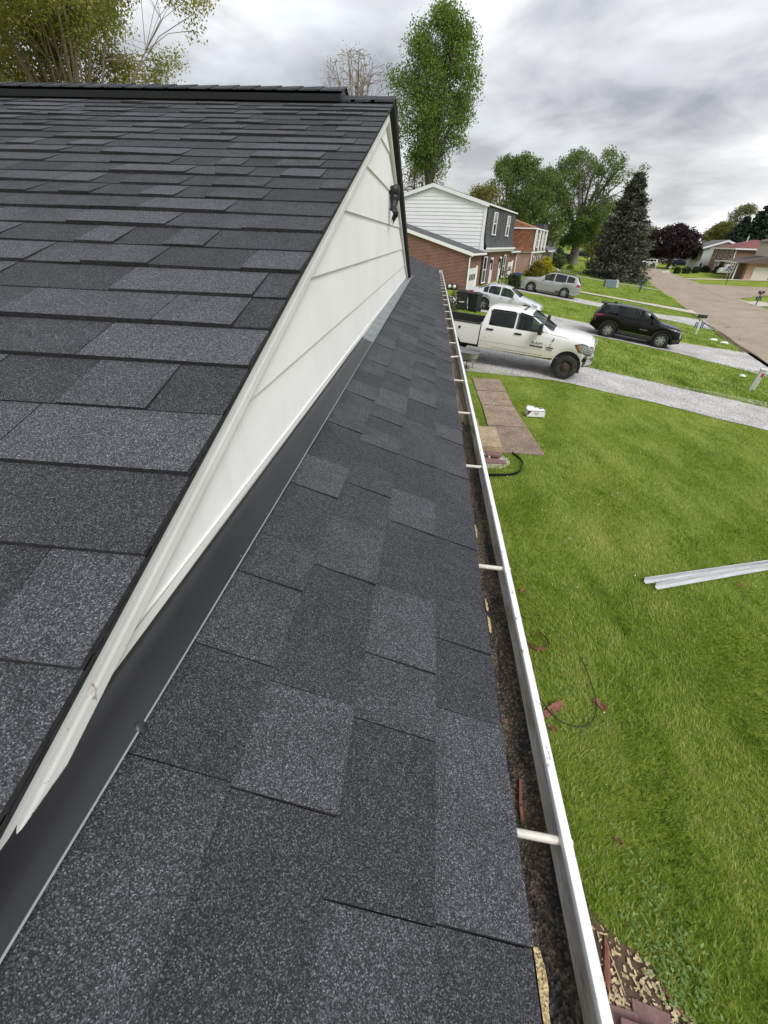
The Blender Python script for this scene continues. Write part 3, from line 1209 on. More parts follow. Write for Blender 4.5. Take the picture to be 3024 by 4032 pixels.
# step flashing: bent apron, black painted near, bare galvanised beyond
SPL = 2.62
for nm, y0, y1, mat in (('flashing', -1.3, SPL + 0.06, 'metal_black'), ('flashing', SPL, YF - 0.06, 'metal_galv')):
    m = MB()
    dz = 0.002 if mat == 'metal_black' else 0.0

    def fl(u, v):
        y = y0 + u * (y1 - y0)
        # profile: up the wall, round the bend, down over the shingles
        t = v
        dent = 0.0015 * math.sin(y * 7.3) * math.sin(y * 3.1 + 1)
        if t < 0.30:
            k = t / 0.30
            x, h = XW + 0.0150 + 0.002 * k, 0.016 - 0.005 * k
        elif t < 0.55:
            k = (t - 0.30) / 0.25
            an = k * math.pi / 2
            x, h = XW + 0.017 + 0.016 * (1 - math.cos(an)), 0.011 - 0.004 * math.sin(an)
        else:
            k = (t - 0.55) / 0.45
            x, h = XW + 0.033 + k * (0.041), 0.007 + dent * math.sin(k * math.pi) + 0.002 * k
        return (x, y, low_z(x) + h + 0.006 + dz)
    nu = int((y1 - y0) * 14)
    m.grid(fl, nu, 14)
    fo = m.build(nm, MATS[mat], house, smooth=60)
    m = MB()
    xe = XW + 0.074
    m.grid(lambda u, v: (xe - 0.0015 + 0.003 * v, y0 + u * (y1 - y0), low_z(xe) + 0.0150 + dz - 0.0022 * v), nu, 1)
    m.build('hem', MATS['metal_bare'], fo)
    if mat == 'metal_galv':
        m = MB()
        m.box((xe - 0.01, YF - 0.03, low_z(xe) + 0.018), (0.07, 0.1, 0.01))
        m.build('flashing_end_tab', MATS['metal_galv'], house)
# roofing nails with sealant along the flashing edge
for px, py, s_ in ((571, 2871, 1.5), (960, 2199, 1.0), (1057, 2032, 1.0), (1117, 1933, 1.0), (1234, 1740, 1.0), (1325, 1594, 1.0),
                   (1396, 1480, 1.0), (1457, 1376, 1.0), (1488, 1320, 1.0)):
    d = ray(px, py)
    nrm = np.array([math.sin(A1), 0, math.cos(A1)])
    c0 = nrm @ np.array([XE, 0, ZE - ZC + 0.012])
    t_ = c0 / (d @ nrm)
    y = d[1] * t_
    x = XW + 0.069
    m = MB()
    r = 0.0052 * s_
    zc = low_z(x) + 0.016
    n = 10
    m.grid(lambda u, v: (x + r * math.sin(v * math.pi / 2) * math.cos(u * 2 * math.pi) * (1.0 + 0.2 * math.sin(u * 9)),
                         y + r * (1.3 if s_ > 1 else 1) * math.sin(v * math.pi / 2) * math.sin(u * 2 * math.pi),
                         zc + 0.0035 * math.cos(v * math.pi / 2) - 0.004 * math.sin(v * math.pi / 2)), 14, 5)
    m.build('nail_head', MATS['metal_black'], house, smooth=70)

# gutter: rim, trough, front face, hangers, debris
GX = 0.2655                                  # middle of the rim
GZ = ZC - 0.752
Y0, Y1 = -1.4, YE - 0.05


def gsweep(prof, mat, name, parent, ny=60, wav=0.0004, smooth=None):
    m = MB()
    n = len(prof) - 1
    m.grid(lambda u, v: (lambda y, k: (prof[k][0] + wav * math.sin(y * 2.7) + wav * .7 * math.sin(y * 6.1 + 1), y, prof[k][1] + wav * math.sin(y * 3.3 + 2)))(Y0 + u * (Y1 - Y0), int(round(v * n))), ny, n)
    return m.build(name, mat, parent, smooth=smooth)


gutter = gsweep([(GX + 0.010, GZ), (GX + 0.013, GZ - 0.012), (GX + 0.0135, GZ - 0.035), (GX + 0.006, GZ - 0.055), (GX - 0.012, GZ - 0.075), (GX - 0.022, GZ - 0.118)],
                MATS['gutter_rim'], 'gutter', house, 120)
gsweep([(GX + 0.010, GZ), (GX + 0.0085, GZ + 0.003), (GX + 0.002, GZ + 0.0035), (GX - 0.0045, GZ + 0.003), (GX - 0.0065, GZ), (GX - 0.006, GZ - 0.008)], MATS['gutter_rim'], 'rim', gutter, 120, smooth=50)
gsweep([(GX - 0.006, GZ - 0.004), (GX + 0.004, GZ - 0.014), (GX + 0.006, GZ - 0.030), (GX - 0.001, GZ - 0.046), (GX - 0.012, GZ - 0.057), (GX - 0.030, GZ - 0.085), (GX - 0.05, GZ - 0.110), (0.105, GZ - 0.110), (0.10, GZ + 0.02)],
       MATS['gutter_inside'], 'trough', gutter, 120, smooth=40)
m = MB()
m.box((0.090, (Y0 + Y1) / 2, GZ - 0.06), (0.02, Y1 - Y0, 0.15))
m.build('fascia', MATS['white_paint'], house)
m = MB()
m.box((-0.02, (Y0 + Y1) / 2, GZ - 0.14), (0.22, Y1 - Y0, 0.012))
m.build('soffit', MATS['white_paint'], house)
# wet granules and leaf sludge on the trough floor
m = MB()


def sludge(u, v):
    y = Y0 + u * (Y1 - Y0 - 0.2)
    x = 0.112 + v * (GX - 0.007 - 0.112 + 0.002 * math.sin(y * 4.0))
    far = sstep(1.9, 3.2, y)
    h = 0.050 + 0.008 * v ** 6 - 0.012 * far * (1 - v) + 0.0008 * (v < .8) * math.sin(y * 31 + v * 9) * math.sin(y * 12) + random.uniform(-0.0018, 0.0018) * (v < .8)
    return (x, y, GZ - 0.110 + h)


_full = sludge
m.grid(lambda u, v: _full(u * 0.235, v), 400, 10)
o = m.build('granule_sludge', MATS['gutter_sludge'], gutter, smooth=80)
o['kind'] = 'stuff'
m = MB()
m.grid(lambda u, v: _full(0.232 + u * 0.768, v), 300, 10)
m.build('silt_bed', MATS['gutter_silt'], gutter, smooth=80)
# strip of old felt and granules at the roof edge, below the new starter course
m = MB()
m.grid(lambda u, v: (lambda y: (XE - 0.045 + v * (0.050 + 0.004 * math.sin(y * 13) + 0.003 * math.sin(y * 41)), y,
                                ZE - 0.024 - 0.012 * v + random.uniform(-.0012, .0012)))(Y0 + u * 3.6), 400, 4)
m.build('old_felt_edge', MATS['gutter_sludge'], house, smooth=80)
# splintered sheathing showing pale along the eave
for (ya, yb, wd) in ((-0.30, 0.19, 0.016), (0.72, 0.77, 0.004), (0.79, 0.83, 0.005), (1.10, 1.17, 0.004), (1.3, 2.1, 0.006), (2.1, 4.6, 0.007), (4.6, 9.0, 0.007)):
    m = MB()
    n = max(6, int((yb - ya) * 60))
    xo = XE + 0.004 if yb < 1.25 else XE - 0.008

    def chip(u, v):
        y = ya + u * (yb - ya)
        w = wd * (0.35 + 0.65 * math.sin(u * math.pi)) * (0.4 + 0.9 * random.random()) if yb < 1.25 else wd * random.uniform(.6, 1.2)
        return (xo - 0.004 + v * (w + 0.004), y, ZE - 0.030 - 0.006 * v + 0.002 * random.random())
    m.grid(chip, n, 2)
    m.build('sheathing_edge', MATS['osb_chips'], house)
hang = [0.315, 0.955, 1.585, 2.215, 2.83, 3.47, 4.02, 4.75, 5.36, 5.95, 6.60, 7.2, 7.8, 8.4, 9.0, 9.6, 10.2, 10.8, 11.4, 12.0, 12.6, 13.2]
for i, y in enumerate(hang):
    m = MB()
    sk = 0.05 if i == 5 else 0.0
    m.tube([(0.10, y + 0.006 - sk, GZ - 0.010), (GX - 0.004, y - 0.004 + sk, GZ - 0.010)], 0.0062, 10)
    m.build('hanger_tube', MATS['hanger_paint'], gutter, smooth=50)
    m = MB()
    m.lathe([(0.0, 0.0185), (0.004, 0.018), (0.0055, 0.016), (0.0055, 0.012)], 10, axis='x', c=(GX - 0.004, y - 0.004 + sk, GZ - 0.010))
    m.build('nail_cap', MATS['gutter_rim'], gutter)
m = MB()
m.prism([(GX + 0.013, GZ), (GX - 0.022, GZ - 0.118), (0.10, GZ - 0.115), (0.10, GZ)], 'y', Y1 - 0.004, Y1 + 0.002)
m.build('end_cap', MATS['gutter_rim'], gutter)
# scraps lying in the trough
for (px, py, ln, an) in ((1985, 2862, .05, 1.2), (2052, 3210, .04, 1.5), (2048, 3120, .07, 1.4)):
    d = ray(px, py)
    t_ = (GZ - 0.055 - ZC) / d[2]
    m = MB()
    m.box((d[0] * t_, d[1] * t_, GZ - 0.052), (ln * .6, 0.005, 0.004), rz=an)
    tag(m.build('bark_scrap', MATS['bark_red']), {2862: 'red-brown bark scrap lying farthest along the gutter sludge', 3210: 'orange-brown twig scrap in the gutter, nearest the lowest hanger', 3120: 'long dull brown bark strip in the gutter beside the shingle edge'}[py], 'bark scrap', 'bark scraps in the gutter')

# the black rubber arm hung on the gable: upper arm, forearm, hand with claws, one body
arm = thing('monster_arm', 'black rubber monster arm with clawed hand, hanging on the white gable', 'decoration', (XW + 0.012, 4.22, ZC + 0.250))
arm.scale = (0.72, 0.72, 0.66)
m = MB()
# (along y, up z) in the wall plane; x away from the wall
pts = [(0.03, 0.03, 0.150), (0.040, 0.035, 0.115), (0.050, 0.03, 0.05), (0.045, 0.01, -0.02), (0.040, -0.02, -0.065), (0.042, -0.035, -0.100)]
rr = [0.052, 0.066, 0.062, 0.047, 0.034, 0.045]
pp, r2 = [], []
for i in range(len(pts) - 1):
    for k in range(4):
        t = k / 4
        pp.append(tuple(pts[i][j] * (1 - t) + pts[i + 1][j] * t for j in range(3)))
        r2.append((rr[i] * (1 - t) + rr[i + 1] * t) * (1 + 0.05 * math.sin(i * 5 + k * 2.3)))
pp.append(pts[-1])
r2.append(rr[-1])
r2[0] *= 0.7
m.tube(pp, r2, 12)
body = m.build('arm', MATS['glove_black'], arm, smooth=70)
sub = body.modifiers.new('sub', 'SUBSURF')
sub.levels = sub.render_levels = 1
for i, (dy, ln, dx) in enumerate(((-0.075, 0.095, 0.0), (-0.055, 0.115, 0.012), (-0.03, 0.105, 0.02), (-0.005, 0.08, 0.02), (0.045, 0.075, 0.03))):
    m = MB()
    by = -0.035 + dy * 0.7
    m.tube([(0.042 + dx * .5, by + 0.005, -0.095), (0.055 + dx, by + dy * .25, -0.125), (0.052 + dx, by + dy * .3, -0.105 - ln * .62), (0.04 + dx, by + dy * .28, -0.105 - ln)],
           [0.019, 0.016, 0.013, 0.009], 8)
    f_ = m.build('finger' if i < 4 else 'thumb', MATS['glove_black'], arm, smooth=70)
    m = MB()
    m.tube([(0.04 + dx, by + dy * .28, -0.100 - ln), (0.033 + dx, by + dy * .27, -0.125 - ln), (0.025 + dx, by + dy * .26, -0.14 - ln)], [0.0075, 0.005, 0.001], 6)
    m.build('claw', MATS['claw_pale'] if i in (0, 1) else MATS['glove_black'], f_, smooth=70)
# ------------------------------------------------------------------ terrain, street, drives, walks
def axis(vals):
    out = []
    for a, b, st in vals:
        n = max(1, int(round((b - a) / st)))
        out += [a + (b - a) * i / n for i in range(n)]
    out.append(vals[-1][1])
    return out


PS_ = axis([(-2500, -400, 300), (-400, -60, 40), (-60, -14, 4), (-14, 8, 1.0), (8, 20, 1.0), (20, 60, 4), (60, 400, 40), (400, 2500, 300)])
SS_ = axis([(-400, -20, 40), (-20, 0, 4), (0, 60, 1.5), (60, 200, 5), (200, 400, 20), (400, 3000, 200)])
m = MB()


def gvert(p, s):
    x, y = xy(p, s)
    z = gz_ps(p, s)
    a, b = road_l(s), road_r(s)
    if a - 0.2 < p < b + 0.2:
        z -= 0.05
    if s > 250:
        z = min(z, 1.3) - 0.0003 * (s - 250)
    return (x, y, z)


nP, nS = len(PS_), len(SS_)
vs = [gvert(p, s) for p in PS_ for s in SS_]
fs = []
for i in range(nP - 1):
    for j in range(nS - 1):
        a = i * nS + j
        fs.append((a, a + nS, a + nS + 1, a + 1))
m.add(vs, fs)
tag(m.build('ground', MATS['lawn'], smooth=60), kind='structure')


def ribbon(name, left, right, mat, dz, nl=40, nw=4, wob=0.0, kind='structure', seed=1):
    """sheet between two (p, s) polylines of equal length, following the ground"""
    rng = random.Random(seed)
    m = MB()

    def along(poly, t):
        k = t * (len(poly) - 1)
        i = min(int(k), len(poly) - 2)
        f = k - i
        return (poly[i][0] * (1 - f) + poly[i + 1][0] * f, poly[i][1] * (1 - f) + poly[i + 1][1] * f)
    ph = [rng.uniform(0, 6) for _ in range(6)]

    def fn(u, v):
        a, b = along(left, u), along(right, u)
        e = 0.0
        if wob:
            k = 0 if v < 0.5 else 3
            e = wob * (math.sin(u * 37 + ph[k]) + 0.6 * math.sin(u * 91 + ph[k + 1]) + 0.4 * math.sin(u * 193 + ph[k + 2])) * abs(v - 0.5) * 2
        q = v + e
        p, s = a[0] * (1 - q) + b[0] * q, a[1] * (1 - q) + b[1] * q
        x, y = xy(p, s)
        return (x, y, gz_ps(p, s) + dz)
    m.grid(fn, nl, nw, flip=True)
    return tag(m.build(name, mat, recalc=True), kind=kind)


rs = [-30 + i * 5 for i in range(52)]
# street: chip-sealed asphalt
m = MB()
m.grid(lambda u, v: (lambda s: (lambda p: (*xy(p, s), -0.9 + 0.005 * min(300, max(0, s - 40)) + 0.03 + 0.06 * (0.25 - (v - 0.5) ** 2)))(road_l(s) + (road_r(s) - road_l(s)) * v + 0.12 * math.sin(s * 0.9) * (v - 0.5)))(-30 + u * 290), 180, 6, flip=True)
tag(m.build('street', MATS['road_asphalt'], recalc=True, smooth=60), kind='structure')
# side street leaving on the right
ribbon('side_street', [(14.5, 69), (20, 77.5), (26, 82), (40, 88), (70, 99)], [(13.5, 96), (18.5, 93.5), (26, 92.0), (40, 95.5), (70, 106)], MATS['road_asphalt'], 0.055, 40, 6)
# gravel drives
ribbon('gravel_drive', [(-11, 20.6), (-4, 20.55), (0, 20.3), (5, 21.0), (8.0, 21.6), (9.9, 22.6)], [(-11, 16.4), (-4, 16.6), (-1.5, 17.2), (3, 17.3), (7.4, 17.2), (10.1, 15.9)], MATS['gravel'], 0.02, 90, 10, 0.012)
ribbon('gravel_drive', [(-9.4, 33.4), (-4, 33.2), (1, 32.6), (5, 32.4), (9.3, 33.8)], [(-9.4, 28.6), (-4, 29.0), (1, 28.6), (5, 28.5), (9.6, 26.6)], MATS['gravel'], 0.02, 70, 10, 0.012, seed=3)
ribbon('gravel_drive', [(-9.4, 48.0), (-4, 46.6), (2, 46.0), (5, 46.0), (9.0, 48.2)], [(-9.4, 43.6), (-4, 43.6), (2, 43.0), (5, 43.0), (9.3, 41.8)], MATS['gravel'], 0.02, 60, 10, 0.012, seed=5)
# pale concrete walks and drives farther along
ribbon('concrete_walk', [(-2.5, 53.2), (4, 53.6), (8.9, 54.2)], [(-2.5, 52.0), (4, 52.0), (9.0, 51.4)], MATS['concrete_light'], 0.05, 30, 3, 0.02, seed=6)
ribbon('concrete_walk', [(-6, 74.3), (7.3, 74.6)], [(-6, 73.3), (7.3, 73.6)], MATS['concrete_light'], 0.05, 30, 3, seed=7)
ribbon('concrete_walk', [(-6.5, 82.2), (7.3, 81.8)], [(-6.5, 81.2), (7.3, 80.8)], MATS['concrete_light'], 0.05, 30, 3, seed=8)
ribbon('concrete_walk', [(14.6, 109), (30, 113)], [(14.8, 106), (30, 110.5)], MATS['concrete_light'], 0.06, 30, 3, seed=9)
ribbon('concrete_drive', [(15.6, 68.5), (18, 68.8)], [(16.1, 63.0), (18.5, 65.0)], MATS['concrete_light'], 0.062, 10, 4, seed=10)
ribbon('concrete_drive', [(18, 69.0), (40, 77.0)], [(18.5, 65.2), (40, 73.0)], MATS['concrete'], 0.06, 20, 4, seed=11)
# bare soil verge where lawn meets street
ribbon('soil_verge', [(road_l(s) - 0.45 - 0.15 * math.sin(s), s) for s in range(20, 60, 2)], [(road_l(s) + 0.05, s) for s in range(20, 60, 2)], MATS['soil'], 0.02, 80, 3, 0.03, seed=12)

# front walk: concrete slabs beside the house, each its own piece
walk = thing('front_walk', None, None)
walk['kind'] = 'structure'
JY = [hit(1915, y_)[1] for y_ in (1494, 1542.5)] + [hit(1960, 1601.5)[1], hit(1997, 1683)[1], hit(2062, 1791.5)[1]]
WXL = [hit(1859, 1492)[0], hit(1873.6, 1537)[0], hit(1897, 1597)[0], hit(1919, 1677)[0], hit(1960, 1787)[0]]
WXR = [hit(1966, 1496)[0], hit(1995, 1547.6)[0], hit(2022, 1606)[0], hit(2074, 1689)[0], hit(2145, 1796)[0]]
for i in range(4):
    y1, y0 = JY[i] - 0.022, JY[i + 1] + 0.022
    m = MB()
    dz = random.uniform(0.0, 0.012)
    g0 = gz(1.9, y0)
    b = [(WXL[i + 1], y0, -0.05), (WXR[i + 1], y0 - 0.02, -0.05), (WXR[i], y1, -0.05), (WXL[i], y1, -0.05)]
    b = [(x_, y_, gz(x_, y_) - 0.05) for x_, y_, _ in b]
    t = [(x_, y_, z_ + 0.085 + dz) for x_, y_, z_ in b]
    m.hexa(b, t)
    m.build('concrete_slab', MATS['concrete'], walk, bevel=0.008)
for i in range(1, 4):
    m = MB()
    m.box(((WXL[i] + WXR[i]) / 2, JY[i], gz(2.2, JY[i]) + 0.014), (WXR[i] - WXL[i] - .02, 0.05, 0.03 + 0.0))
    j_ = m.build('slab_joint', MATS['soil'], walk)
    j_.location.z = 0.012
# front steps
steps = thing('front_steps', 'two weathered tan concrete steps rising to the house beside the walk', 'steps')


def at_z(px, py, z):
    d = ray(px, py)
    t = (z - ZC) / d[2]
    return Vector((d[0] * t, d[1] * t, z))


c = [at_z(*q, 0.22) for q in ((1893, 1677), (1949, 1677), (1979, 1757), (1909, 1757))]
x0, x1 = 0.5, (c[1][0] + c[2][0]) / 2
y1, y0 = c[0][1], (c[2][1] + c[3][1]) / 2
m = MB()
m.box(((x0 + x1) / 2, (y0 + y1) / 2, 0.105), (x1 - x0, y1 - y0, 0.23))
m.build('step', MATS['concrete_step'], steps, bevel=0.012)
m = MB()
xs_ = at_z(1905, 1750, 0.42)[0]
m.box(((-0.1 + xs_) / 2, (y0 + y1) / 2 + 0.05, 0.31), (xs_ + 0.1, y1 - y0 - 0.1, 0.19))
m.build('step', MATS['concrete_step'], steps, bevel=0.012)
# far walk-up steps by the neighbours
# ------------------------------------------------------------------ grass, weeds and things lying on the lawn
def in_drive(p, s):
    if 16.9 < s < 20.9 and p > -12:
        return True
    if 27.6 < s < 33.4 and p < 10:
        return True
    if 42.8 < s < 47.4 and p < 10:
        return True
    return False


def grass_mesh(name, n, sampler, hmin, hmax, wid, lean, label):
    P = np.zeros((n, 3))
    k = 0
    while k < n:
        c = sampler(n)
        c = c[:n - k]
        P[k:k + len(c)] = c
        k += len(c)
    h = RNG.uniform(hmin, hmax, n)
    an = RNG.uniform(0, 2 * math.pi, n)
    # blades lean together in drifts, as a mown lawn does
    drift = 2.2 + 1.3 * np.sin(P[:, 0] * 1.9 + 0.8 * np.sin(P[:, 1] * 1.1)) + 1.0 * np.sin(P[:, 1] * 1.4 + P[:, 0] * .6)
    ln = lean * h * RNG.uniform(0.2, 1.0, n)
    la = drift + RNG.normal(0, 0.9, n)
    w = wid * RNG.uniform(0.6, 1.3, n)
    dx, dy = np.cos(an) * w / 2, np.sin(an) * w / 2
    v = np.zeros((n, 3, 3))
    v[:, 0] = P + np.stack([dx, dy, np.zeros(n)], 1)
    v[:, 1] = P - np.stack([dx, dy, np.zeros(n)], 1)
    v[:, 2] = P + np.stack([np.cos(la) * ln, np.sin(la) * ln, h], 1)
    tone = np.clip(RNG.normal(0.5, 0.27, n), 0, 1)
    o = np_mesh(name, v.reshape(-1, 3), 3, tone, MATS['grass_blade'])
    return tag(o, label, 'grass', kind='stuff')


gz_v = np.vectorize(gz_ps)
WX0, WX1, WY0, WY1 = min(WXL) - 0.0, max(WXR), min(JY), max(JY)
BEDL = [hit(*q) for q in ((2290, 3570), (2345, 3649), (2455, 3737), (2550, 3804), (2600, 3920), (2650, 3980), (2722, 4040), (2850, 4200))]
BY = np.array([b_.y for b_ in BEDL][::-1])
BX = np.array([b_.x for b_ in BEDL][::-1])
BED = [BEDL[0], BEDL[2], BEDL[4], BEDL[6]]
SAND = hit(1935, 1812)


def bed_mask(x, y):
    """bare bed by the foundation"""
    e = 0.03 * np.sin(y * 23) + 0.02 * np.sin(y * 51 + 1)
    return (y < BEDL[0].y) & (x < np.interp(y, BY, BX) + e)


def near_sampler(ax, bx, ay, by):
    def f(n):
        x = RNG.uniform(ax, bx, n)
        y = RNG.uniform(ay, by, n)
        # fewer with distance
        keep = RNG.uniform(0, 1, n) < np.clip(5.0 / np.maximum(1, np.hypot(x, y)), 0.06, 1) ** 1.1
        inwalk = (y > WY0 - 0.01) & (y < WY1 + 0.01)
        fy = (y - WY0) / (WY1 - WY0)
        xl = np.interp(fy, [0, 1], [WXL[-1], WXL[0]])
        xr = np.interp(fy, [0, 1], [WXR[-1], WXR[0]])
        keep &= ~(inwalk & (x > xl + 0.015) & (x < xr - 0.015))
        keep &= ~((x < x1) & (y > y0) & (y < y1))
        keep &= ~(np.hypot(x - SAND[0], (y - SAND[1]) * 1.2) < 0.33)
        keep &= ~bed_mask(x, y)
        p, s = x * PX + y * PY, x * SX + y * SY
        keep &= ~((s > 17.15 - 0.12 * np.sin(p * 3) + 0.5 * RNG.uniform(0, 1, n) ** 3) & (p < 10))
        keep &= p < 8.9
        x, y, p, s = x[keep], y[keep], p[keep], s[keep]
        return np.stack([x, y, gz_v(p, s) - 0.004], 1)
    return f


grass_mesh('grass', 520000, near_sampler(0.0, 11.0, -0.5, 19.0), 0.028, 0.075, 0.0085, 0.9, 'mown green grass blades on the front lawn beside the gutter')


def far_sampler(n):
    p = RNG.uniform(-9, 9, n)
    s = 20.4 + 75 * RNG.uniform(0, 1, n) ** 1.7
    keep = np.ones(n, bool)
    keep &= ~((s > 27.9) & (s < 33.2))
    keep &= ~((s > 43.0) & (s < 46.9))
    keep &= ~((s > 51.6) & (s < 53.7) & (p > -3))
    keep &= ~((s > 73.3) & (s < 74.6)) & ~((s > 80.8) & (s < 82.2))
    keep &= p < 9.3 - 0.037 * (s - 30)
    p, s = p[keep], s[keep]
    return np.stack([p * PX + s * SX, p * PY + s * SY, gz_v(p, s) - 0.005], 1)


grass_mesh('grass', 150000, far_sampler, 0.05, 0.11, 0.035, 0.9, 'rough green grass on the strips between the gravel drives')


def weeds(name, n, cx, cy, sx, sy, size, label):
    """broad-leaved ground cover"""
    x = RNG.normal(cx, sx, n)
    y = RNG.normal(cy, sy, n)
    ok = ~bed_mask(x + 0.05, y) & (x > 0.35)
    x, y = x[ok], y[ok]
    n = len(x)
    p, s = x * PX + y * PY, x * SX + y * SY
    P = np.stack([x, y, gz_v(p, s) + RNG.uniform(0.015, 0.06, n)], 1)
    a = RNG.uniform(0, 2 * math.pi, n)
    L = size * RNG.uniform(0.6, 1.4, n)
    d = np.stack([np.cos(a) * L, np.sin(a) * L, RNG.uniform(-.3, .6, n) * L], 1)
    e = np.stack([-np.sin(a) * L * .42, np.cos(a) * L * .42, RNG.uniform(-.2, .2, n) * L], 1)
    v = np.stack([P - d, P - d * .2 + e, P + d, P - d * .2 - e], 1)
    return tag(np_mesh(name, v.reshape(-1, 3), 4, RNG.uniform(0, 1, n), MATS['weed']), label, 'weeds', kind='stuff')


weeds('weeds', 520, BED[2][0] + 0.12, BED[2][1] + .12, 0.16, 0.36, 0.019, 'broad-leaved weeds along the edge of the bare bed')
weeds('weeds', 350, hit(2240, 2700)[0], hit(2240, 2700)[1], 0.25, 0.6, 0.018, 'low clover patch in the lawn close under the gutter')
# scattered white clover heads
n = 60
x = RNG.uniform(1.0, 11.0, n)
y = RNG.uniform(0.5, 16.5, n)
vs = []
for i in range(n):
    p, s = ps(x[i], y[i])
    if p > 8 or (s > 17):
        continue
    z = gz_ps(p, s) + 0.06
    r = 0.011 * random.uniform(.7, 1.3)
    for k in range(4):
        a, b = k * math.pi / 2, (k + 1) * math.pi / 2
        vs += [(x[i] + r * math.cos(a), y[i] + r * math.sin(a), z - r * .5), (x[i] + r * math.cos(b), y[i] + r * math.sin(b), z - r * .5), (x[i], y[i], z + r)]
tag(np_mesh('clover_flowers', np.array(vs), 3, None, MATS['flower_white']), 'tiny white clover heads dotted over the lawn', 'flowers', kind='stuff')

# bare bed with wood chips at the bottom of the picture
m = MB()
bx1 = BED[3][0] + 0.4
def soil_pt(u, v):
    yy = -1.2 + v * (BEDL[0].y + 1.2)
    xx = 0.1 + u * (float(np.interp(yy, BY, BX)) + 0.06 - 0.1)
    return (xx, yy, gz(xx, yy) + 0.014 + 0.004 * math.sin(u * 20 + v * 13))


m.grid(soil_pt, 24, 40)
tag(m.build('soil_bed', MATS['soil'], smooth=80), kind='structure')
n = 9000
x = RNG.uniform(0.45, BED[3][0] + 0.3, n)
y = RNG.uniform(-0.9, BED[0][1] - 0.02, n)
ok = (RNG.uniform(0, 1, n) < np.clip(2.0 - 1.35 * y, 0.10, 1)) & bed_mask(x - .03, y)
x, y = x[ok], y[ok]
n = len(x)
a = RNG.uniform(0, math.pi, n)
L = RNG.uniform(0.006, 0.020, n)
W = L * RNG.uniform(0.25, 0.6, n)
P = np.stack([x, y, np.array([gz(a_, b_) for a_, b_ in zip(x, y)]) + RNG.uniform(0.02, 0.03, n)], 1)
d = np.stack([np.cos(a) * L, np.sin(a) * L, RNG.uniform(-.3, .3, n) * L], 1)
e = np.stack([-np.sin(a) * W, np.cos(a) * W, np.zeros(n)], 1)
v = np.stack([P - d - e, P - d + e, P + d + e, P + d - e], 1)
tag(np_mesh('wood_chips', v.reshape(-1, 3), 4, None, MATS['wood_chip']), 'pale wood chips scattered over the bare soil bed', 'wood chips', kind='stuff')


def slab(name, px, py, w, d, h, rz, mat, label, cat, lift=0.0, group=None, bevel=0.006):
    c = hit(px, py)
    m = MB()
    m.box((0, 0, h / 2), (w, d, h))
    o = m.build(name, mat, bevel=bevel)
    o.location = c + Vector((0, 0, lift))
    o.rotation_euler = (random.uniform(-.03, .03), random.uniform(-.03, .03), rz)
    return tag(o, label, cat, group)


PG = 'red pavers lying around'
slab('paver', 2430, 4040, 0.26, 0.17, 0.05, -0.12, MATS['paver_red'], 'red paver by the wood chips, partly hidden under the gutter rim', 'paver', 0.0, PG)
slab('paver', 2560, 4035, 0.24, 0.17, 0.05, -0.22, MATS['paver_red'], 'red-brown paver at the lawn edge of the chip bed, rightmost of its three', 'paver', 0.0, PG)
slab('paver', 2520, 4125, 0.28, 0.17, 0.06, -0.18, MATS['paver_red'], 'pinkish paver laid on top of two others at the picture bottom', 'paver', 0.055, PG)
slab('paver', 1941, 1803, 0.36, 0.20, 0.06, -0.1, MATS['paver_red'], 'loose red paver propped on top beside the front step', 'paver', 0.07, PG)
slab('paver', 1925, 1820, 0.40, 0.22, 0.06, 0.05, MATS['paver_red'], 'red paver bedded in sand under the loose one by the step', 'paver', 0.0, PG)
slab('paver', 1962, 1822, 0.32, 0.16, 0.05, 0.0, MATS['paver_red'], 'narrow red paver in the sand nearest the black strap', 'paver', 0.0, PG)
m = MB()
m.lathe([(0.0, 0.012), (0.30, 0.010), (0.42, 0.002), (0.46, -0.01)], 24)
o = tag(m.build('sand_patch', MATS['concrete_light'], smooth=60), kind='structure')
o.location = SAND
# curled old pipe piece beside the pavers
m = MB()
c = hit(1922, 1812)
m.tube([c + Vector((0.12 * math.cos(a) - 0.1, 0.16 * math.sin(a), 0.06 + 0.02 * math.sin(a))) for a in [i * 0.2 for i in range(9)]], 0.022, 8)
tag(m.build('bent_pipe', MATS['hanger_paint'], smooth=60), 'short bent pale pipe beside the pavers at the front step', 'pipe')

# black strap curled on the lawn, standing on its edge
pts = [(2015, 1793), (2043, 1812), (2057, 1832), (2056, 1850), (2044, 1867), (2020, 1877), (1990, 1880), (1955, 1880), (1915, 1881), (1880, 1884)]
g = [hit(*q) for q in pts]
path = []
for i in range(len(g) - 1):
    for k in range(5):
        path.append(g[i].lerp(g[i + 1], k / 5))
path.append(g[-1])
for it in range(3):
    path = [path[0]] + [(path[i - 1] + path[i] * 2 + path[i + 1]) / 4 for i in range(1, len(path) - 1)] + [path[-1]]
m = MB()
n = len(path)
for i, p in enumerate(path):
    t = (path[min(i + 1, n - 1)] - path[max(i - 1, 0)]).normalized()
    nn = Vector((-t.y, t.x, 0)) * 0.004
    for q in (p - nn, p + nn):
        m.v.append((q.x, q.y, p.z + 0.03))
    for q in (p + nn, p - nn):
        m.v.append((q.x, q.y, p.z + 0.095))
for i in range(n - 1):
    for k in range(4):
        a, b = i * 4 + k, i * 4 + (k + 1) % 4
        m.f.append((a, b, b + 4, a + 4))
        m.m.append(0)
tag(m.build('plastic_strap', MATS['strap_black'], smooth=40), 'curved black plastic strap lying on the lawn at the end of the walk', 'strap')


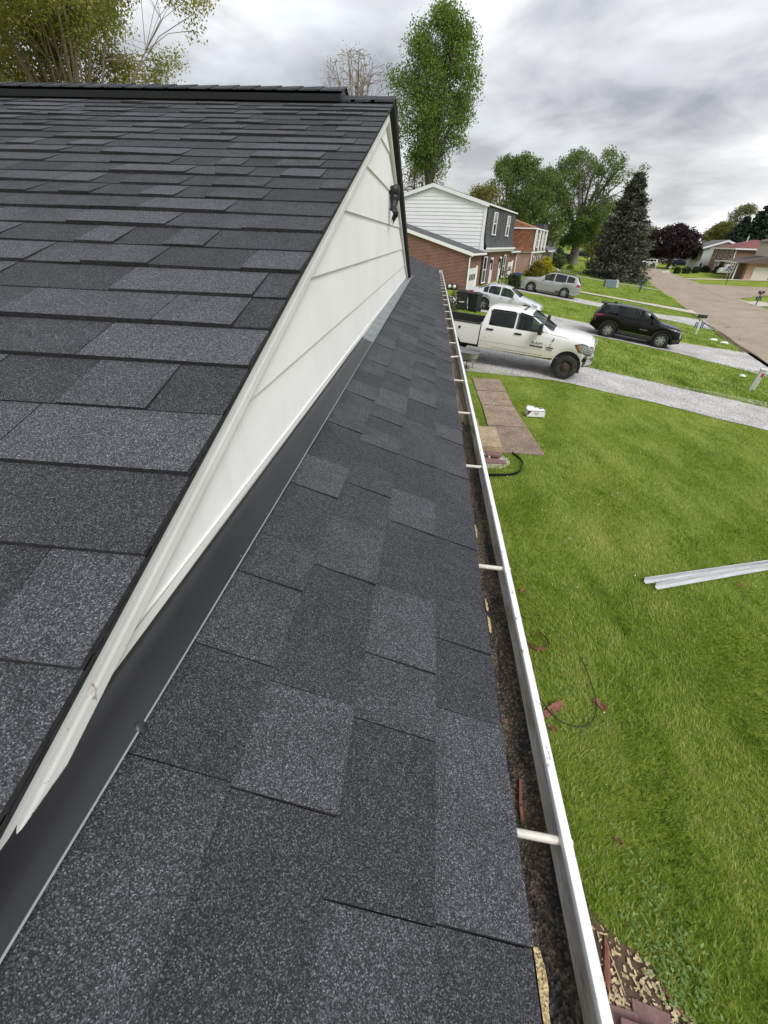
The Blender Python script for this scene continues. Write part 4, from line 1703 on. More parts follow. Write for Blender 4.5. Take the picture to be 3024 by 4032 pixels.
def wire(name, pts, r, mat, label, cat, lift=0.03):
    g = [hit(*q) + Vector((0, 0, lift)) for q in pts]
    path = []
    for i in range(len(g) - 1):
        for k in range(5):
            path.append(g[i].lerp(g[i + 1], k / 5))
    path.append(g[-1])
    for it in range(3):
        path = [path[0]] + [(path[i - 1] + path[i] * 2 + path[i + 1]) / 4 for i in range(1, len(path) - 1)] + [path[-1]]
    m = MB()
    m.tube(path, r, 6)
    return tag(m.build(name, mat, smooth=60), label, cat)


def r5(x, y):
    return (2000 + x * .6173, 2000 + y * .6173)


wire('cable', [r5(*q) for q in ((450, 965), (470, 1000), (490, 1045), (525, 1140), (550, 1225), (556, 1290), (540, 1360), (500, 1405), (460, 1417), (410, 1412), (330, 1385), (265, 1325), (225, 1275), (185, 1215))],
     0.006, MATS['wire_dark'], 'thin dark cable looped on the lawn beside the gutter', 'cable', 0.055)


def scrap(px, py, L_, W_, rz, bend, label, lift=0.05):
    """curled piece of old bark-brown sheet"""
    c = hit(px, py)
    m = MB()
    jag = [random.uniform(.45, 1.05) * (0.7 if k in (0, 10) else 1) for k in range(11)]
    m.grid(lambda u, v: ((u - .5) * L_, (v - .5) * W_ * jag[int(round(u * 10))], bend * (4 * (u - .5) ** 2) + 0.012 * math.sin(v * 5 + u * 4)), 10, 4)
    m.grid(lambda u, v: ((u - .5) * L_, (v - .5) * W_ * jag[int(round(u * 10))], bend * (4 * (u - .5) ** 2) + 0.012 * math.sin(v * 5 + u * 4) - 0.006), 10, 4, flip=True)
    o = m.build('bark_scrap', MATS['bark_red'], smooth=70)
    o.scale = (.8, .8, .8)
    o.location = c + Vector((0, 0, lift))
    o.rotation_euler = (0.12, -0.08, rz)
    return tag(o, label, 'bark scrap', 'bark scraps on the lawn')


scrap(*r5(280, 1300), 0.36, 0.115, 0.62, 0.02, 'large red-brown bark scrap under the cable beside the gutter')
scrap(*r5(582, 1272), 0.20, 0.10, -1.0, 0.02, 'leaf-shaped red-brown scrap just outside the cable loop')
scrap(*r5(200, 915), 0.13, 0.06, 0.3, 0.02, 'small dull red scrap below the curled strip, beside the gutter')
scrap(*r5(272, 1417), 0.13, 0.06, -0.7, 0.01, 'small tan scrap on the grass below the cable end')
scrap(*r5(85, 545), 0.12, 0.06, 0.9, 0.01, 'small orange scrap on the grass close to the gutter, farthest of the scraps')
scrap(2428, 3320, 0.09, 0.04, -0.8, 0.01, 'small orange scrap alone in the near grass right of the lowest hanger')
scrap(*r5(1060 * .6775 / .6173 * 0 + 1475, 505), 0.16, 0.05, 0.2, 0.01, 'dead tan leaf scrap beneath the metal strips')
c = hit(*r5(165, 850))
m = MB()
m.grid(lambda u, v: (0.19 * math.cos(0.6 + u * 4.6), 0.16 * math.sin(0.6 + u * 4.6), 0.03 + v * 0.045 * (1 - 0.4 * u)), 26, 2)
o = m.build('curled_strip', MATS['bark_red'], smooth=60)
o.location = c
o.rotation_euler = (0.1, 0.05, 2.0)
tag(o, 'dark brown strip curled into a ring on the grass by the gutter', 'strip')
# splintered wood piece and sticks in the chip bed
for (px, py, L_, W_, rz, lab) in ((2385, 3790, 0.30, 0.055, 1.35, 'splintered red-brown wood piece on the chip bed by the gutter'), (2420, 3820, 0.26, 0.012, 1.75, 'thin tan splinter beside the splintered wood piece'),
                                  (2395, 3920, 0.09, 0.012, 1.2, 'short pale splinter on the chips above the pavers'), (2675, 3990, 0.26, 0.025, -0.9, 'brown stick lying between the pavers and the lawn')):
    c = hit(px, py)
    m = MB()
    m.tube([(-L_ / 2, 0, .02), (-L_ / 4, W_ * .2, .028), (L_ / 4, -W_ * .1, .022), (L_ / 2, 0, .02)], [W_ * .15, W_ * .5, W_ * .4, W_ * .05], 6)
    o = m.build('wood_splinter', MATS['bark_red'] if W_ > 0.02 else MATS['wood_chip'], smooth=40)
    o.location = c
    o.rotation_euler = (0, 0, rz)
    tag(o, lab, 'wood splinter', 'wood splinters in the bed')

# two L-shaped metal strips


def r6(x, y):
    return (2450 + x * .346, 2150 + y * .346)


for (a, b, lab) in (((232, 425), (1659, 215), 'pale metal drip-edge strip on the lawn, farther of the crossed pair'), ((358, 492), (1659, 262), 'pale metal drip-edge strip on the lawn, nearer of the crossed pair')):
    A_, B_ = hit(*r6(*a)), hit(*r6(*b))
    dv = (B_ - A_).normalized()
    Ln = 3.05
    o_rz = math.atan2(dv.y, dv.x)
    m = MB()
    sl = dv.z
    w1, w2, tk = 0.085, 0.075, 0.002
    prof = [(0.0, 0.0), (-0.05, -0.012), (-0.052, -0.010), (-0.002, 0.003), (0.008, 0.060), (0.016, 0.064), (0.0165, 0.060), (0.010, 0.056)]
    m.prism(prof, 'x', 0, Ln)
    o = m.build('metal_strip', MATS['drip_metal'], recalc=True)
    o.location = A_ + Vector((0, 0, 0.045 if a[1] < 450 else 0.05))
    o.rotation_euler = (0, -math.asin(sl), o_rz)
    tag(o, lab, 'metal strip', 'metal strips on the lawn')

# white carton on the lawn
c = (hit(2072, 1646) + hit(2143, 1646)) / 2
box = thing('carton', 'white cardboard carton with dark print and maroon corner, lying on the lawn', 'box', c, 0.04)
m = MB()
W_, D_, H_ = 0.50, 0.30, 0.185
m.box((0, D_ / 2, H_ / 2 + 0.03), (W_, D_, H_))
m.build('carton_body', MATS['box_card'], box, bevel=0.006)
m = MB()
m.add([(-W_ / 2, -.003, H_ + .03), (-W_ / 2 + .13, -.003, H_ + .03), (-W_ / 2, -.003, .06)], [(0, 2, 1)])
m.build('printed_corner', MATS['box_maroon'], box)
m = MB()
m.add([(W_ / 2 - .01, D_ * .9, H_ + .0335), (W_ / 2 - .16, D_ * .9, H_ + .0335), (W_ / 2 - .12, D_ * .6, H_ + .0335), (W_ / 2 - .01, D_ * .7, H_ + .0335)], [(0, 1, 2, 3)])
m.build('printed_top_corner', MATS['box_ink'], box)
for i in range(9):       # unreadable line of lettering and a chevron under it
    m = MB()
    m.box((-0.06 + i * 0.017, -.003, H_ * .62 + .03), (0.011, .002, random.uniform(.018, .028)))
    m.build('print_stroke', MATS['box_ink'], box)
m = MB()
m.add([(-.05, -.0035, H_ * .5 + .03), (0.01, -.0035, H_ * .34 + .03), (.07, -.0035, H_ * .5 + .03), (.07, -.0035, H_ * .46 + .03), (.01, -.0035, H_ * .28 + .03), (-.05, -.0035, H_ * .46 + .03)],
      [(0, 5, 4, 1), (1, 4, 3, 2)])
m.build('print_chevron', MATS['box_ink'], box)
m = MB()
m.box((0, -.0025, H_ + .022), (W_, .002, .016))
m.build('print_band', MATS['box_ink'], box)
m = MB()
m.grid(lambda u, v: (-W_ / 2 + .02 + u * .2, D_ - .02 - v * .02, H_ + .03 + v * .07 - u * .02 * v), 4, 2)
m.build('flap', MATS['box_card'], box)

# grey wheelbarrow beside the truck, seen past the gutter
c = hit(1822, 1452)
wb = thing('wheelbarrow', 'grey wheelbarrow tub standing on the gravel beside the pickup bed', 'wheelbarrow', c, math.pi - AZ - 0.25)
m = MB()


def tub(u, v):
    a = u * 2 * math.pi
    k = 0.62 + 0.38 * v
    cx_, sy_ = math.cos(a), math.sin(a)
    e = 0.38
    x = 0.62 * k * math.copysign(abs(cx_) ** e, cx_)
    y = 0.36 * k * math.copysign(abs(sy_) ** e, sy_)
    return (x + 0.12 * (v - .5), y, 0.34 + 0.34 * v + 0.10 * (x > 0) * v * x)


m.grid(tub, 32, 5)
m.grid(lambda u, v: tuple(Vector(tub(u, 0)) * 1.0 * v + Vector((0, 0, .34)) * (1 - v)), 32, 1)
m.build('tub', MATS['wheelbarrow_tub'], wb, smooth=50)
m = MB()
m.tube([tub(i / 32, 1) for i in range(33)], 0.016, 6)
m.build('tub_rim', MATS['wheelbarrow_tub'], wb, smooth=60)
for s_ in (-1, 1):
    m = MB()
    m.tube([(0.75, 0.06 * s_, 0.2), (0.2, 0.2 * s_, 0.31), (-0.75, 0.33 * s_, 0.52)], 0.018, 8)
    m.build('handle', MATS['bark'], wb)
    m = MB()
    m.tube([(-0.25, 0.24 * s_, 0.38), (-0.3, 0.26 * s_, 0.0)], 0.014, 6)
    m.build('leg', MATS['iron_black'], wb)
m = MB()
m.lathe([(0.10, -.04), (0.17, -.05), (0.2, -.03), (0.2, .03), (0.17, .05), (0.10, .04)], 20, axis='y', c=(0.78, 0, 0.2))
m.build('wheel', MATS['tyre'], wb, smooth=50)
# ------------------------------------------------------------------ neighbouring houses (local x to the street, y along it)
def clipped_board(m, x0, x1, zf, z0, z1):
    pass


def window(parent, y, z, w, h, x, face='x', frame='white_paint', glass='window_glass', rail=True, depth=0.05, sgn=1):
    """window on a facade facing +x (face='x') or a side facing -y (face='y')"""
    fr = MB()
    t = 0.06

    def bx(m, a, b, c, d, o0, o1):
        # a..b along the wall, c..d height, o0..o1 outward
        if face == 'x':
            m.box((x + sgn * (o0 + o1) / 2, (a + b) / 2, (c + d) / 2), (abs(o1 - o0), b - a, d - c))
        else:
            m.box(((a + b) / 2, x - (o0 + o1) / 2, (c + d) / 2), (b - a, abs(o1 - o0), d - c))
    bx(fr, y - w / 2, y - w / 2 + t, z, z + h, 0.0, depth)
    bx(fr, y + w / 2 - t, y + w / 2, z, z + h, 0.0, depth)
    bx(fr, y - w / 2 + t, y + w / 2 - t, z + h - t, z + h, 0.0, depth)
    bx(fr, y - w / 2 - 0.03, y + w / 2 + 0.03, z - 0.04, z + t * .6, 0.0, depth + 0.03)
    if rail:
        bx(fr, y - w / 2 + t, y + w / 2 - t, z + h * .5 - .03, z + h * .5 + .03, 0.0, depth - 0.015)
    o = fr.build('window', MATS[frame], parent)
    g = MB()
    bx(g, y - w / 2 + t, y + w / 2 - t, z + t * .6, z + h - t, 0.002, depth * .45)
    g.build('pane', MATS[glass], o)
    return o


def part_box(parent, name, c, d, mat, bevel=None):
    m = MB()
    m.box(c, d)
    return m.build(name, MATS[mat], parent, bevel=bevel)


def part_prism(parent, name, poly, ax, a, b, mat):
    m = MB()
    m.prism(poly, ax, a, b)
    return m.build(name, MATS[mat], parent, recalc=True)


# --- duplex with white siding, brick ground floor and dark mansard front
H2P, H2S = -9.62, 37.75
h2 = street_thing('brick_duplex', 'brick duplex with white-sided gable and dark shingled mansard front, next door', 'house', H2P, H2S, 0.85)
EV = 2.56                                     # eave above its ground
# side wall of the garage wing: sloping top
part_prism(h2, 'garage_wall', [(-10.5, -0.6), (-0.02, -0.6), (-0.02, EV), (-10.5, EV + 2.70)], 'y', 0.0, 4.25, 'brick_red')
part_prism(h2, 'garage_wall', [(-9.7, -0.6), (-0.02, -0.6), (-0.02, EV), (-9.7, EV + 2.5)], 'y', 17.3, 21.6, 'brick_red')
part_box(h2, 'main_wall', (-4.9, 10.78, 1.1), (9.7, 13.04, 3.4), 'brick_red')
for (y0_, y1_) in ((-0.10, 4.2), (17.35, 21.7)):
    sl = 2.70 / 10.48
    m = MB()
    m.prism([(0.30, EV + 0.02 - 0.30 * sl), (-10.6, EV + 0.02 + 10.6 * sl), (-10.6, EV + 0.17 + 10.6 * sl), (0.30, EV + 0.17 - 0.30 * sl)], 'y', y0_ + .04, y1_)
    r_ = m.build('garage_roof', MATS['roof_dark'], h2, recalc=True)
    m = MB()
    m.prism([(0.32, EV - 0.07 - 0.3 * sl), (-10.6, EV - 0.07 + 10.6 * sl), (-10.6, EV + 0.155 + 10.6 * sl), (0.32, EV + 0.155 - 0.3 * sl)], 'y', y0_ - 0.06, y0_ + .04)
    m.build('rake_trim', MATS['white_paint'], r_, recalc=True)
    m = MB()
    m.box((0.34, (y0_ + y1_) / 2, EV - 0.02), (0.12, y1_ - y0_, 0.13))
    m.build('gutter', MATS['white_paint'], r_)
# upper storey
TOPR, APX, APZ = 5.90, -4.75, 7.20
yA, yB = 4.25, 17.3
part_prism(h2, 'upper_wall', [(-9.5, 2.9), (-0.10, 2.9), (-0.10, TOPR), (APX, APZ - 0.03), (-9.4, TOPR)], 'y', yA + .05, yB, 'vinyl_white')
# individual siding boards on the visible gable
nb = 17
z_lo = 2.78
for i in range(nb):
    z0 = z_lo + i * 0.262
    z1 = z0 + 0.262
    if z0 > APZ - 0.2:
        break

    def xr(z):
        return -0.11 if z < TOPR else -0.11 - (z - TOPR) * (abs(APX) - 0.1) / (APZ - TOPR)

    def xl(z):
        return -9.4 if z < TOPR else -9.4 + (z - TOPR) * (9.4 + APX) / (APZ - TOPR)
    z1 = min(z1, APZ - 0.12)
    m = MB()
    m.add([(xl(z0), yA + .05, z0), (xr(z0), yA + .05, z0), (xr(z1), yA + .05, z1), (xl(z1), yA + .05, z1),
           (xl(z0), yA + .012, z0), (xr(z0), yA + .012, z0), (xr(z1), yA + .043, z1), (xl(z1), yA + .043, z1)],
          [(0, 1, 2, 3), (7, 6, 5, 4), (0, 4, 5, 1), (1, 5, 6, 2), (2, 6, 7, 3), (3, 7, 4, 0)])
    m.build('siding_board', MATS['vinyl_white'], h2, recalc=True)
part_prism(h2, 'corner_board', [(-0.30, 2.75), (0.05, 2.75), (-0.03, 3.3), (-0.10, 4.0), (-0.09, TOPR), (-0.30, TOPR)], 'y', yA - 0.03, yA + .06, 'vinyl_white')
# roof over the upper storey
m = MB()
m.prism([(0.06, TOPR - 0.02), (APX, APZ - 0.02), (-9.6, TOPR - 0.02), (-9.6, TOPR + 0.12), (APX, APZ + 0.13), (0.06, TOPR + 0.12)], 'y', yA - 0.10, yB + .25)
rf = m.build('roof', MATS['roof_dark'], h2, recalc=True)
m = MB()
m.prism([(0.07, TOPR - 0.16), (APX, APZ - 0.16), (-9.6, TOPR - 0.16), (-9.6, TOPR + 0.09), (APX, APZ + 0.10), (0.07, TOPR + 0.09)], 'y', yA - 0.16, yA - 0.10)
m.build('rake_trim', MATS['vinyl_white'], rf, recalc=True)
# mansard face, flaring out at the foot
m = MB()
prof = [(0.0, TOPR), (0.0, 4.2), (0.03, 3.8), (0.10, 3.4), (0.22, 3.08), (0.30, 2.96)]
m.grid(lambda u, v: (lambda k: (prof[k][0], yA + .06 + u * (yB - yA - .06), prof[k][1]))(int(round(v * 5))), 2, 5, flip=True)
mans = m.build('mansard', MATS['mansard_shingle'], h2, smooth=40, recalc=True)
part_box(h2, 'mansard_gutter', (0.36, (yA + yB) / 2, 2.90), (0.14, yB - yA + .3, 0.13), 'white_paint')
part_box(h2, 'mansard_cornice', (0.16, (yA + yB) / 2, 2.74), (0.30, yB - yA, 0.16), 'white_paint')
part_box(h2, 'mansard_cap', (0.09, (yA + yB) / 2, TOPR + 0.02), (0.10, yB - yA + .1, 0.1), 'white_paint')
for y in (7.3, 13.4):
    window(h2, y, 3.92, 1.25, 1.62, 0.02, depth=0.09)
# doors and windows below; shutters
for (yc, kind) in ((1.55, 'garage'), (18.3, 'garage')):
    part_box(h2, 'garage_door', (0.0, yc, 0.75), (0.06, 2.3, 1.62), 'garage_white')
    for k in range(4):
        part_box(h2, 'garage_pane', (0.035, yc - 0.78 + k * 0.52, 0.93), (0.012, 0.36, 0.42), 'window_glass')
    part_box(h2, 'garage_jamb', (0.04, yc + 1.22, 0.85), (0.12, 0.14, 1.7), 'white_paint')
    part_box(h2, 'garage_recess', (0.012, yc + 1.42, 0.85), (0.03, 0.26, 1.66), 'dark_shutter')
for yc in (5.6, 14.5):
    window(h2, yc, 0.30, 1.3, 2.0, 0.01, depth=0.07)
    for s_ in (-1, 1):
        part_box(h2, 'shutter', (0.03, yc + s_ * 0.92, 1.3), (0.05, 0.46, 2.1), 'dark_shutter')
for yc in (8.4, 12.4):
    d_ = part_box(h2, 'front_door', (0.03, yc, 1.1), (0.06, 0.95, 2.15), 'door_white')
    m = MB()
    m.box((0.068, yc, 1.6), (0.01, 0.6, 0.8))
    m.build('pane', MATS['window_glass'], d_)
    part_box(h2, 'porch_lamp', (0.10, yc - 0.75, 1.9), (0.14, 0.14, 0.3), 'dark_shutter')
for y in (-0.03, 21.62):
    m = MB()
    m.tube([(0.30, y, EV - 0.05), (0.07, y, EV - 0.25), (0.07, y, -0.3)], 0.055, 6)
    m.build('downspout', MATS['white_paint'], h2)
# side chimney vent hidden; twin meters on the brick side
mt = thing('electric_meters', 'pair of round electric meters in black cases on the brick side wall', 'meter', (*xy(on_s(1783, 1112, H2S - .06)[0], H2S - .1), on_s(1783, 1130, H2S)[2]), -AZ)
m = MB()
m.box((0, 0, 0.0), (0.86, 0.14, 0.44))
m.build('case', MATS['iron_black'], mt, bevel=0.02)
m = MB()
m.box((0.02, 0, -0.48), (0.36, 0.14, 0.56))
m.build('switch_box', MATS['iron_black'], mt, bevel=0.02)
for s_ in (-1, 1):
    m = MB()
    m.lathe([(0.0, -0.20), (0.10, -0.195), (0.135, -0.16), (0.14, -0.06)], 20, axis='y', c=(s_ * 0.2, 0, 0.05))
    m.build('meter_dial', MATS['meter_glass'], mt, smooth=50)
m = MB()
m.tube([(0.25, -.02, -0.3), (0.25, -.02, -2.0)], 0.05, 8)
m.build('conduit', MATS['iron_black'], mt)

# --- brown shake mansard house
H3P, H3S = -8.27, 61.5
h3 = street_thing('shake_mansard_house', 'house with brown shake mansard, pink brick and dark shutters behind the yellow shrub', 'house', H3P, H3S, 0.75)
part_box(h3, 'side_wall', (-3.5, 0.15, 0.95), (7.0, 0.3, 3.2), 'brick_pink')
part_box(h3, 'front_wall', (-3.62, 6.35, 0.95), (7.2, 12.1, 3.2), 'cream_siding')
m = MB()
ZT = 4.93
prof = [(-0.12, ZT), (-0.05, 3.6), (0.02, 3.0), (0.14, 2.66)]
m.grid(lambda u, v: (lambda k: (prof[k][0], 0.0 + u * 12.4, prof[k][1]))(int(round(v * 3))), 2, 3, flip=True)
m.build('front_mansard', MATS['brown_trim'], h3, recalc=True)
m = MB()
m.grid(lambda u, v: (lambda k: (-7.0 + u * (7.0 + prof[k][0]), -prof[k][0] - 0.1 if True else 0, prof[k][1]))(int(round(v * 3))), 2, 3)
m.build('side_mansard', MATS['shake_brown'], h3, recalc=True)
part_prism(h3, 'hip_roof', [(0.05, ZT), (-7.2, ZT), (-7.2, ZT + 1.0), (-3.6, ZT + 1.05)], 'y', 0.0, 12.4, 'roof_copper')
m = MB()
m.add([(0.08, -0.05, ZT - .02), (-7.1, -0.05, ZT - .02), (-7.1, 3.6, ZT + 1.05), (-3.6, 3.6, ZT + 1.08), (0.08, 12.4, ZT - .02), (-3.6, 9.0, ZT + 1.08)], [(0, 1, 2, 3), (0, 3, 5, 4)])
m.build('roof', MATS['roof_copper'], h3, recalc=True)
part_box(h3, 'eave_trim', (0.12, 6.2, 2.58), (0.18, 12.6, 0.16), 'white_paint')
part_box(h3, 'eave_trim', (-3.4, -0.06, 2.58), (7.2, 0.14, 0.14), 'white_paint')
part_box(h3, 'roof_trim', (0.0, 6.2, ZT), (0.16, 12.5, 0.14), 'white_paint')
part_box(h3, 'roof_trim', (-3.5, -0.03, ZT), (7.0, 0.12, 0.12), 'white_paint')
for y in (1.0, 4.6, 7.6, 11.2):
    part_box(h3, 'window_casing', (0.06, y, 3.75), (0.16, 0.7, 2.1), 'white_paint')
for y in (2.8, 9.4):
    window(h3, y, 3.1, 1.3, 1.4, 0.08, depth=0.06)
for y in (1.4, 3.6, 5.6, 7.6, 9.8, 11.4):
    part_box(h3, 'shutter', (0.02, y, 1.2), (0.05, 0.75, 2.3), 'brown_trim')
for y in (2.5, 8.7):
    window(h3, y, 0.4, 1.2, 1.7, 0.0, depth=0.05)
m = MB()
m.tube([(0.1, -0.05, 2.5), (0.1, -0.05, -0.4)], 0.07, 6)
m.build('downspout', MATS['white_paint'], h3)
part_box(h3, 'porch_lamp', (0.12, 12.0, 1.9), (0.2, 0.2, 0.3), 'lamp_clear')

# --- low brick wing house with grey gable roof
h4 = street_thing('brick_gable_house', 'brick house with grey gabled roof and dark dormer beyond the brown mansard', 'house', -8.6, 77.5, 0.95)
part_box(h4, 'wall', (-3.5, 4.0, 1.0), (7.0, 8.0, 3.0), 'brick_brown')
m = MB()
m.prism([(0.6, 2.35), (-4.0, 4.1), (-8.0, 2.35), (-8.0, 2.5), (-4.0, 4.28), (0.6, 2.5)], 'y', -0.5, 8.4)
m.build('roof', MATS['roof_grey'], h4, recalc=True)
part_box(h4, 'upper_wall', (-3.2, 5.4, 4.2), (4.2, 5.2, 3.0), 'roof_dark')
for y in (1.4, 3.0, 4.6):
    window(h4, y, 0.5, 0.7, 1.7, 0.0, depth=0.05)
part_box(h4, 'eave_trim', (0.62, 4.0, 2.36), (0.1, 9.0, 0.16), 'white_paint')
part_box(h4, 'porch_lamp', (0.1, 2.2, 1.9), (0.22, 0.22, 0.3), 'lamp_clear')

# --- pale split-level past it
h5 = street_thing('pale_split_level', 'pale sided split-level house with grey roof behind the blue car', 'house', -10.5, 101, 1.2)
part_box(h5, 'wall', (-4.0, 5.0, 2.4), (8.0, 10.0, 4.4), 'vinyl_grey')
m = MB()
m.prism([(0.8, 4.3), (-4.0, 5.9), (-8.8, 4.3), (-8.8, 4.5), (-4.0, 6.1), (0.8, 4.5)], 'y', -0.6, 10.6)
m.build('roof', MATS['roof_grey'], h5, recalc=True)
for y in (2.2, 5.4, 8.2):
    w_ = window(h5, y, 2.6, 1.1, 1.3, 0.0, depth=0.06)
    for s_ in (-1, 1):
        part_box(h5, 'shutter', (0.03, y + s_ * 0.8, 3.25), (0.05, 0.4, 1.4), 'dark_shutter')
part_box(h5, 'balcony', (0.4, 4.5, 2.0), (0.8, 5.0, 0.9), 'vinyl_white')

# --- houses across the street on the right (facades face -x)
cb = on_s(2862, 1084, 128.0)
h6 = street_thing('red_roof_house', 'two-storey red brick house with dark red hip roof across the street', 'house', cb[0], 128.0, -0.35)
h6.rotation_euler[2] += 0.16
part_box(h6, 'wall', (5.0, 6.5, 2.4), (10, 13, 5.0), 'brick_brown')
m = MB()
zt, zr = 4.9, 6.7
m.add([(-.5, -.5, zt), (10.5, -.5, zt), (10.5, 13.5, zt), (-.5, 13.5, zt), (5.0, 5.2, zr), (5.0, 8.0, zr)],
      [(0, 1, 4), (1, 2, 5, 4), (2, 3, 5), (3, 0, 4, 5), (3, 2, 1, 0)])
rf = m.build('roof', MATS['roof_brownred'], h6, recalc=True)
for q in ((3.6, 6.5), (7.0, 4.6)):
    m = MB()
    m.tube([(q[0], q[1], 6.0), (q[0], q[1], 7.4)], 0.14, 8)
    m.build('vent_pipe', MATS['vinyl_grey'], rf)
part_box(h6, 'eave_trim', (5.0, -.52, zt), (11.2, 0.12, 0.26), 'white_paint')
part_box(h6, 'eave_trim', (-.52, 6.5, zt), (0.12, 14.2, 0.26), 'white_paint')
for y in (1.6, 4.2, 6.8, 9.4):
    window(h6, y * 1.18, 3.05, 1.0, 1.4, 0.0, depth=0.08, sgn=-1)
for y in (2.4, 8.4):
    window(h6, y, 0.6, 1.6, 1.7, 0.0, depth=0.08, sgn=-1)
part_box(h6, 'front_door', (-.06, 5.2, 1.0), (0.1, 1.0, 2.1), 'brown_trim')
for y in (4.4, 6.0):
    part_box(h6, 'porch_post', (-.9, y, 1.2), (0.16, 0.16, 2.5), 'white_paint')
part_box(h6, 'porch_roof', (-.6, 5.2, 2.55), (1.4, 2.6, 0.2), 'white_paint')
m = MB()
m.tube([(-.1, -.1, 4.8), (-.1, -.1, 0)], 0.09, 6)
m.build('downspout', MATS['white_paint'], h6)

h7 = street_thing('grey_gable_house', 'grey and white two-storey gabled house right of the purple tree', 'house', on_s(2745, 1060, 143)[0], 143, -0.3)
h7.rotation_euler[2] += 0.12
part_prism(h7, 'wall', [(0, -0.3), (8.4, -0.3), (8.4, 4.9), (4.2, 6.3), (0, 4.9)], 'y', 0, 11, 'vinyl_grey')
m = MB()
m.prism([(-.6, 4.8), (4.2, 6.4), (9.0, 4.8), (9.0, 5.0), (4.2, 6.62), (-.6, 5.0)], 'y', -.5, 11.5)
rf = m.build('roof', MATS['roof_grey'], h7, recalc=True)
m = MB()
m.prism([(-.6, 4.6), (4.2, 6.2), (9.0, 4.6), (9.0, 4.97), (4.2, 6.58), (-.6, 4.97)], 'y', -.62, -.5)
m.build('rake_trim', MATS['vinyl_white'], rf, recalc=True)
for y in (2, 5.5, 9):
    window(h7, y, 3.3, 1.0, 1.4, 0.0, depth=0.08, sgn=-1)
    part_box(h7, 'shutter', (-.05, y - .9, 4.0), (.06, .5, 1.5), 'dark_shutter')
part_box(h7, 'brick_base', (-.05, 5.5, 0.9), (0.12, 11, 2.4), 'vinyl_white')
for y in (2.5, 7.5):
    part_box(h7, 'wall_lamp', (-.15, y, 1.9), (0.25, 0.3, 0.3), 'lamp_clear')

cb = on_s(2925, 1092, 112.0)
h8 = street_thing('tan_porch_house', 'tan brick house with brown roof and covered porch at the right edge', 'house', cb[0], 112.0, -0.25)
part_box(h8, 'wall', (9, 6.5, 1.2), (16, 10, 3.0), 'brick_tan')
part_box(h8, 'porch_back', (0.7, 6.5, 1.2), (0.3, 12, 3.0), 'brick_brown')
part_box(h8, 'garage_wall', (4.5, 0.6, 1.2), (9.0, 2.0, 3.0), 'brick_tan')
m = MB()
m.prism([(-2.2, 2.6), (4.0, 4.1), (17, 4.1), (17, 2.6)], 'y', -1.2, 12.5)
m.build('lower_roof', MATS['roof_brown'], h8, recalc=True)
part_box(h8, 'upper_wall', (9.6, 5.5, 4.9), (14, 9.0, 2.6), 'beige_siding')
m = MB()
m.add([(1.9, .2, 6.1), (17.3, .2, 6.1), (17.3, 10.8, 6.1), (1.9, 10.8, 6.1), (6.5, 5.5, 7.8), (13, 5.5, 7.8)], [(0, 1, 5, 4), (1, 2, 5), (2, 3, 4, 5), (3, 0, 4), (3, 2, 1, 0)])
m.build('upper_roof', MATS['roof_brown'], h8, recalc=True)
for x_ in (4.0, 6.0, 8.2):
    window(h8, x_, 4.4, 0.8, 1.2, 1.0, 'y', depth=0.08)
    part_box(h8, 'shutter', (x_ - .62, .96, 5.0), (.36, .07, 1.3), 'dark_shutter')
for y in (0.0, 2.6, 5.2):
    part_box(h8, 'porch_post', (-1.6, y, 1.1), (0.18, 0.18, 2.9), 'white_paint')
part_box(h8, 'garage_door', (2.4, -.43, 1.0), (2.6, .08, 2.1), 'cream_siding')
part_box(h8, 'gutter', (-2.25, 5.6, 2.62), (.14, 13.6, .16), 'white_paint')

h9 = street_thing('far_ranch_house', 'long low brick ranch house behind the parked cars at the street bend', 'house', on_s(2545, 1020, 196)[0] - 16, 196, 0.1)
part_box(h9, 'wall', (14, 5, 1.4), (34, 9, 3.2), 'brick_pink')
m = MB()
m.prism([(-.6, 2.8), (5, 5.0), (10.6, 2.8)], 'x', -4, 32)
m.build('roof', MATS['roof_grey'], h9, recalc=True)
for x_ in (2, 7, 12, 17, 22, 27):
    window(h9, x_, 0.9, 1.8, 1.4, 0.5, 'y', depth=0.1)
for x_ in (9.6, 14.5):
    part_box(h9, 'garage_door', (x_ + 2, .42, 1.1), (2.6, .1, 2.2), 'garage_white')

# --- railing, bins and shrubs in front of the duplex
rl = street_thing('porch_railing', 'black iron porch railing in front of the duplex doors', 'railing', -8.1, 44.0)
m = MB()
m.tube([(0, -1.2, 0.0), (0, -1.2, 1.0)], 0.03, 6)
m.build('post', MATS['iron_black'], rl)
for y in (0.6, 2.4, 4.4):
    m = MB()
    m.tube([(0, y, 0.0), (0, y, 1.25)], 0.03, 6)
    m.build('post', MATS['iron_black'], rl)
for z in (0.55, 1.2):
    m = MB()
    m.tube([(0, -1.2, z - .25), (0, 0.6, z), (0, 4.4, z)], 0.028, 6)
    m.build('rail', MATS['iron_black'], rl)
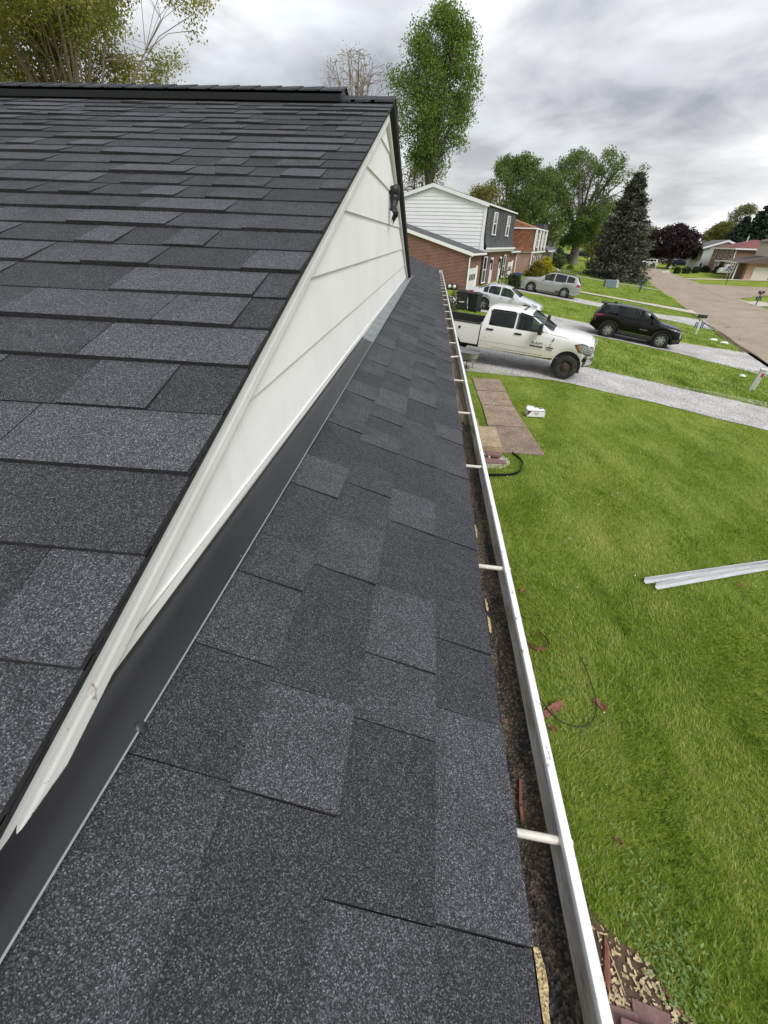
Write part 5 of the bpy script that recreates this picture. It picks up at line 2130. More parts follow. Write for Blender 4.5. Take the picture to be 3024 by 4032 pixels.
# ------------------------------------------------------------------ bins, mailboxes, posts
def wheelie_bin(name, label, loc, rz, mat, h=1.08, tag_=None, logo=None, group='wheeled bins'):
    t = thing(name, label, 'bin', loc, rz, group)
    m = MB()
    b, w = 0.27, 0.34
    k = h / 1.08
    m.hexa([(-b, -b * .9, .06), (b, -b * .9, .06), (b, b * .9, .06), (-b, b * .9, .06)], [(-w, -w * .93, .92 * k), (w, -w * .93, .92 * k), (w, w * .93, .92 * k), (-w, w * .93, .92 * k)])
    m.build('bin_body', mat, t, bevel=0.03)
    m = MB()
    m.box((0, 0, .94 * k), (w * 2.12, w * 2.0, .05))
    m.build('bin_rim', mat, t, bevel=0.015)
    m = MB()
    m.grid(lambda u, v: ((u - .5) * w * 2.1, (v - .5) * w * 2.0, .965 * k + 0.085 * (1 - (2 * u - 1) ** 4) * (1 - (2 * v - 1) ** 4) ** .7 + 0.0), 12, 12, flip=True)
    m.build('lid', mat, t, smooth=60, recalc=True)
    m = MB()
    m.tube([(-w * .8, w * 1.02, .9 * k), (-w * .8, w * 1.16, .95 * k), (w * .8, w * 1.16, .95 * k), (w * .8, w * 1.02, .9 * k)], 0.02, 6)
    m.build('handle', mat, t)
    for s_ in (-1, 1):
        m = MB()
        m.lathe([(0.03, -.03), (.12, -.035), (.13, 0), (.12, .035), (.03, .03)], 14, axis='x', c=(s_ * .3, b * .75, .13))
        m.build('wheel', MATS['tyre'], t, smooth=50)
    if tag_:
        m = MB()
        m.box((0.0, -w * .86, .46), (.30, .012, .05))
        m.build('sticker', MATS['sticker_white'], t)
    if logo:
        for (dx, dz, r) in ((0, .08, .07), (-.08, -.02, .06), (.08, -.02, .06), (0, 0, .05)):
            m = MB()
            m.lathe([(0, -.012), (r, -.010), (r, 0)], 10, axis='y', c=(dx, -w * .93, .66 + dz))
            m.build('recycling_mark', MATS['sticker_white'], t)
    return t


c1_, c2_ = hit(1815, 1219), hit(1864, 1227)
wheelie_bin('wheeled_bin', 'black wheeled bin with a pale sticker, left of the pair by the silver sedan', c1_, -AZ + .2, MATS['bin_black'], 1.12, tag_=True)
wheelie_bin('wheeled_bin', 'black wheeled bin nearest the silver sedan, right of the pair', c2_, -AZ - .25, MATS['bin_black'], 1.10)
cb_ = Vector((*xy(-7.3, 45.2), 0))
cb_.z = gz(cb_.x, cb_.y)
wheelie_bin('wheeled_bin', 'dark bin with pale lid behind the porch railing', cb_, -AZ, MATS['bin_black'], 1.05)
cb_ = Vector((*xy(-7.2, 46.4), 0))
cb_.z = gz(cb_.x, cb_.y)
wheelie_bin('wheeled_bin', 'grey-green bin with domed lid behind the porch railing', cb_, -AZ, MATS['bin_grey_green'], 1.15)
d_ = hit(2028, 1130)
wheelie_bin('recycling_bin', 'blue recycling bin with a white mark by the silver SUV nose', d_, -AZ - .2, MATS['bin_blue'], 1.25, logo=True)
wheelie_bin('wheeled_bin', 'green wheeled bin at the kerb by the far white SUV', hit(2535, 1058), -AZ, MATS['bin_green'], 1.3)
wheelie_bin('wheeled_bin', 'black bin with white sticker in front of the tan porch house', hit(2988, 1094), -AZ, MATS['bin_black'], 1.25, tag_=True)


def mailbox(label, base, rz, h=1.12, white=True, papers=True, boxmat='mailbox_black', twin=False):
    t = thing('mailbox', label, 'mailbox', base, rz, 'roadside mailboxes')
    m = MB()
    m.box((0, 0, h * .46), (0.10, 0.10, h * .92))
    m.build('post', MATS['post_white' if white else 'iron_black'], t, bevel=0.006)
    if twin:
        m = MB()
        m.box((0, 0, h * .86), (0.5, 0.10, 0.09))
        m.build('cross_arm', MATS['post_white' if white else 'iron_black'], t)
    m = MB()
    r = 0.10
    prof = [(-r, 0), (r, 0), (r, .10)] + [(r * math.cos(a), .10 + r * math.sin(a)) for a in [math.pi * k / 8 for k in range(1, 8)]] + [(-r, .10)]
    m.prism([(a, b + h * .92) for a, b in prof], 'x', -.30, .28)
    m.build('box', MATS[boxmat], t, smooth=40, recalc=True)
    m = MB()
    m.box((0.0, .112, h * .92 + .14), (.05, .014, .17))
    m.build('flag', MATS['sticker_white'], t)
    if papers:
        for s_ in (-1, 1):
            m = MB()
            m.box((s_ * .17, -0.02, h * .52), (.16, .03, .36))
            pb = m.build('paper_tube', MATS['paper_blue'], t, bevel=0.01)
            m = MB()
            m.box((s_ * .17, -0.038, h * .52), (.03, .006, .34))
            m.build('white_stripe', MATS['sticker_white'], pb)
    return t


mailbox('black mailbox on white post with blue newspaper tubes beside the gravel drive', hit(2739, 1317), -AZ - .15, 1.15)
mailbox('black mailbox on thin dark posts beside the street, left verge', hit(2517, 1150), -AZ, 1.1, False)
mailbox('black twin-armed mailbox with blue tube on the right-hand verge', hit(2975, 1203), -AZ + 2.9, 1.35, False, True, twin=True)
mailbox('pale mailbox on the far right verge beside the white boulders', hit(2630, 1080), -AZ, 1.3, True, False, 'mailbox_pale')
mailbox('small pale mailbox far along the right kerb past the green bin', hit(2577, 1067), -AZ, 1.3, True, False, 'mailbox_pale')
# buried-cable marker
b_, t_p = hit(2957, 1536), hit(2957, 1536)
mk = thing('cable_marker', 'leaning pale plastic cable marker post with a red sticker on the lawn', 'marker post', b_, -AZ)
mk.rotation_euler = (0.05, 0.10, -AZ)
m = MB()
m.hexa([(-.11, -.06, -.05), (.11, -.06, -.05), (.11, .06, -.05), (-.11, .06, -.05)], [(-.11, -.06, .86), (.11, -.06, .86), (.11, .06, .86), (-.11, .06, .86)])
m.build('post', MATS['marker_pvc'], mk, bevel=0.03)
m = MB()
m.box((0, 0, .88), (.26, .15, .06))
m.build('cap', MATS['post_white'], mk, bevel=0.02)
m = MB()
m.box((.05, -.063, .66), (.09, .006, .16))
m.build('sticker', MATS['marker_red'], mk)
# pad-mounted transformer
c = hit(2402, 1132)
tf = thing('transformer_box', 'low grey-blue utility transformer box on the lawn strip', 'utility box', c, -AZ + 0.25)
m = MB()
m.hexa([(-.75, -.35, 0), (.55, -.35, 0), (.55, .45, 0), (-.75, .45, 0)], [(-.72, -.25, .75), (.52, -.25, .75), (.52, .42, .82), (-.72, .42, .82)])
m.build('cabinet', MATS['transformer'], tf, bevel=0.02)
m = MB()
m.hexa([(.56, -.36, 0), (.82, -.36, 0), (.82, .46, 0), (.56, .46, 0)], [(.53, -.26, .77), (.76, -.26, .77), (.76, .43, .84), (.53, .43, .84)])
m.build('end_panel', MATS['transformer_side'], tf)
# lawn lamp post with a little shrub at its foot, thin dark guy stake across the street
c = hit(2243, 1058)
lp = thing('lamp_post', 'black lamp post standing on the far lawn before the big maple', 'lamp post', c)
m = MB()
m.tube([(0, 0, 0), (0, 0, 2.0)], 0.045, 8)
m.build('pole', MATS['iron_black'], lp)
m = MB()
m.lathe([(.03, 2.0), (.16, 2.12), (.2, 2.45), (.08, 2.6), (.0, 2.68)], 8)
m.build('lantern', MATS['iron_black'], lp)
c = hit(2857, 1120)
m = MB()
top = on_p(2880, 1072, ps(c.x, c.y)[0])
m.tube([(0, 0, 0), (0.35, 0.5, 3.4)], 0.06, 6)
o = m.build('leaning_pole', MATS['bark'])
o.location = c
tag(o, 'thin dark pole leaning on the grass across the side street', 'pole')
# two white stones at the verge
for (px, py, lab) in ((2808, 1340, 'white painted stone at the lawn edge beside the mailbox'), (2850, 1352, 'white painted stone where the gravel drive meets the street')):
    m = MB()
    m.lathe([(0.0, .13), (.14, .11), (.22, .05), (.2, -.02)], 9)
    o = m.build('stone', MATS['sticker_white'], smooth=50)
    o.location = hit(px, py)
    o.scale = (1.3, .8, .9)
    tag(o, lab, 'stone', 'white stones at the verge')
m = MB()
m.lathe([(0.0, .09), (.1, .08), (.15, .02), (.13, -.02)], 9)
o = m.build('stone', MATS['sticker_white'], smooth=50)
o.location = hit(2922, 1482)
tag(o, 'single white stone lying on the lawn near the cable marker', 'stone')
# boulders and clipped bushes on the far right lawn are in the plant section
# concrete walk-up steps by the shrubs
st = street_thing('garden_steps', 'short run of concrete garden steps between the shrubs, far left lawn', 'steps', -6.2, 79.5)
for i in range(3):
    m = MB()
    m.box((-i * .35, 0, .08 + i * .16), (.4, 1.8, .16))
    m.build('step', MATS['concrete_light'], st)
# person far across the street
c = hit(2751, 1066)
pe = thing('person', 'person in dark clothing standing on the lawn by the grey gabled house', 'person', c, -1.2)
m = MB()
m.tube([(0.0, .11, .05), (.02, .11, .45), (.05, .10, .85)], [.06, .075, .10], 8)
m.tube([(0.10, -.11, .05), (.06, -.11, .45), (.05, -.10, .85)], [.06, .075, .10], 8)
m.tube([(.05, 0, .80), (.03, 0, 1.05), (-.02, 0, 1.35), (-.03, 0, 1.48), (-.02, 0, 1.56)], [.17, .165, .20, .13, .06], 10)
m.tube([(-.03, .2, 1.42), (.02, .26, 1.15), (.12, .22, .95)], [.065, .05, .04], 7)
m.tube([(-.03, -.2, 1.42), (.02, -.26, 1.15), (.12, -.22, .95)], [.065, .05, .04], 7)
m.lathe([(0.0, 1.80), (.07, 1.78), (.105, 1.68), (.09, 1.58), (.05, 1.53)], 10)
bo = m.build('body', MATS['cloth_dark'], pe, smooth=70)
m = MB()
m.lathe([(0.0, 1.745), (.06, 1.74), (.095, 1.66), (.075, 1.57), (.03, 1.53)], 10, c=(.03, 0, 0))
m.build('face', MATS['skin'], pe, smooth=70)
# ------------------------------------------------------------------ vehicles
def lerp_tab(tab, x):
    if x <= tab[0][0]:
        return tab[0][1]
    for (a, b), (c, d) in zip(tab, tab[1:]):
        if x <= c:
            t = (x - a) / (c - a) if c > a else 0
            return b + (d - b) * t
    return tab[-1][1]


class Body:
    """lofted car shell; x runs from the front bumper (0) to the rear, y half-width, z up; built with +x_local = forward"""

    def __init__(s, L, W, top, belt, low, axles, r, tumble=0.32, arch=0.07, taper=(0.86, 0.9), crown=0.03):
        s.L, s.W, s.top_, s.belt_, s.low_, s.ax, s.r, s.tum, s.arch = L, W / 2, top, belt, low, axles, r, tumble, arch
        s.taper = taper
        s.crown = crown

    def top(s, x):
        return lerp_tab(s.top_, x)

    def belt(s, x):
        return min(lerp_tab(s.belt_, x), s.top(x) - 0.05)

    def low(s, x):
        z = lerp_tab(s.low_, x)
        for a in s.ax:
            R = s.r + s.arch
            d = abs(x - a)
            if d < R:
                z = max(z, s.r * 0.98 + math.sqrt(R * R - d * d))
        return min(z, s.belt(x) - 0.04)

    def wid(s, x):
        f = 1.0
        n0, n1 = 0.75, 0.65
        if x < n0:
            f = s.taper[0] + (1 - s.taper[0]) * math.sin(max(0, x / n0) * math.pi / 2) ** 0.7
        if x > s.L - n1:
            f = min(f, s.taper[1] + (1 - s.taper[1]) * math.sin(max(0, (s.L - x) / n1) * math.pi / 2) ** 0.7)
        return s.W * f

    def section(s, x):
        zl, zb, zt, w = s.low(x), s.belt(x), s.top(x), s.wid(x)
        h = zb - zl
        wb = w - 0.035
        gh = max(0.0, zt - zb - 0.08)
        we = max(0.2, wb - s.tum * gh - 0.05)
        return [(w * 0.955, zl), (w * 0.985, zl + 0.22 * h), (w, zl + 0.55 * h), (w - 0.008, zl + 0.85 * h), (wb, zb),
                (we + 0.02, zt - 0.055), (we - 0.05, zt - 0.018), (we * 0.55, zt - 0.004 + s.crown * .5), (0.0, zt + s.crown * .6)]

    def yside(s, x, z):
        sec = s.section(x)[:6]
        if z <= sec[0][1]:
            return sec[0][0]
        for (a, b), (c, d) in zip(sec, sec[1:]):
            if z <= d:
                t = (z - b) / (d - b) if d > b else 0
                return a + (c - a) * t
        return sec[-1][0]

    def ztop(s, x, y):
        sec = s.section(x)[5:]
        y = abs(y)
        for (a, b), (c, d) in zip(sec, sec[1:]):
            if y >= c:
                t = (a - y) / (a - c) if a > c else 0
                return b + (d - b) * max(0, min(1, t))
        return sec[-1][1]

    def X(s, x):
        return s.L / 2 - x

    def shell(s, holes, tops, mat, parent, name='body', x0=0.0, x1=None):
        x1 = s.L if x1 is None else x1
        xs = set([x0, x1])
        n = int((x1 - x0) / 0.09)
        for i in range(n + 1):
            xs.add(x0 + (x1 - x0) * i / n)
        for a in s.ax:
            R = s.r + s.arch
            for k in range(17):
                xx = a - R * math.cos(math.pi * k / 16)
                xs.add(xx)
        for tab in (s.top_, s.belt_):
            for a, _ in tab:
                xs.add(a)
        for a, b in list(holes) + list(tops):
            xs.add(a)
            xs.add(b)
        xs = sorted(x for x in xs if x0 - 1e-6 <= x <= x1 + 1e-6)
        ded = [xs[0]]
        for x in xs[1:]:
            if x - ded[-1] > 0.004:
                ded.append(x)
        xs = ded
        m = MB()
        for side in (1, -1):
            o = len(m.v)
            for x in xs:
                for (y, z) in s.section(x):
                    m.v.append((s.X(x), side * y, z))
            for i in range(len(xs) - 1):
                xm = (xs[i] + xs[i + 1]) / 2
                for j in range(8):
                    if j == 4 and any(a < xm < b for a, b in holes):
                        continue
                    if j >= 6 and any(a < xm < b for a, b in tops):
                        continue
                    a = o + i * 9 + j
                    q = (a, a + 1, a + 10, a + 9)
                    m.f.append(q if side > 0 else q[::-1])
                    m.m.append(0)
        for x, fl in ((xs[0], 1), (xs[-1], 0)):
            sec = s.section(x)
            o = len(m.v)
            ring = [(s.X(x), y, z) for y, z in sec] + [(s.X(x), -y, z) for y, z in sec[:-1][::-1]]
            m.v += ring
            f = tuple(range(o, o + len(ring)))
            m.f.append(f if fl else f[::-1])
            m.m.append(0)
        # floor
        o = len(m.v)
        zf = min(lerp_tab(s.low_, x0), lerp_tab(s.low_, x1)) + 0.06
        m.v += [(s.X(x0 + .1), s.W * .9, zf), (s.X(x1 - .1), s.W * .9, zf), (s.X(x1 - .1), -s.W * .9, zf), (s.X(x0 + .1), -s.W * .9, zf)]
        m.f.append((o, o + 1, o + 2, o + 3))
        m.m.append(0)
        return m.build(name, mat, parent, smooth=32)

    def side_poly(s, poly, off, mat, name, parent, sides=(1, -1), thick=0.0):
        out = None
        for sd in sides:
            bm = bmesh.new()
            bm.faces.new([bm.verts.new((x, 0, z)) for x, z in poly])
            bmesh.ops.triangulate(bm, faces=bm.faces[:])
            for it in range(2):
                lg = [e for e in bm.edges if e.calc_length() > .12]
                if lg:
                    bmesh.ops.subdivide_edges(bm, edges=lg, cuts=1)
                    bmesh.ops.triangulate(bm, faces=bm.faces[:])
            for v in bm.verts:
                x, z = v.co.x, v.co.z
                v.co = (s.X(x), sd * (s.yside(x, z) + off), z)
            me = bpy.data.meshes.new(name)
            bm.to_mesh(me)
            bm.free()
            me.materials.append(mat)
            me.polygons.foreach_set('use_smooth', [True] * len(me.polygons))
            out = bpy.data.objects.new(name, me)
            COL.objects.link(out)
            out.parent = parent
        return out

    def strip(s, pts, w, off, mat, name, parent, sides=(1, -1), m=None):
        """thin line along a side-view polyline"""
        for sd in sides:
            m = MB()
            for (a, b), (c, d) in zip(pts, pts[1:]):
                L_ = math.hypot(c - a, d - b) or 1
                nx, nz = -(d - b) / L_ * w / 2, (c - a) / L_ * w / 2
                q = [(a + nx, b + nz), (c + nx, d + nz), (c - nx, d - nz), (a - nx, b - nz)]
                m.add([(s.X(x), sd * (s.yside(x, z) + off), z) for x, z in q], [(0, 1, 2, 3)])
            m.build(name, mat, parent)

    def top_patch(s, xa, xb, inset, off, mat, name, parent, n=6):
        m = MB()

        def fn(u, v):
            x = xa + (xb - xa) * u
            we = s.section(x)[6][0] - inset
            y = -we + 2 * we * v
            return (s.X(x), y, s.ztop(x, y) + off)
        m.grid(fn, n, 8, flip=True)
        return m.build(name, mat, parent, smooth=40)

    def arch_ring(s, a, r0, r1, off, mat, parent, name='arch_trim', sides=(1, -1)):
        for sd in sides:
            m = MB()
            pts = []
            for k in range(17):
                an = math.pi * k / 16
                pts.append((math.cos(an), math.sin(an)))

            def P(c, sn, R):
                x, z = a - R * c, s.r * .98 + R * sn
                return (s.X(x), sd * (s.yside(x, z) + off), z)
            for (c, sn), (c2, sn2) in zip(pts, pts[1:]):
                m.add([P(c, sn, r0), P(c2, sn2, r0), P(c2, sn2, r1), P(c, sn, r1)], [(0, 1, 2, 3)])
            m.build(name, mat, parent)


def wheel(parent, x, y, r, w, rim, spokes, tyre='tyre', rimr=0.66, dish=0.02, style='alloy'):
    sg = 1 if y > 0 else -1
    m = MB()
    R = r * rimr
    m.lathe([(R * 1.0, sg * (w / 2 - .02)), (R * .93, sg * (w / 2 - .045)), (R * .9, sg * (-w / 2 + .02))], 28, 0, 'y', (x, y, r))
    m.lathe([(0.0, sg * (w / 2 - .075)), (R * .9, sg * (w / 2 - .09))], 28, 1, 'y', (x, y, r))
    hub = R * .26
    m.lathe([(0.0, sg * (w / 2 - dish + .004)), (hub * .8, sg * (w / 2 - dish)), (hub, sg * (w / 2 - dish - .02)), (hub, sg * (w / 2 - .09))], 16, 0, 'y', (x, y, r))
    if style == 'alloy':
        for k in range(spokes):
            a = 2 * math.pi * k / spokes + .3
            for da, wd in ((-.13, .035), (.13, .035)):
                c0, s0 = math.cos(a + da * .7), math.sin(a + da * .7)
                c1, s1 = math.cos(a + da * 1.7), math.sin(a + da * 1.7)
                nx, nz = -math.sin(a), math.cos(a)
                hw = wd * r / .37 * .62
                p = [(hub * .7 * c0 + nx * hw, hub * .7 * s0 + nz * hw), (R * .97 * c1 + nx * hw, R * .97 * s1 + nz * hw), (R * .97 * c1 - nx * hw, R * .97 * s1 - nz * hw), (hub * .7 * c0 - nx * hw, hub * .7 * s0 - nz * hw)]
                yo, yi = y + sg * (w / 2 - dish - .006), y + sg * (w / 2 - dish - .035)
                vs = [(x + u, yo, r + v) for u, v in p] + [(x + u, yi, r + v) for u, v in p]
                m.add(vs, [(0, 1, 2, 3), (0, 4, 5, 1), (1, 5, 6, 2), (2, 6, 7, 3), (3, 7, 4, 0)])
    else:           # heavy steel wheel: deep dish with hand holes and a proud hub
        m.lathe([(R * .93, sg * (w / 2 - .03)), (R * .70, sg * (w / 2 - .055)), (R * .45, sg * (w / 2 - .01)), (0, sg * (w / 2 - .005))], 24, 0, 'y', (x, y, r))
        m.lathe([(R * .30, sg * (w / 2 - .01)), (R * .27, sg * (w / 2 + .045)), (R * .12, sg * (w / 2 + .06)), (0, sg * (w / 2 + .06))], 16, 0, 'y', (x, y, r))
        for k in range(6):
            a = 2 * math.pi * k / 6
            m.lathe([(0, sg * (w / 2 - .028)), (R * .13, sg * (w / 2 - .03))], 10, 1, 'y', (x + R * .66 * math.cos(a), y, r + R * .66 * math.sin(a)))
        for k in range(8):
            a = 2 * math.pi * k / 8 + .2
            m.lathe([(0, sg * (w / 2 + .022)), (R * .045, sg * (w / 2 + .02)), (R * .05, sg * (w / 2 - .01))], 6, 0, 'y', (x + R * .38 * math.cos(a), y, r + R * .38 * math.sin(a)))
    o = m.build('wheel', [MATS[rim], MATS['interior']], parent, smooth=35)
    m = MB()
    m.lathe([(R * .97, sg * (w / 2 - .02)), (R * 1.06, sg * (w / 2)), (r * .90, sg * (w / 2 + .004)), (r * .975, sg * (w / 2 - .02)), (r, sg * (w / 2 - .05)), (r, sg * (-w / 2 + .05)), (r * .975, sg * (-w / 2 + .02)), (r * .88, sg * -w / 2), (R * .9, sg * (-w / 2 + .02))], 36, 0, 'y', (x, y, r))
    m.build('tyre', MATS[tyre], o, smooth=40)
    return o


def place_car(root, p, s, head, L, axles, track, dz=0.0, nose=0.0):
    """head: +1 front towards the street, -1 away, or an angle in street frame; p, s is the car's middle"""
    if head in (1, -1):
        an = 0.0 if head == 1 else math.pi
    else:
        an = head
    fx, fy = math.cos(an), math.sin(an)

    def w(p_, s_):
        x, y = xy(p_, s_)
        return Vector((x, y, gz(x, y) + 0.033))
    a = L / 2 - axles[0]
    b = L / 2 - axles[1]
    F = w(p + fx * a, s + fy * a)
    R = w(p + fx * b, s + fy * b)
    R.z += nose
    f = (F - R).normalized()
    left = Vector((0, 0, 1)).cross(f).normalized()
    up = f.cross(left)
    o = F - f * a + Vector((0, 0, dz))
    root.matrix_world = Matrix(((f.x, left.x, up.x, o.x), (f.y, left.y, up.y, o.y), (f.z, left.z, up.z, o.z), (0, 0, 0, 1)))


def interior(b, parent, xa, xb, zf, zs, mat='interior', rows=2):
    m = MB()
    w = b.W * .84
    m.box((b.X((xa + xb) / 2), 0, (zf + zs) / 2 - .1), (xb - xa, 2 * w, zs - zf - .1))
    m.build('cabin_floor', MATS['interior'], parent)
    for r_ in range(rows):
        xs = xa + .85 + r_ * .95
        for y in (-.38, .38):
            m = MB()
            m.box((b.X(xs), y, zs + .02), (.18, .48, .5))
            se = m.build('seat', MATS[mat], parent, bevel=0.03)
            m = MB()
            m.box((b.X(xs + .06), y, zs + .36), (.10, .26, .18))
            m.build('headrest', MATS[mat], se, bevel=0.03)


def finish_car(name, label, b, paint, spec, group='parked cars', cat='car'):
    t = thing(name, label, cat, group=group)
    S = spec
    b.shell(S['holes'], S['tops'], MATS[paint], t)
    m = MB()
    m.box((b.X(b.ax[0]), 0, b.r), (b.r * 2.3, b.W * 1.45, b.r * 1.9))
    m.box((b.X(b.ax[1]), 0, b.r), (b.r * 2.3, b.W * 1.45, b.r * 1.9))
    m.box((0, 0, b.low(b.L / 2) + .02), (b.L * .86, b.W * 1.7, .16))
    m.build('underbody', MATS['interior'], t)
    interior(b, t, S['cab'][0], S['cab'][1], b.low(b.L / 2), b.belt(b.L / 2) - .02, S.get('seat', 'interior'), S.get('rows', 2))
    for poly, gl in S['windows']:
        b.side_poly(poly, 0.004, MATS[gl], 'side_window', t)
    for i, (xa, xb) in enumerate(S['tops']):
        b.top_patch(xa, xb, -0.03, 0.006, MATS['car_glass' if i == 0 else S.get('rear_glass', 'car_glass_tint')], 'windscreen' if i == 0 else 'rear_window', t)
    for y in (1, -1):
        for a in b.ax:
            wheel(t, b.X(a), y * (b.W - S['tw'] / 2 - .015), b.r, S['tw'], S['rim'], S['spokes'], S.get('tyre', 'tyre'), S.get('rimr', .68), style=S.get('style', 'alloy'))
    for pts in S['seams']:
        b.strip(pts, 0.011, 0.0025, MATS['seam'], 'door_seam', t)
    for (x, z) in S['handles']:
        for sd in (1, -1):
            m = MB()
            m.box((b.X(x), sd * (b.yside(x, z) + .012), z), (.2, .03, .045))
            m.build('door_handle', MATS[S.get('handle_mat', paint)], t, bevel=0.008)
    for sd in (1, -1):
        x, z = S['mirror']
        m = MB()
        y0 = b.yside(x, z)
        m.box((b.X(x) + .02, sd * (y0 + .13), z + .05), (.12, .22, .16), tx=.7, ty=.9)
        m.build('mirror', MATS[S.get('mirror_mat', paint)], t, bevel=0.03)
    for poly in S['heads']:
        b.side_poly(poly, 0.006, MATS['lamp_clear'], 'headlight', t)
    for poly in S['tails']:
        b.side_poly(poly, 0.006, MATS['lamp_red'], 'tail_light', t)
    return t


# silver sedan -------------------------------------------------------
b = Body(4.55, 1.78, [(0, .60), (.04, .70), (.3, .80), (1.18, .97), (1.30, 1.0), (2.02, 1.40), (2.45, 1.455), (3.0, 1.44), (3.35, 1.38), (4.02, 1.10), (4.42, 1.06), (4.52, .95), (4.55, .75)],
         [(0, .56), (.3, .72), (1.2, .90), (3.0, .96), (4.0, 1.0), (4.55, .86)], [(0, .28), (.3, .20), (4.2, .22), (4.55, .34)], (.88, 3.46), .325)
sed = dict(holes=[(1.75, 2.52), (2.62, 3.28), (3.34, 3.62)], tops=[(1.34, 2.0), (3.36, 3.98)], cab=(1.35, 3.9), tw=.22, rim='alloy', spokes=5, seat='interior_tan',
           windows=[([(1.66, .95), (2.53, .98), (2.53, 1.36), (2.15, 1.33), (1.9, 1.2)], 'car_glass'), ([(2.60, .98), (3.30, 1.0), (3.30, 1.31), (3.1, 1.36), (2.60, 1.37)], 'car_glass'), ([(3.33, 1.0), (3.62, 1.03), (3.45, 1.24), (3.33, 1.30)], 'car_glass_tint')],
           seams=[[(1.38, .35), (1.4, .9), (1.62, .96)], [(2.57, .32), (2.57, 1.38)], [(3.15, .62), (3.45, .96)], [(1.4, .33), (3.1, .34)]],
           handles=[(2.42, .84), (3.36, .88)], mirror=(1.72, .95), heads=[[(.02, .60), (.42, .66), (.62, .82), (.25, .76)]], tails=[[(4.25, .78), (4.54, .72), (4.52, .92), (4.2, .98)]])
t = finish_car('sedan', 'silver four-door sedan parked behind the white pickup', b, 'paint_silver', sed)
place_car(t, -5.2, 30.5, 1, 4.55, (.88, 3.46), 1.5)

# silver crossover, nose to the house --------------------------------
b = Body(5.08, 1.93, [(0, .70), (.05, .86), (.35, 1.0), (1.25, 1.13), (1.36, 1.17), (2.2, 1.62), (2.8, 1.725), (3.8, 1.715), (4.55, 1.62), (4.66, 1.58), (4.96, 1.20), (5.04, 1.05), (5.08, .75)],
         [(0, .62), (.5, .92), (1.3, 1.07), (3.4, 1.12), (4.6, 1.24), (5.08, .98)], [(0, .32), (.3, .26), (4.7, .28), (5.08, .42)], (.98, 3.855), .37, tumble=.3)
cx = dict(holes=[(1.95, 2.72), (2.84, 3.72), (3.84, 4.42)], tops=[(1.42, 2.2), (4.66, 4.94)], cab=(1.45, 4.6), tw=.25, rim='alloy', spokes=5, seat='interior_tan', rows=3,
          windows=[([(1.85, 1.10), (2.74, 1.13), (2.74, 1.60), (2.4, 1.56), (2.1, 1.36)], 'car_glass'), ([(2.82, 1.13), (3.74, 1.16), (3.74, 1.60), (2.82, 1.61)], 'car_glass_tint'), ([(3.82, 1.17), (4.48, 1.26), (4.30, 1.50), (3.82, 1.59)], 'car_glass_tint')],
          seams=[[(1.5, .45), (1.5, 1.05), (1.8, 1.1)], [(2.78, .42), (2.78, 1.62)], [(3.4, .78), (3.78, 1.14)], [(1.55, .42), (3.35, .44)]],
          handles=[(2.6, .98), (3.6, 1.02)], mirror=(1.95, 1.10), mirror_mat='paint_grey', heads=[[(.05, .78), (.6, .92), (.7, 1.0), (.3, .95)]], tails=[[(4.62, .98), (5.06, .92), (5.03, 1.12), (4.75, 1.16)]])
t = finish_car('crossover', 'silver-grey crossover parked nose-in on the far gravel drive', b, 'paint_grey', cx)
b.strip([(1.4, .36), (3.4, .36)], .14, .004, MATS['cladding'], 'sill_cladding', t)
for y in (-.62, .62):
    m = MB()
    m.tube([(b.X(2.3), y, 1.69), (b.X(2.5), y, 1.775), (b.X(4.1), y, 1.755), (b.X(4.3), y, 1.68)], .022, 6)
    m.build('roof_rail', MATS['cladding'], t)
place_car(t, -4.0, 45.55, -1, 5.08, (.98, 3.855), 1.65)

# black compact SUV, nose to the street -------------------------------
b = Body(4.66, 1.90, [(0, .74), (.04, .90), (.25, 1.04), (1.1, 1.15), (1.2, 1.18), (1.95, 1.58), (2.4, 1.66), (3.4, 1.665), (4.2, 1.60), (4.26, 1.57), (4.48, 1.22), (4.60, 1.06), (4.66, .72)],
         [(0, .66), (.4, .95), (1.2, 1.09), (3.0, 1.13), (4.2, 1.22), (4.66, .95)], [(0, .36), (.3, .28), (4.3, .30), (4.66, .46)], (.93, 3.66), .372, tumble=.34)
eq = dict(holes=[(1.72, 2.42), (2.52, 3.15), (3.45, 3.98)], tops=[(1.26, 1.95), (4.27, 4.46)], cab=(1.3, 4.2), tw=.24, rim='alloy', spokes=6, rear_glass='car_glass_tint',
          windows=[([(1.60, 1.11), (2.44, 1.14), (2.44, 1.57), (2.1, 1.52), (1.85, 1.35)], 'car_glass'), ([(2.50, 1.14), (3.12, 1.17), (3.32, 1.30), (3.16, 1.54), (2.50, 1.575)], 'car_glass_tint'), ([(3.34, 1.34), (3.55, 1.22), (4.15, 1.25), (4.02, 1.46), (3.38, 1.54)], 'car_glass_tint')],
          seams=[[(1.36, .45), (1.38, 1.08), (1.6, 1.12)], [(2.47, .42), (2.47, 1.6)], [(3.05, .85), (3.35, 1.25)], [(1.4, .44), (3.05, .46)]],
          handles=[(2.32, .98), (3.2, 1.04)], mirror=(1.68, 1.12), heads=[[(.02, .86), (.45, .94), (.5, .98), (.06, .93)]], tails=[[(4.3, 1.02), (4.62, .98), (4.58, 1.10), (4.05, 1.12)], [(4.5, .78), (4.64, .76), (4.62, .98), (4.52, .98)]])
t = finish_car('compact_suv', 'black compact SUV facing the street on the middle gravel drive', b, 'paint_black', eq, cat='car')
for a in b.ax:
    b.arch_ring(a, b.r + b.arch - .005, b.r + b.arch + .075, .008, MATS['cladding'], t)
b.strip([(1.4, .38), (3.2, .38)], .16, .006, MATS['cladding'], 'sill_cladding', t)
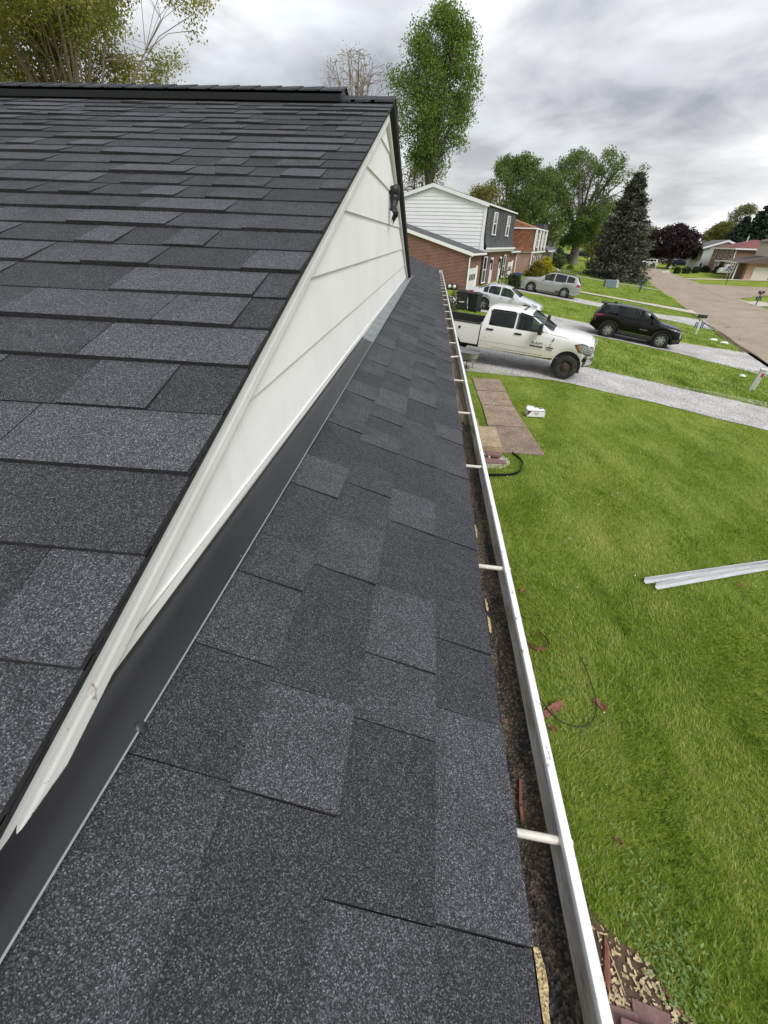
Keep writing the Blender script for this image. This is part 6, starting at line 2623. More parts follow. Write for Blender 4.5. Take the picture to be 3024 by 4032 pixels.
b.strip([(1.45, .46), (3.15, .47)], .018, .012, MATS['chrome'], 'sill_trim', t)
b.side_poly([(0.01, .40), (.35, .33), (.42, .5), (.02, .62)], .008, MATS['cladding'], 'bumper_cladding', t)
b.side_poly([(.05, .62), (.11, .62), (.16, .86), (.09, .87)], .012, MATS['lamp_clear'], 'daytime_lamp', t)
m = MB()
m.box((b.X(4.32), 0, 1.60), (.34, 1.15, .035))
m.build('spoiler', MATS['paint_black'], t, bevel=0.012)
m = MB()
m.box((b.X(3.75), 0, 1.70), (.16, .05, .06), tx=.4)
m.build('antenna_fin', MATS['paint_black'], t)
m = MB()
m.hexa([(b.X(4.64), -.7, .42), (b.X(4.70), -.7, .42), (b.X(4.70), .7, .42), (b.X(4.64), .7, .42)][::-1], [(b.X(4.62), -.75, .62), (b.X(4.69), -.75, .62), (b.X(4.69), .75, .62), (b.X(4.62), .75, .62)][::-1])
m.build('rear_bumper', MATS['cladding'], t, recalc=True)
xt, zt_ = 1.95, .72
text_mesh('EQUINOX', .085, 'door_lettering', MATS['alloy'], t, Matrix.Translation((b.X(xt), -(b.yside(xt, zt_) + .006), zt_)) @ Matrix.Rotation(rad(90), 4, 'X'), .003)
place_car(t, 2.33, 29.75, 1, 4.66, (.93, 3.66), 1.6)

# white heavy-duty crew cab pickup -------------------------------------
PL, PW = 6.65, 2.02
b = Body(PL, PW, [(0, 1.02), (.05, 1.20), (.22, 1.33), (.6, 1.40), (1.50, 1.46), (1.62, 1.50), (2.42, 1.93), (2.75, 1.985), (3.85, 1.98), (3.98, 1.95), (4.10, 1.52), (4.12, 1.40)],
         [(0, .98), (.2, 1.22), (.6, 1.30), (1.6, 1.36), (4.12, 1.38)], [(0, .86), (.28, .80), (.32, .66), (1.6, .56), (4.12, .54), (6.65, .6)], (.80, 5.32), .415, tumble=.22, arch=.10, taper=(.93, 1.0), crown=.035)
pk = thing('pickup_truck', 'white crew-cab pickup truck with black door handles parked on the near gravel drive', 'pickup truck', group='parked cars')
holes = [(1.98, 2.80), (2.98, 3.82)]
tops = [(1.66, 2.40), (4.0, 4.09)]
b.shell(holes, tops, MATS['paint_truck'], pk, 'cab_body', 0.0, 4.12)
interior(b, pk, 1.7, 4.0, .6, 1.34)
b.side_poly([(1.80, 1.39), (2.84, 1.39), (2.84, 1.87), (2.5, 1.86), (2.2, 1.70)], .006, MATS['car_glass'], 'front_door_window', pk)
b.side_poly([(2.94, 1.39), (3.86, 1.39), (3.84, 1.85), (2.94, 1.87)], .006, MATS['car_glass_tint'], 'rear_door_window', pk)
b.top_patch(1.66, 2.40, -.03, .006, MATS['car_glass'], 'windscreen', pk)
b.top_patch(4.0, 4.09, -.03, .006, MATS['car_glass_tint'], 'rear_window', pk)
for (poly, nm) in (([(1.82, 1.84), (2.86, 1.90), (2.86, 1.86), (2.45, 1.84), (2.1, 1.66), (2.05, 1.68), (2.4, 1.87)], 'rain_visor'), ([(2.93, 1.90), (3.87, 1.88), (3.87, 1.82), (2.93, 1.84)], 'rain_visor')):
    b.side_poly(poly, .018, MATS['plastic_black'], nm, pk)
b.strip([(2.93, 1.39), (2.93, 1.88)], .03, .008, MATS['plastic_black'], 'window_seal', pk)
b.strip([(3.85, 1.40), (3.84, 1.86)], .03, .008, MATS['plastic_black'], 'window_seal', pk)
b.strip([(2.84, 1.38), (2.84, 1.87)], .03, .008, MATS['plastic_black'], 'window_seal', pk)
for pts in ([(1.72, .62), (1.66, 1.0), (1.66, 1.38), (1.8, 1.42)], [(2.89, .60), (2.89, 1.93)], [(2.93, .60), (2.93, 1.38)], [(3.55, .60), (3.95, .95), (3.98, 1.85)], [(1.72, .62), (3.6, .62)], [(.35, 1.24), (1.0, 1.34), (1.6, 1.38)]):
    b.strip(pts, .010, .003, MATS['seam'], 'door_seam', pk)
b.strip([(1.75, .80), (4.1, .80)], .006, .003, MATS['seam'], 'body_crease', pk)
for (x, z) in ((2.72, 1.23), (3.78, 1.24)):
    for sd in (1, -1):
        m = MB()
        m.box((b.X(x), sd * (b.yside(x, z) + .014), z), (.26, .035, .06))
        m.build('door_handle', MATS['plastic_black'], pk, bevel=0.01)
for sd in (1, -1):
    y0 = b.yside(1.98, 1.42)
    m = MB()
    m.tube([(b.X(1.98), sd * y0, 1.40), (b.X(1.95), sd * (y0 + .16), 1.43)], .035, 6)
    mi = m.build('mirror_arm', MATS['plastic_black'], pk)
    m = MB()
    m.box((b.X(1.95), sd * (y0 + .26), 1.53), (.14, .24, .38), tx=.85, ty=.92)
    m.build('tow_mirror', MATS['plastic_black'], pk, bevel=0.035)
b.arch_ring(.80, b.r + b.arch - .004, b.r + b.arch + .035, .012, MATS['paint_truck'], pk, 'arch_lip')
m = MB()
m.box((b.X(.80), 0, .58), (1.02, PW * .86, .76))
m.build('wheel_well', MATS['interior'], pk)
m = MB()
m.box((b.X(3.3), 0, .52), (4.6, .95, .16))
m.box((b.X(.80), 0, .415), (.12, 1.5, .12))
m.build('chassis', MATS['interior'], pk)
b.side_poly([(-.0, .96), (.06, .86), (.50, .93), (.70, 1.17), (.46, 1.23), (.06, 1.17)], .008, MATS['plastic_black'], 'headlight_bezel', pk)
b.side_poly([(.02, .97), (.08, .89), (.47, .95), (.64, 1.15), (.44, 1.20), (.08, 1.14)], .014, MATS['lamp_clear'], 'headlight', pk)
b.side_poly([(.44, .96), (.50, .97), (.64, 1.15), (.55, 1.17)], .02, MATS['lamp_amber'], 'turn_signal', pk)
m = MB()
m.box((b.X(-.0), 0, 1.08), (.06, 1.15, .36))
m.build('grille', MATS['chrome'], pk, bevel=0.03)
# chrome bumper with turned-back ends
m = MB()


def bump(u, v):
    a = (u - .5) * 2
    y = a * 1.0
    x = .04 - .30 * max(0, abs(a) - .55) ** 1.3 * 2.2
    prof = [(-.02, .50), (.05, .58), (.055, .80), (.0, .90)]
    k = v * 3
    i = min(2, int(k))
    f = k - i
    px_, pz = prof[i][0] + (prof[i + 1][0] - prof[i][0]) * f, prof[i][1] + (prof[i + 1][1] - prof[i][1]) * f
    return (b.X(0) + x + px_ - .02, y, pz)


m.grid(bump, 24, 9, flip=True)
m.grid(lambda u, v: (bump(u, 1)[0] - v * .18, bump(u, 1)[1] * (1 - .03 * v), .90), 24, 1, flip=True)
m.build('front_bumper', MATS['chrome'], pk, smooth=50, recalc=True)
m = MB()
m.grid(lambda u, v: (bump(u, 0)[0] - .02 - .02 * v, bump(u, 0)[1] * .96, .56 - v * .12), 24, 1)
m.build('air_dam', MATS['plastic_black'], pk)
# cowl and wipers
b.top_patch(1.53, 1.66, -.02, .005, MATS['plastic_black'], 'cowl', pk, 2)
for y in (-.35, .3):
    m = MB()
    m.tube([(b.X(1.62), y, b.ztop(1.62, y) + .02), (b.X(1.9), y - .4, b.ztop(1.9, y - .4) + .025)], .012, 4)
    m.build('wiper', MATS['plastic_black'], pk)
# roof clearance lamp bumps
for y in (-.55, -.3, 0, .3, .55):
    m = MB()
    m.box((b.X(2.72), y, 2.012), (.10, .06, .024), tx=.5)
    m.build('roof_lamp', MATS['steel_rust'], pk)
# radio aerial base
m = MB()
m.tube([(b.X(1.45), -(b.yside(1.45, 1.2) + .02), 1.17), (b.X(1.43), -(b.yside(1.45, 1.2) + .03), 1.28)], [.022, .012], 6)
m.build('aerial_base', MATS['plastic_black'], pk)
# cargo bed: outer sides, inner liner, rails, bulkhead, tailgate
bx0, bx1 = 4.17, 6.60
for sd in (1, -1):
    m = MB()

    def sidew(u, v):
        x = bx0 + u * (bx1 - bx0)
        zl = .62
        R = .415 + .11
        d = abs(x - 5.32)
        if d < R:
            zl = max(zl, .40 + math.sqrt(R * R - d * d))
        prof = [(.0, zl), (.25, zl + .2 * (1.35 - zl)), (.5, zl + .5 * (1.35 - zl)), (.78, zl + .85 * (1.35 - zl)), (1.0, 1.35)]
        k = v * 4
        i = min(3, int(k))
        f = k - i
        z = prof[i][1] + (prof[i + 1][1] - prof[i][1]) * f
        y = 1.0 - .03 * (1 - v) - .02 * v * v
        return (PL / 2 - x, sd * y, z)
    m.grid(sidew, 48, 8, flip=(sd < 0))
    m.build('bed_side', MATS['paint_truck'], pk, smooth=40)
    m = MB()
    m.box((PL / 2 - (bx0 + bx1) / 2, sd * .94, 1.365), (bx1 - bx0, .12, .035))
    m.build('bed_rail', MATS['plastic_black'], pk, bevel=0.01)
    m = MB()
    m.box((PL / 2 - (bx0 + bx1) / 2, sd * .87, 1.09), (bx1 - bx0, .03, .52))
    m.build('bed_liner_wall', MATS['plastic_black'], pk)
m = MB()
m.box((PL / 2 - (bx0 + bx1) / 2, 0, .88), (bx1 - bx0, 1.74, .05))
m.build('bed_floor', MATS['plastic_black'], pk)
m = MB()
m.box((PL / 2 - bx0 - .03, 0, 1.08), (.06, 1.9, .56))
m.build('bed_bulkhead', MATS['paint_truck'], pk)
m = MB()
m.box((PL / 2 - bx1 + .03, 0, 1.0), (.07, 1.85, .70))
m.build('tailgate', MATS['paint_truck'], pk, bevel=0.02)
m = MB()
m.lathe([(0, -.012), (.05, -.01), (.05, .0)], 12, axis='y', c=(PL / 2 - 4.95, -.995, 1.16))
m.build('fuel_cap', MATS['plastic_black'], pk)
m = MB()
m.box((PL / 2 - 6.68, 0, .66), (.16, 1.9, .2))
m.build('rear_bumper', MATS['chrome'], pk, bevel=0.03)
for sd in (1, -1):
    wheel(pk, b.X(.80), sd * (1.01 - .13), .415, .27, 'steel_rust', 6, 'tyre_dusty', .58, style='steel')
    wheel(pk, b.X(5.32), sd * (1.01 - .14), .415, .27, 'steel_rust', 6, 'tyre_dusty', .58, style='steel')
# door badge
Mt = Matrix.Rotation(rad(90), 4, 'X')
xb, zb_ = 1.98, 1.02
text_mesh('RAM', .125, 'door_badge', MATS['box_ink'], pk, Matrix.Translation((b.X(xb), -(b.yside(xb, zb_) + .008), zb_)) @ Mt @ Matrix.Scale(1.6, 4, (1, 0, 0)), .004)
m = MB()
m.box((b.X(xb), -(b.yside(xb, zb_ - .1) + .010), zb_ - .105), (.46, .012, .05))
bb = m.build('badge_bar', MATS['steel_rust'], pk)
text_mesh('3500', .05, 'badge_bar_lettering', MATS['alloy'], bb, Matrix.Translation((b.X(xb), -(b.yside(xb, zb_ - .1) + .019), zb_ - .105)) @ Mt @ Matrix.Scale(1.8, 4, (1, 0, 0)), .002)
xf = 1.50
m = MB()
m.box((b.X(xf), -(b.yside(xf, .96) + .010), .93), (.24, .012, .04))
m.build('fender_badge', MATS['box_ink'], pk)
text_mesh('C', .12, 'fender_badge_letter', MATS['box_ink'], pk, Matrix.Translation((b.X(xf), -(b.yside(xf, 1.0) + .008), 1.01)) @ Mt, .004)
m = MB()
m.box((b.X(xf), -(b.yside(xf, .86) + .010), .86), (.2, .01, .035))
m.build('fender_badge_bar', MATS['lamp_clear'], pk)
AXP = (.80, 5.32)
LIFT = 0.07
for ch in pk.children:
    if not ch.name.startswith('wheel') or ch.name.startswith('wheel_well'):
        ch.location.z += LIFT
place_car(pk, -.45 + .80 - PL / 2, 17.60 + .97, 1, PL, AXP, 1.8, nose=0.06)

# far parked vehicles ---------------------------------------------------


def far_car(label, paint, px, py, head, kind='suv', dp=0.0):
    c = hit(px, py)
    p, s = ps(c.x, c.y)
    if kind == 'sedan':
        b = Body(4.6, 1.8, [(0, .60), (.04, .70), (.3, .80), (1.18, .97), (1.30, 1.0), (2.02, 1.40), (2.45, 1.455), (3.0, 1.44), (3.35, 1.38), (4.02, 1.10), (4.45, 1.06), (4.6, .75)],
                 [(0, .56), (.3, .72), (1.2, .90), (3.0, .96), (4.0, 1.0), (4.6, .86)], [(0, .28), (.3, .20), (4.2, .22), (4.6, .34)], (.88, 3.46), .325)
        sp = dict(sed)
    else:
        b = Body(4.9, 1.92, [(0, .74), (.04, .95), (.25, 1.08), (1.2, 1.18), (1.3, 1.22), (2.0, 1.66), (2.5, 1.76), (3.8, 1.76), (4.5, 1.70), (4.56, 1.66), (4.75, 1.28), (4.86, 1.06), (4.9, .72)],
                 [(0, .66), (.4, .98), (1.2, 1.12), (3.0, 1.15), (4.4, 1.22), (4.9, .95)], [(0, .36), (.3, .28), (4.3, .30), (4.9, .46)], (.95, 3.85), .375, tumble=.3)
        sp = dict(cx)
        sp['tops'] = [(1.36, 2.0), (4.57, 4.74)]
        sp['holes'] = [(1.8, 2.6), (2.72, 3.6), (3.72, 4.3)]
        sp['windows'] = [([(1.72, 1.15), (2.62, 1.17), (2.62, 1.64), (2.2, 1.60), (1.95, 1.45)], 'car_glass'), ([(2.70, 1.17), (3.62, 1.19), (3.62, 1.64), (2.70, 1.65)], 'car_glass_tint'), ([(3.70, 1.19), (4.35, 1.23), (4.3, 1.55), (3.70, 1.63)], 'car_glass_tint')]
    t = finish_car('parked_sedan' if kind == 'sedan' else 'parked_suv', label, b, paint, sp)
    place_car(t, p, s, head, b.L, b.ax, 1.6)
    return t


far_car('deep blue sedan parked on the left lawn behind the big maple trunk', 'paint_blue', 2215, 1026, math.pi, 'sedan')
far_car('dark SUV farther left of the spruce, half hidden by the maple trunk', 'paint_navy', 2287, 1014, math.pi)
far_car('small dark blue sedan at the left kerb of the street bend', 'paint_navy', 2494, 1044, math.pi / 2, 'sedan')
far_car('white SUV parked side-on at the end of the street, in front', 'paint_white', 2547, 1048, math.pi)
far_car('white SUV parked behind, left of the far cluster', 'paint_white', 2527, 1032, math.pi * 1.1)
far_car('dark red sedan between the two white SUVs at the street end', 'paint_red', 2562, 1035, math.pi, 'sedan')
far_car('dark SUV in the far cluster beside the pale pickup drive', 'paint_navy', 2580, 1032, math.pi)
far_car('navy SUV parked on the lawn under the purple tree, left', 'paint_navy', 2635, 1042, math.pi)
far_car('navy SUV parked under the purple tree, right and nearer', 'paint_navy', 2678, 1050, 0.05)
# small white box van with printed sides in the red-roof house's drive
c = hit(2862, 1082)
vn = thing('box_van', 'white box van with blue and red printed side before the red-roof house', 'van', c, -AZ + .1, 'parked cars')
vn.scale = (.62, .7, .66)
m = MB()
m.box((0.2, 0, 1.75), (3.6, 1.9, 2.5))
m.build('cargo_box', MATS['paint_white'], vn, bevel=0.05)
m = MB()
m.hexa([(-3.3, -.9, .45), (-1.65, -.9, .45), (-1.65, .9, .45), (-3.3, .9, .45)], [(-2.9, -.85, 1.9), (-1.65, -.85, 2.1), (-1.65, .85, 2.1), (-2.9, .85, 1.9)])
m.build('cab', MATS['paint_white'], vn, bevel=0.06)
for k, (x_, z_, w_, h_, mt_) in enumerate(((-.4, 2.2, 1.1, 1.0, 'paper_blue'), (.5, 2.5, .9, .5, 'marker_red'), (.2, 1.6, 1.6, .5, 'box_ink'), (-.9, 1.4, .6, .9, 'transformer'))):
    m = MB()
    m.add([(x_ - w_ / 2, -.962 - k * .003, z_ - h_ / 2), (x_ + w_ / 2, -.962 - k * .003, z_ - h_ * .3), (x_ + w_ * .3, -.962 - k * .003, z_ + h_ / 2), (x_ - w_ * .4, -.962 - k * .003, z_ + h_ * .2)], [(0, 1, 2, 3)])
    m.build('printed_patch', MATS[mt_], vn)
for x_ in (-2.5, 1.2):
    for y_ in (-.8, .8):
        wheel(vn, x_, y_, .38, .24, 'alloy', 5)
# ------------------------------------------------------------------ trees and shrubs
def on_Y(px, py, Y):
    d = ray(px, py)
    t = Y / d[1]
    return Vector((d[0] * t, Y, d[2] * t + ZC))


def lumps(P, seed, sc):
    r = np.random.default_rng(seed)
    v = np.zeros(len(P))
    for k in range(7):
        a = r.normal(0, 1, 3)
        a /= np.linalg.norm(a)
        f = sc * r.uniform(.7, 2.2)
        v += np.sin(P @ a * f + r.uniform(0, 6)) / (1 + .3 * k)
    return v


def leaf_quads(C, size, rng, flat=0.0, aspect=0.55):
    n = len(C)
    a = rng.normal(0, 1, (n, 3))
    a[:, 2] *= (1 - flat)
    a /= np.linalg.norm(a, axis=1)[:, None]
    b = rng.normal(0, 1, (n, 3))
    b -= (b * a).sum(1)[:, None] * a
    b /= np.linalg.norm(b, axis=1)[:, None]
    s = (size * rng.uniform(.6, 1.35, n))[:, None]
    u, w = a * s * .5, b * s * .5 * aspect
    return np.stack([C - u, C - u * .1 + w, C + u, C - u * .1 - w], 1).reshape(-1, 3)


def prof_oval(t):
    return math.sqrt(max(0, 1 - (2 * t - 1) ** 2)) * (0.92 + 0.16 * (0.5 - t))


def prof_tall(t):
    return prof_oval(t) * (0.5 + 0.5 * sstep(0.0, 0.5, t))


def prof_egg(t):
    return max(0.0, math.sin(math.pi * min(1, max(0, t)) ** .75)) ** .7


def prof_vase(t):
    return (0.35 + 0.65 * min(1, t * 1.6)) * math.sqrt(max(0, 1 - max(0, (t - .45) / .55) ** 2.2))


def prof_dome(t):
    return math.sqrt(max(0, 1 - t ** 2.2)) * (0.8 + 0.2 * min(1, t * 5))


PROF = dict(tall=prof_tall, oval=prof_oval, egg=prof_egg, vase=prof_vase, dome=prof_dome)


def tree(name, label, box, Yd, leafmat, n, size, shape='oval', bark='bark', limbs=9, cluster=26, trunk_r=None, base_px=None, gap=-0.55, group='trees along the street',
         cat='tree', fork=None, seed=1, lean=0.0, bare=0.0, twigs=1.0, depth=1.0, shell=.45, upright=0.5, crad=1.0, bias=1.0):
    rng = np.random.default_rng(seed)
    rr = random.Random(seed)
    x0, y0_, x1_, y1_ = box
    xm, ym = (x0 + x1_) / 2, (y0_ + y1_) / 2
    top, bot = on_Y(xm, y0_, Yd), on_Y(xm, y1_, Yd)
    wid_ = (on_Y(x1_, ym, Yd) - on_Y(x0, ym, Yd)).length / 2
    cen = on_Y(xm, ym, Yd)
    if base_px:
        base = hit(*base_px)
        base = Vector((base.x, base.y, gz(base.x, base.y)))
    else:
        base = Vector((cen.x, Yd, gz(cen.x, Yd)))
    hT, hB = top.z - base.z, max(0.2, bot.z - base.z)
    H = hT - hB
    off = Vector((cen.x - base.x, cen.y - base.y, 0))
    t = thing(name, label, cat, base, 0, group)
    pf = PROF[shape]
    # leaf clusters inside the crown envelope
    K = max(8, int(n / cluster))
    C = []
    while len(C) < K:
        tt = rng.uniform(0.0, 1.0, K * 3) ** bias
        an = rng.uniform(0, 2 * math.pi, K * 3)
        ra = rng.uniform(0, 1, K * 3) ** shell
        R = np.array([pf(v) for v in tt]) * wid_ * ra
        R = R * (1 + .17 * np.sin(3 * an + 6 * tt + seed) + .13 * np.sin(7 * an - 11 * tt + 2 * seed))
        P = np.stack([np.cos(an) * R + off.x, np.sin(an) * R * depth + off.y, hB + tt * H], 1)
        keep = lumps(P, seed + 3, 2.6 / max(1.0, wid_ * .55)) > gap
        C += list(P[keep])
    C = np.array(C[:K])
    # limbs
    fk = fork if fork is not None else hB * .75
    tr = trunk_r or (0.018 * hT + 0.05)
    m = MB()
    tp = [(0, 0, -.2), (0.02 * hT * lean, 0, fk * .5), (off.x * .25, off.y * .25, fk)]
    flare = [tr * 1.45, tr * 1.05, tr * .9]
    m.tube(tp, flare, 9)
    L_pts = []
    for i in range(limbs):
        an = 2 * math.pi * i / limbs + rr.uniform(-.3, .3)
        tt = rr.uniform(.45, .98)
        R = pf(tt) * wid_ * rr.uniform(.45, .85)
        end = Vector((off.x + math.cos(an) * R, off.y + math.sin(an) * R * depth, hB + tt * H))
        st = Vector((off.x * .25, off.y * .25, fk * rr.uniform(.8, 1.0)))
        mid = st.lerp(end, .5) + Vector((0, 0, H * .12 * upright)) - Vector((math.cos(an) * R * .2 * upright, math.sin(an) * R * .2 * upright, 0))
        pts = []
        for k in range(7):
            u = k / 6
            q = st * (1 - u) ** 2 + mid * 2 * u * (1 - u) + end * u * u
            q += Vector((rr.uniform(-1, 1), rr.uniform(-1, 1), 0)) * (0.012 * H * (u > 0))
            pts.append(q)
        r0 = tr * rr.uniform(.42, .62)
        m.tube(pts, [r0 * (1 - .86 * k / 6) for k in range(7)], 6, caps=False)
        L_pts += [(pts[k], r0 * (1 - .86 * k / 6)) for k in range(1, 7)]
    m.build('trunk', MATS[bark], t, smooth=60)
    # branches out to the leaf clusters
    m = MB()
    LP = np.array([tuple(p) for p, _ in L_pts])
    LR = [r for _, r in L_pts]
    nb = min(K, int(420 * twigs))
    for i in rng.permutation(K)[:nb]:
        c = C[i]
        d2 = ((LP - c) ** 2).sum(1) + np.maximum(0, LP[:, 2] - c[2] + .08 * H) ** 2 * 6
        j = int(np.argsort(d2)[rr.randrange(0, 5)])
        a = Vector(LP[j])
        e = Vector(c)
        md = a.lerp(e, .5) + Vector((0, 0, (e - a).length * .10 * upright))
        m.tube([a, md, e], [min(LR[j] * .6, .06 + .01 * tr), min(LR[j] * .4, .035), .012 + .0002 * Yd], 4, caps=False)
    m.build('branches', MATS['twig' if bare > .5 else bark], t, smooth=60)
    # leaves
    cr = H * .045 * crad + .25
    idx = rng.integers(0, K, n)
    G = rng.normal(0, 1, (n, 3))
    G /= np.linalg.norm(G, axis=1)[:, None]
    G *= (rng.uniform(0, 1, n) ** .55)[:, None] * 1.7
    P = C[idx] + G * np.array([cr, cr, cr * .8])
    ctone = np.clip(rng.normal(.5, .25, K), 0, 1)
    tone = np.clip(ctone[idx] * .7 + rng.uniform(0, 1, n) * .3, 0, 1)
    np_mesh('crown', leaf_quads(P, size, rng), 4, tone, MATS[leafmat], t)
    return t


def conifer(name, label, base, H, R, mat, n, size, seed=1, group='conifers', lean=(0, 0), gaps=0.25, cat='tree'):
    rng = np.random.default_rng(seed)
    rr = random.Random(seed)
    t = thing(name, label, cat, base, 0, group)
    m = MB()
    m.tube([(0, 0, -.2), (lean[0] * .5, lean[1] * .5, H * .5), (lean[0], lean[1], H * .98)], [.02 * H, .012 * H, .01], 8)
    m.build('trunk', MATS['bark'], t, smooth=60)
    m = MB()
    C, T = [], []
    z = .25
    while z < H * .985:
        f = z / H
        Rz = R * (1 - f) ** .72 * rr.uniform(.82, 1.12) + .15
        nb = max(5, int(15 * (1 - f) + 5))
        for k in range(nb):
            if rr.random() < gaps * (0.4 + f):
                continue
            an = 2 * math.pi * k / nb + rr.uniform(-.25, .25)
            L = Rz * rr.uniform(.68, 1.08)
            dr = rr.uniform(.10, .30) * L
            pts = []
            for q in range(6):
                u = q / 5
                zz = z + .22 * L * u * (1 - f) * 0 - dr * math.sin(u * 2.1) + .28 * dr * u * u * 3 * (.4 + f)
                pts.append(Vector((math.cos(an) * L * u + lean[0] * f, math.sin(an) * L * u + lean[1] * f, zz)))
            m.tube([pts[0], pts[3], pts[5]], [.05, .03, .012], 4, caps=False)
            ct = rr.uniform(.1, .95)
            for q in range(1, 6):
                for e in range(3):
                    u = (q - rr.random() * .9) / 5
                    i = min(4, int(u * 5))
                    p = pts[i].lerp(pts[i + 1], u * 5 - i)
                    C.append((p.x, p.y, p.z))
                    T.append(ct)
        z += max(.28, .034 * H * (1 - .5 * f))
    m.build('branches', MATS['bark'], t)
    C = np.array(C)
    T = np.array(T)
    idx = rng.integers(0, len(C), n)
    sc = .30 * (0.5 + (1 - C[idx, 2] / H))[:, None]
    P = C[idx] + rng.normal(0, 1, (n, 3)) * sc * np.array([1, 1, .55])
    tone = np.clip(T[idx] * .75 + rng.uniform(0, .3, n), 0, 1)
    np_mesh('crown', leaf_quads(P, size, rng, .35, .45), 4, tone, MATS[mat], t)
    return t


# left, behind our ridge: big maple in yellow-green flower
tree('maple_tree', 'large yellow-green maple rising behind our roof ridge, top left', (-420, -430, 745, 400), 30, 'leaf_yellow', 105000, .15, 'vase', 'twig', 30, 85, .22, gap=-.5, fork=4.0, seed=21, twigs=2.2, shell=.6, upright=1.0, crad=.75, bias=.8)
tree('bare_tree', 'leafless grey-brown tree with upright twigs behind the ridge end', (1235, 195, 1560, 620), 52, 'leaf_yellow', 1400, .10, 'vase', 'twig', 34, 3, .22, gap=-9, fork=5.5, seed=41, bare=1.0, twigs=3.2, shell=.55, upright=1.2)
# tall tree behind the duplex
tree('tall_maple', 'tall oval bright green tree standing behind the white gable', (1525, 40, 1900, 735), 52, 'leaf_green', 40000, .19, 'tall', 'bark', 22, 120, .32, base_px=None, gap=-.3, fork=7.5, seed=52, twigs=1.6, upright=1.3, shell=.55, crad=.78, bias=.58)
tree('background_tree', 'rounded green tree above the dark mansard, left of the forked maple', (1860, 605, 2180, 900), 78, 'leaf_mid', 26000, .27, 'egg', 'bark', 12, 100, .35, gap=-.45, seed=61, crad=.8)
tree('background_tree', 'low yellow-green tree right of the tall tree, behind the white gable', (1790, 720, 1990, 960), 66, 'leaf_olive', 9000, .24, 'oval', 'bark', 8, 22, .2, gap=-.6, seed=64)
tree('background_tree', 'dark green tree behind the brown shake mansard house', (2020, 680, 2250, 980), 96, 'leaf_mid', 16000, .34, 'egg', 'bark', 9, 24, .3, gap=-.8, seed=67)
tree('background_tree', 'thin green tree at the left end of the duplex, partly hidden by our rake', (1560, 640, 1720, 900), 62, 'leaf_olive', 3000, .2, 'oval', 'bark', 9, 14, .2, gap=-.3, seed=69, twigs=.6)
# the big forked maple on the far lawn
tree('forked_maple', 'big forked maple with grey trunk on the far left lawn', (2070, 595, 2520, 960), 100, 'leaf_mid', 36000, .29, 'vase', 'bark_grey', 12, 105, .75, base_px=(2252, 1040), gap=-.25, fork=4.6, seed=73, twigs=1.2, upright=.9, shell=.5, crad=.7)
tree('golden_tree', 'golden-green small tree behind the forked maple trunk', (2290, 790, 2420, 1000), 122, 'leaf_gold', 7000, .36, 'egg', 'bark', 7, 22, .3, base_px=(2327, 1028), gap=-.8, fork=2.5, seed=77)
# spruce
bS = hit(2412, 1100)
tS = on_Y(2522, 676, bS.y)
conifer('spruce_tree', 'large dense grey-green spruce standing between lawn and street', bS, tS.z - bS.z, 4.7, 'needle_spruce', 52000, .40, 83, lean=((tS.x - bS.x) * 1.0, 0), gaps=.12)
# purple maple across the street
tree('purple_maple', 'dark purple-leaved maple across the street, round crown', (2530, 888, 2765, 1012), 136, 'leaf_purple', 15000, .50, 'dome', 'bark', 9, 26, .40, base_px=(2628, 1058), gap=-1.3, fork=2.6, seed=91, shell=.4, depth=.8)
tree('street_tree', 'light green tree between the spruce and the purple maple', (2470, 900, 2620, 1045), 168, 'leaf_olive', 7000, .46, 'oval', 'bark', 8, 20, .3, gap=-.6, seed=94)
tree('street_tree', 'pale feathery tree behind the grey gabled house', (2745, 880, 2900, 1010), 190, 'leaf_pale', 8000, .45, 'egg', 'bark', 9, 18, .3, gap=-.35, seed=97)
tree('street_tree', 'tall pale green open tree left of the dark pines', (2820, 812, 3000, 1000), 205, 'leaf_pale', 9000, .52, 'oval', 'bark', 10, 18, .35, gap=-.2, seed=99)
tree('willow_tree', 'olive-yellow rounded tree behind the red-roof house', (2770, 878, 2905, 985), 172, 'leaf_olive', 9000, .46, 'dome', 'bark', 8, 24, .3, gap=-1.0, seed=103)
for i, (px, pt, R, lab) in enumerate(((2945, 850, 7.0, 'dark pine behind the red-roof house, left of the pair'), (3010, 805, 9.0, 'dark pine at the right picture edge, taller of the pair'))):
    b_ = on_Y(px - 60, 1010, 158)
    b_.z = gz(b_.x, b_.y)
    tp_ = on_Y(px, pt, 158)
    conifer('pine_tree', lab, b_, tp_.z - b_.z, R, 'needle_dark', 14000, .70, 111 + i, lean=((tp_.x - b_.x) * .3, 0), gaps=.2)
# shrubs


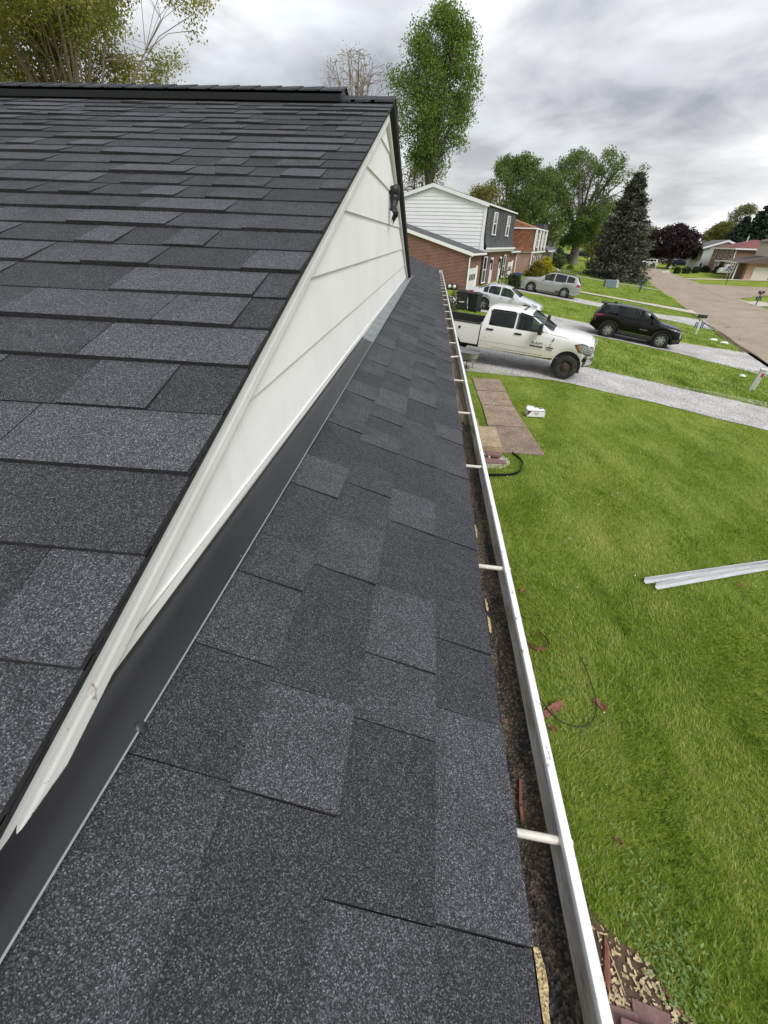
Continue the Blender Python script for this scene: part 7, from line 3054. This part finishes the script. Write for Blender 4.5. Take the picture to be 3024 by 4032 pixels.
def shrub(name, label, px, py, w, h, mat, n, size, seed, group='shrubs', dp=0.0, shape='dome'):
    c = hit(px, py)
    rng = np.random.default_rng(seed)
    t = thing(name, label, 'shrub', c, 0, group)
    m = MB()
    for k in range(7):
        a = 2 * math.pi * k / 7
        m.tube([(0.1 * math.cos(a), .1 * math.sin(a), 0), (w * .22 * math.cos(a), w * .22 * math.sin(a), h * .5), (w * .33 * math.cos(a), w * .33 * math.sin(a), h * .8)], [.03, .02, .01], 4, caps=False)
    m.build('stems', MATS['bark'], t)
    K = 90
    tt = rng.uniform(0, 1, K)
    an = rng.uniform(0, 2 * math.pi, K)
    R = np.array([prof_dome(v) for v in tt]) * w / 2 * rng.uniform(0, 1, K) ** .4
    C = np.stack([np.cos(an) * R, np.sin(an) * R, tt * h * .94 + .04], 1)
    ct = rng.uniform(0, 1, K)
    idx = rng.integers(0, K, n)
    P = C[idx] + rng.normal(0, 1, (n, 3)) * .11 * np.array([1, 1, .8]) * max(1, w / 2.4)
    P[:, 2] = np.maximum(P[:, 2], .02)
    np_mesh('foliage', leaf_quads(P, size, rng), 4, np.clip(ct[idx] * .7 + rng.uniform(0, .3, n), 0, 1), MATS[mat], t)
    return t


shrub('forsythia_shrub', 'bright yellow flowering shrub in front of the shake mansard house', 2140, 1088, 3.0, 2.0, 'leaf_forsythia', 3000, .20, 201)
shrub('golden_shrub', 'olive-gold rounded shrub left of the bright yellow one', 2105, 1092, 2.6, 1.6, 'leaf_gold', 2600, .18, 203)
shrub('evergreen_shrub', 'dark green shrub right of the yellow shrub by the garden steps', 2180, 1062, 2.6, 1.5, 'leaf_dark', 1600, .24, 205)
shrub('evergreen_shrub', 'green shrub beyond the garden steps beside the brick house', 2196, 1042, 3.0, 1.6, 'leaf_mid', 1500, .26, 207)
shrub('evergreen_shrub', 'dark low shrub below the blue recycling bin', 2016, 1135, 1.7, 1.1, 'leaf_dark', 1500, .13, 209)
shrub('evergreen_shrub', 'scruffy weeds at the foot of the meters on the brick wall', 1782, 1222, 1.0, .9, 'leaf_dark', 700, .09, 211)
shrub('lamp_shrub', 'tiny shrub at the foot of the lawn lamp post', 2243, 1060, 1.2, .6, 'leaf_mid', 500, .16, 213)
shrub('grey_shrub', 'grey-green bush left of the blue sedan by the pale house', 2188, 1024, 4.0, 2.2, 'needle_spruce', 1300, .4, 215)
for k, (px, py, w, h, lab) in enumerate(((2662, 1077, 1.3, 1.2, 'clipped dark bush on the right lawn, leftmost of the row'), (2700, 1077, 1.9, 1.2, 'clipped dark bush on the right lawn, second and widest of the row'), (2735, 1076, 1.4, 1.2, 'clipped dark bush on the right lawn, right end of the row'),
                                         (2772, 1072, 2.2, 1.3, 'brownish bush before the grey gabled house facade'), (2825, 1078, 2.8, 1.5, 'large dark bush left of the white van'), (2728, 1056, 3.0, 1.5, 'rounded dark bush beneath the grey gabled house corner'),
                                         (2955, 1092, 2.4, 1.3, 'clipped hedge left of the black bin at the porch'), (2915, 1086, 2.4, .9, 'low hedge in front of the covered porch'))):
    shrub('clipped_bush', lab, px, py, w, h, 'leaf_dark', 900, .34, 221 + k, 'bushes across the street')
# pale boulders beside the far mailbox
for k, (px, py, r, lab) in enumerate(((2611, 1074, .55, 'left pale boulder clump on the far right verge'), (2624, 1073, .65, 'right pale boulder clump on the far right verge'))):
    m = MB()
    rr = random.Random(k)
    ph = [rr.uniform(0, 6) for _ in range(4)]
    m.grid(lambda u, v: (lambda a, e: (r * (1 + .15 * math.sin(3 * a + ph[0])) * math.cos(a) * math.cos(e), r * math.sin(a) * math.cos(e), r * .62 * (1 + .2 * math.sin(4 * a + ph[1])) * math.sin(e)))(u * 2 * math.pi, v * math.pi / 2), 14, 6)
    o = m.build('boulder', MATS['concrete_light'], smooth=60)
    o.location = hit(px, py)
    tag(o, lab, 'boulder', 'boulders on the far verge')
# far wood closing the horizon
rng = np.random.default_rng(301)
n = 26000
an = rng.uniform(-75, 62, n)
an = np.radians(an)
D = rng.uniform(270, 420, n)
hgt = (9 + 5 * np.sin(an * 9) + 3.5 * np.sin(an * 23 + 1) + 2.5 * np.sin(an * 51 + 2))
z = rng.uniform(0, 1, n) ** .8 * hgt
x, y = np.sin(an) * D, np.cos(an) * D
P = np.stack([x, y, z + 1.0], 1)
tone = np.clip(.5 + .35 * np.sin(an * 70) + rng.normal(0, .2, n), 0, 1)
o = np_mesh('far_wood', leaf_quads(P, 2.6, rng), 4, tone, MATS['leaf_mid'])
tag(o, 'far belt of green woodland closing the horizon behind the houses', 'woodland', kind='stuff')
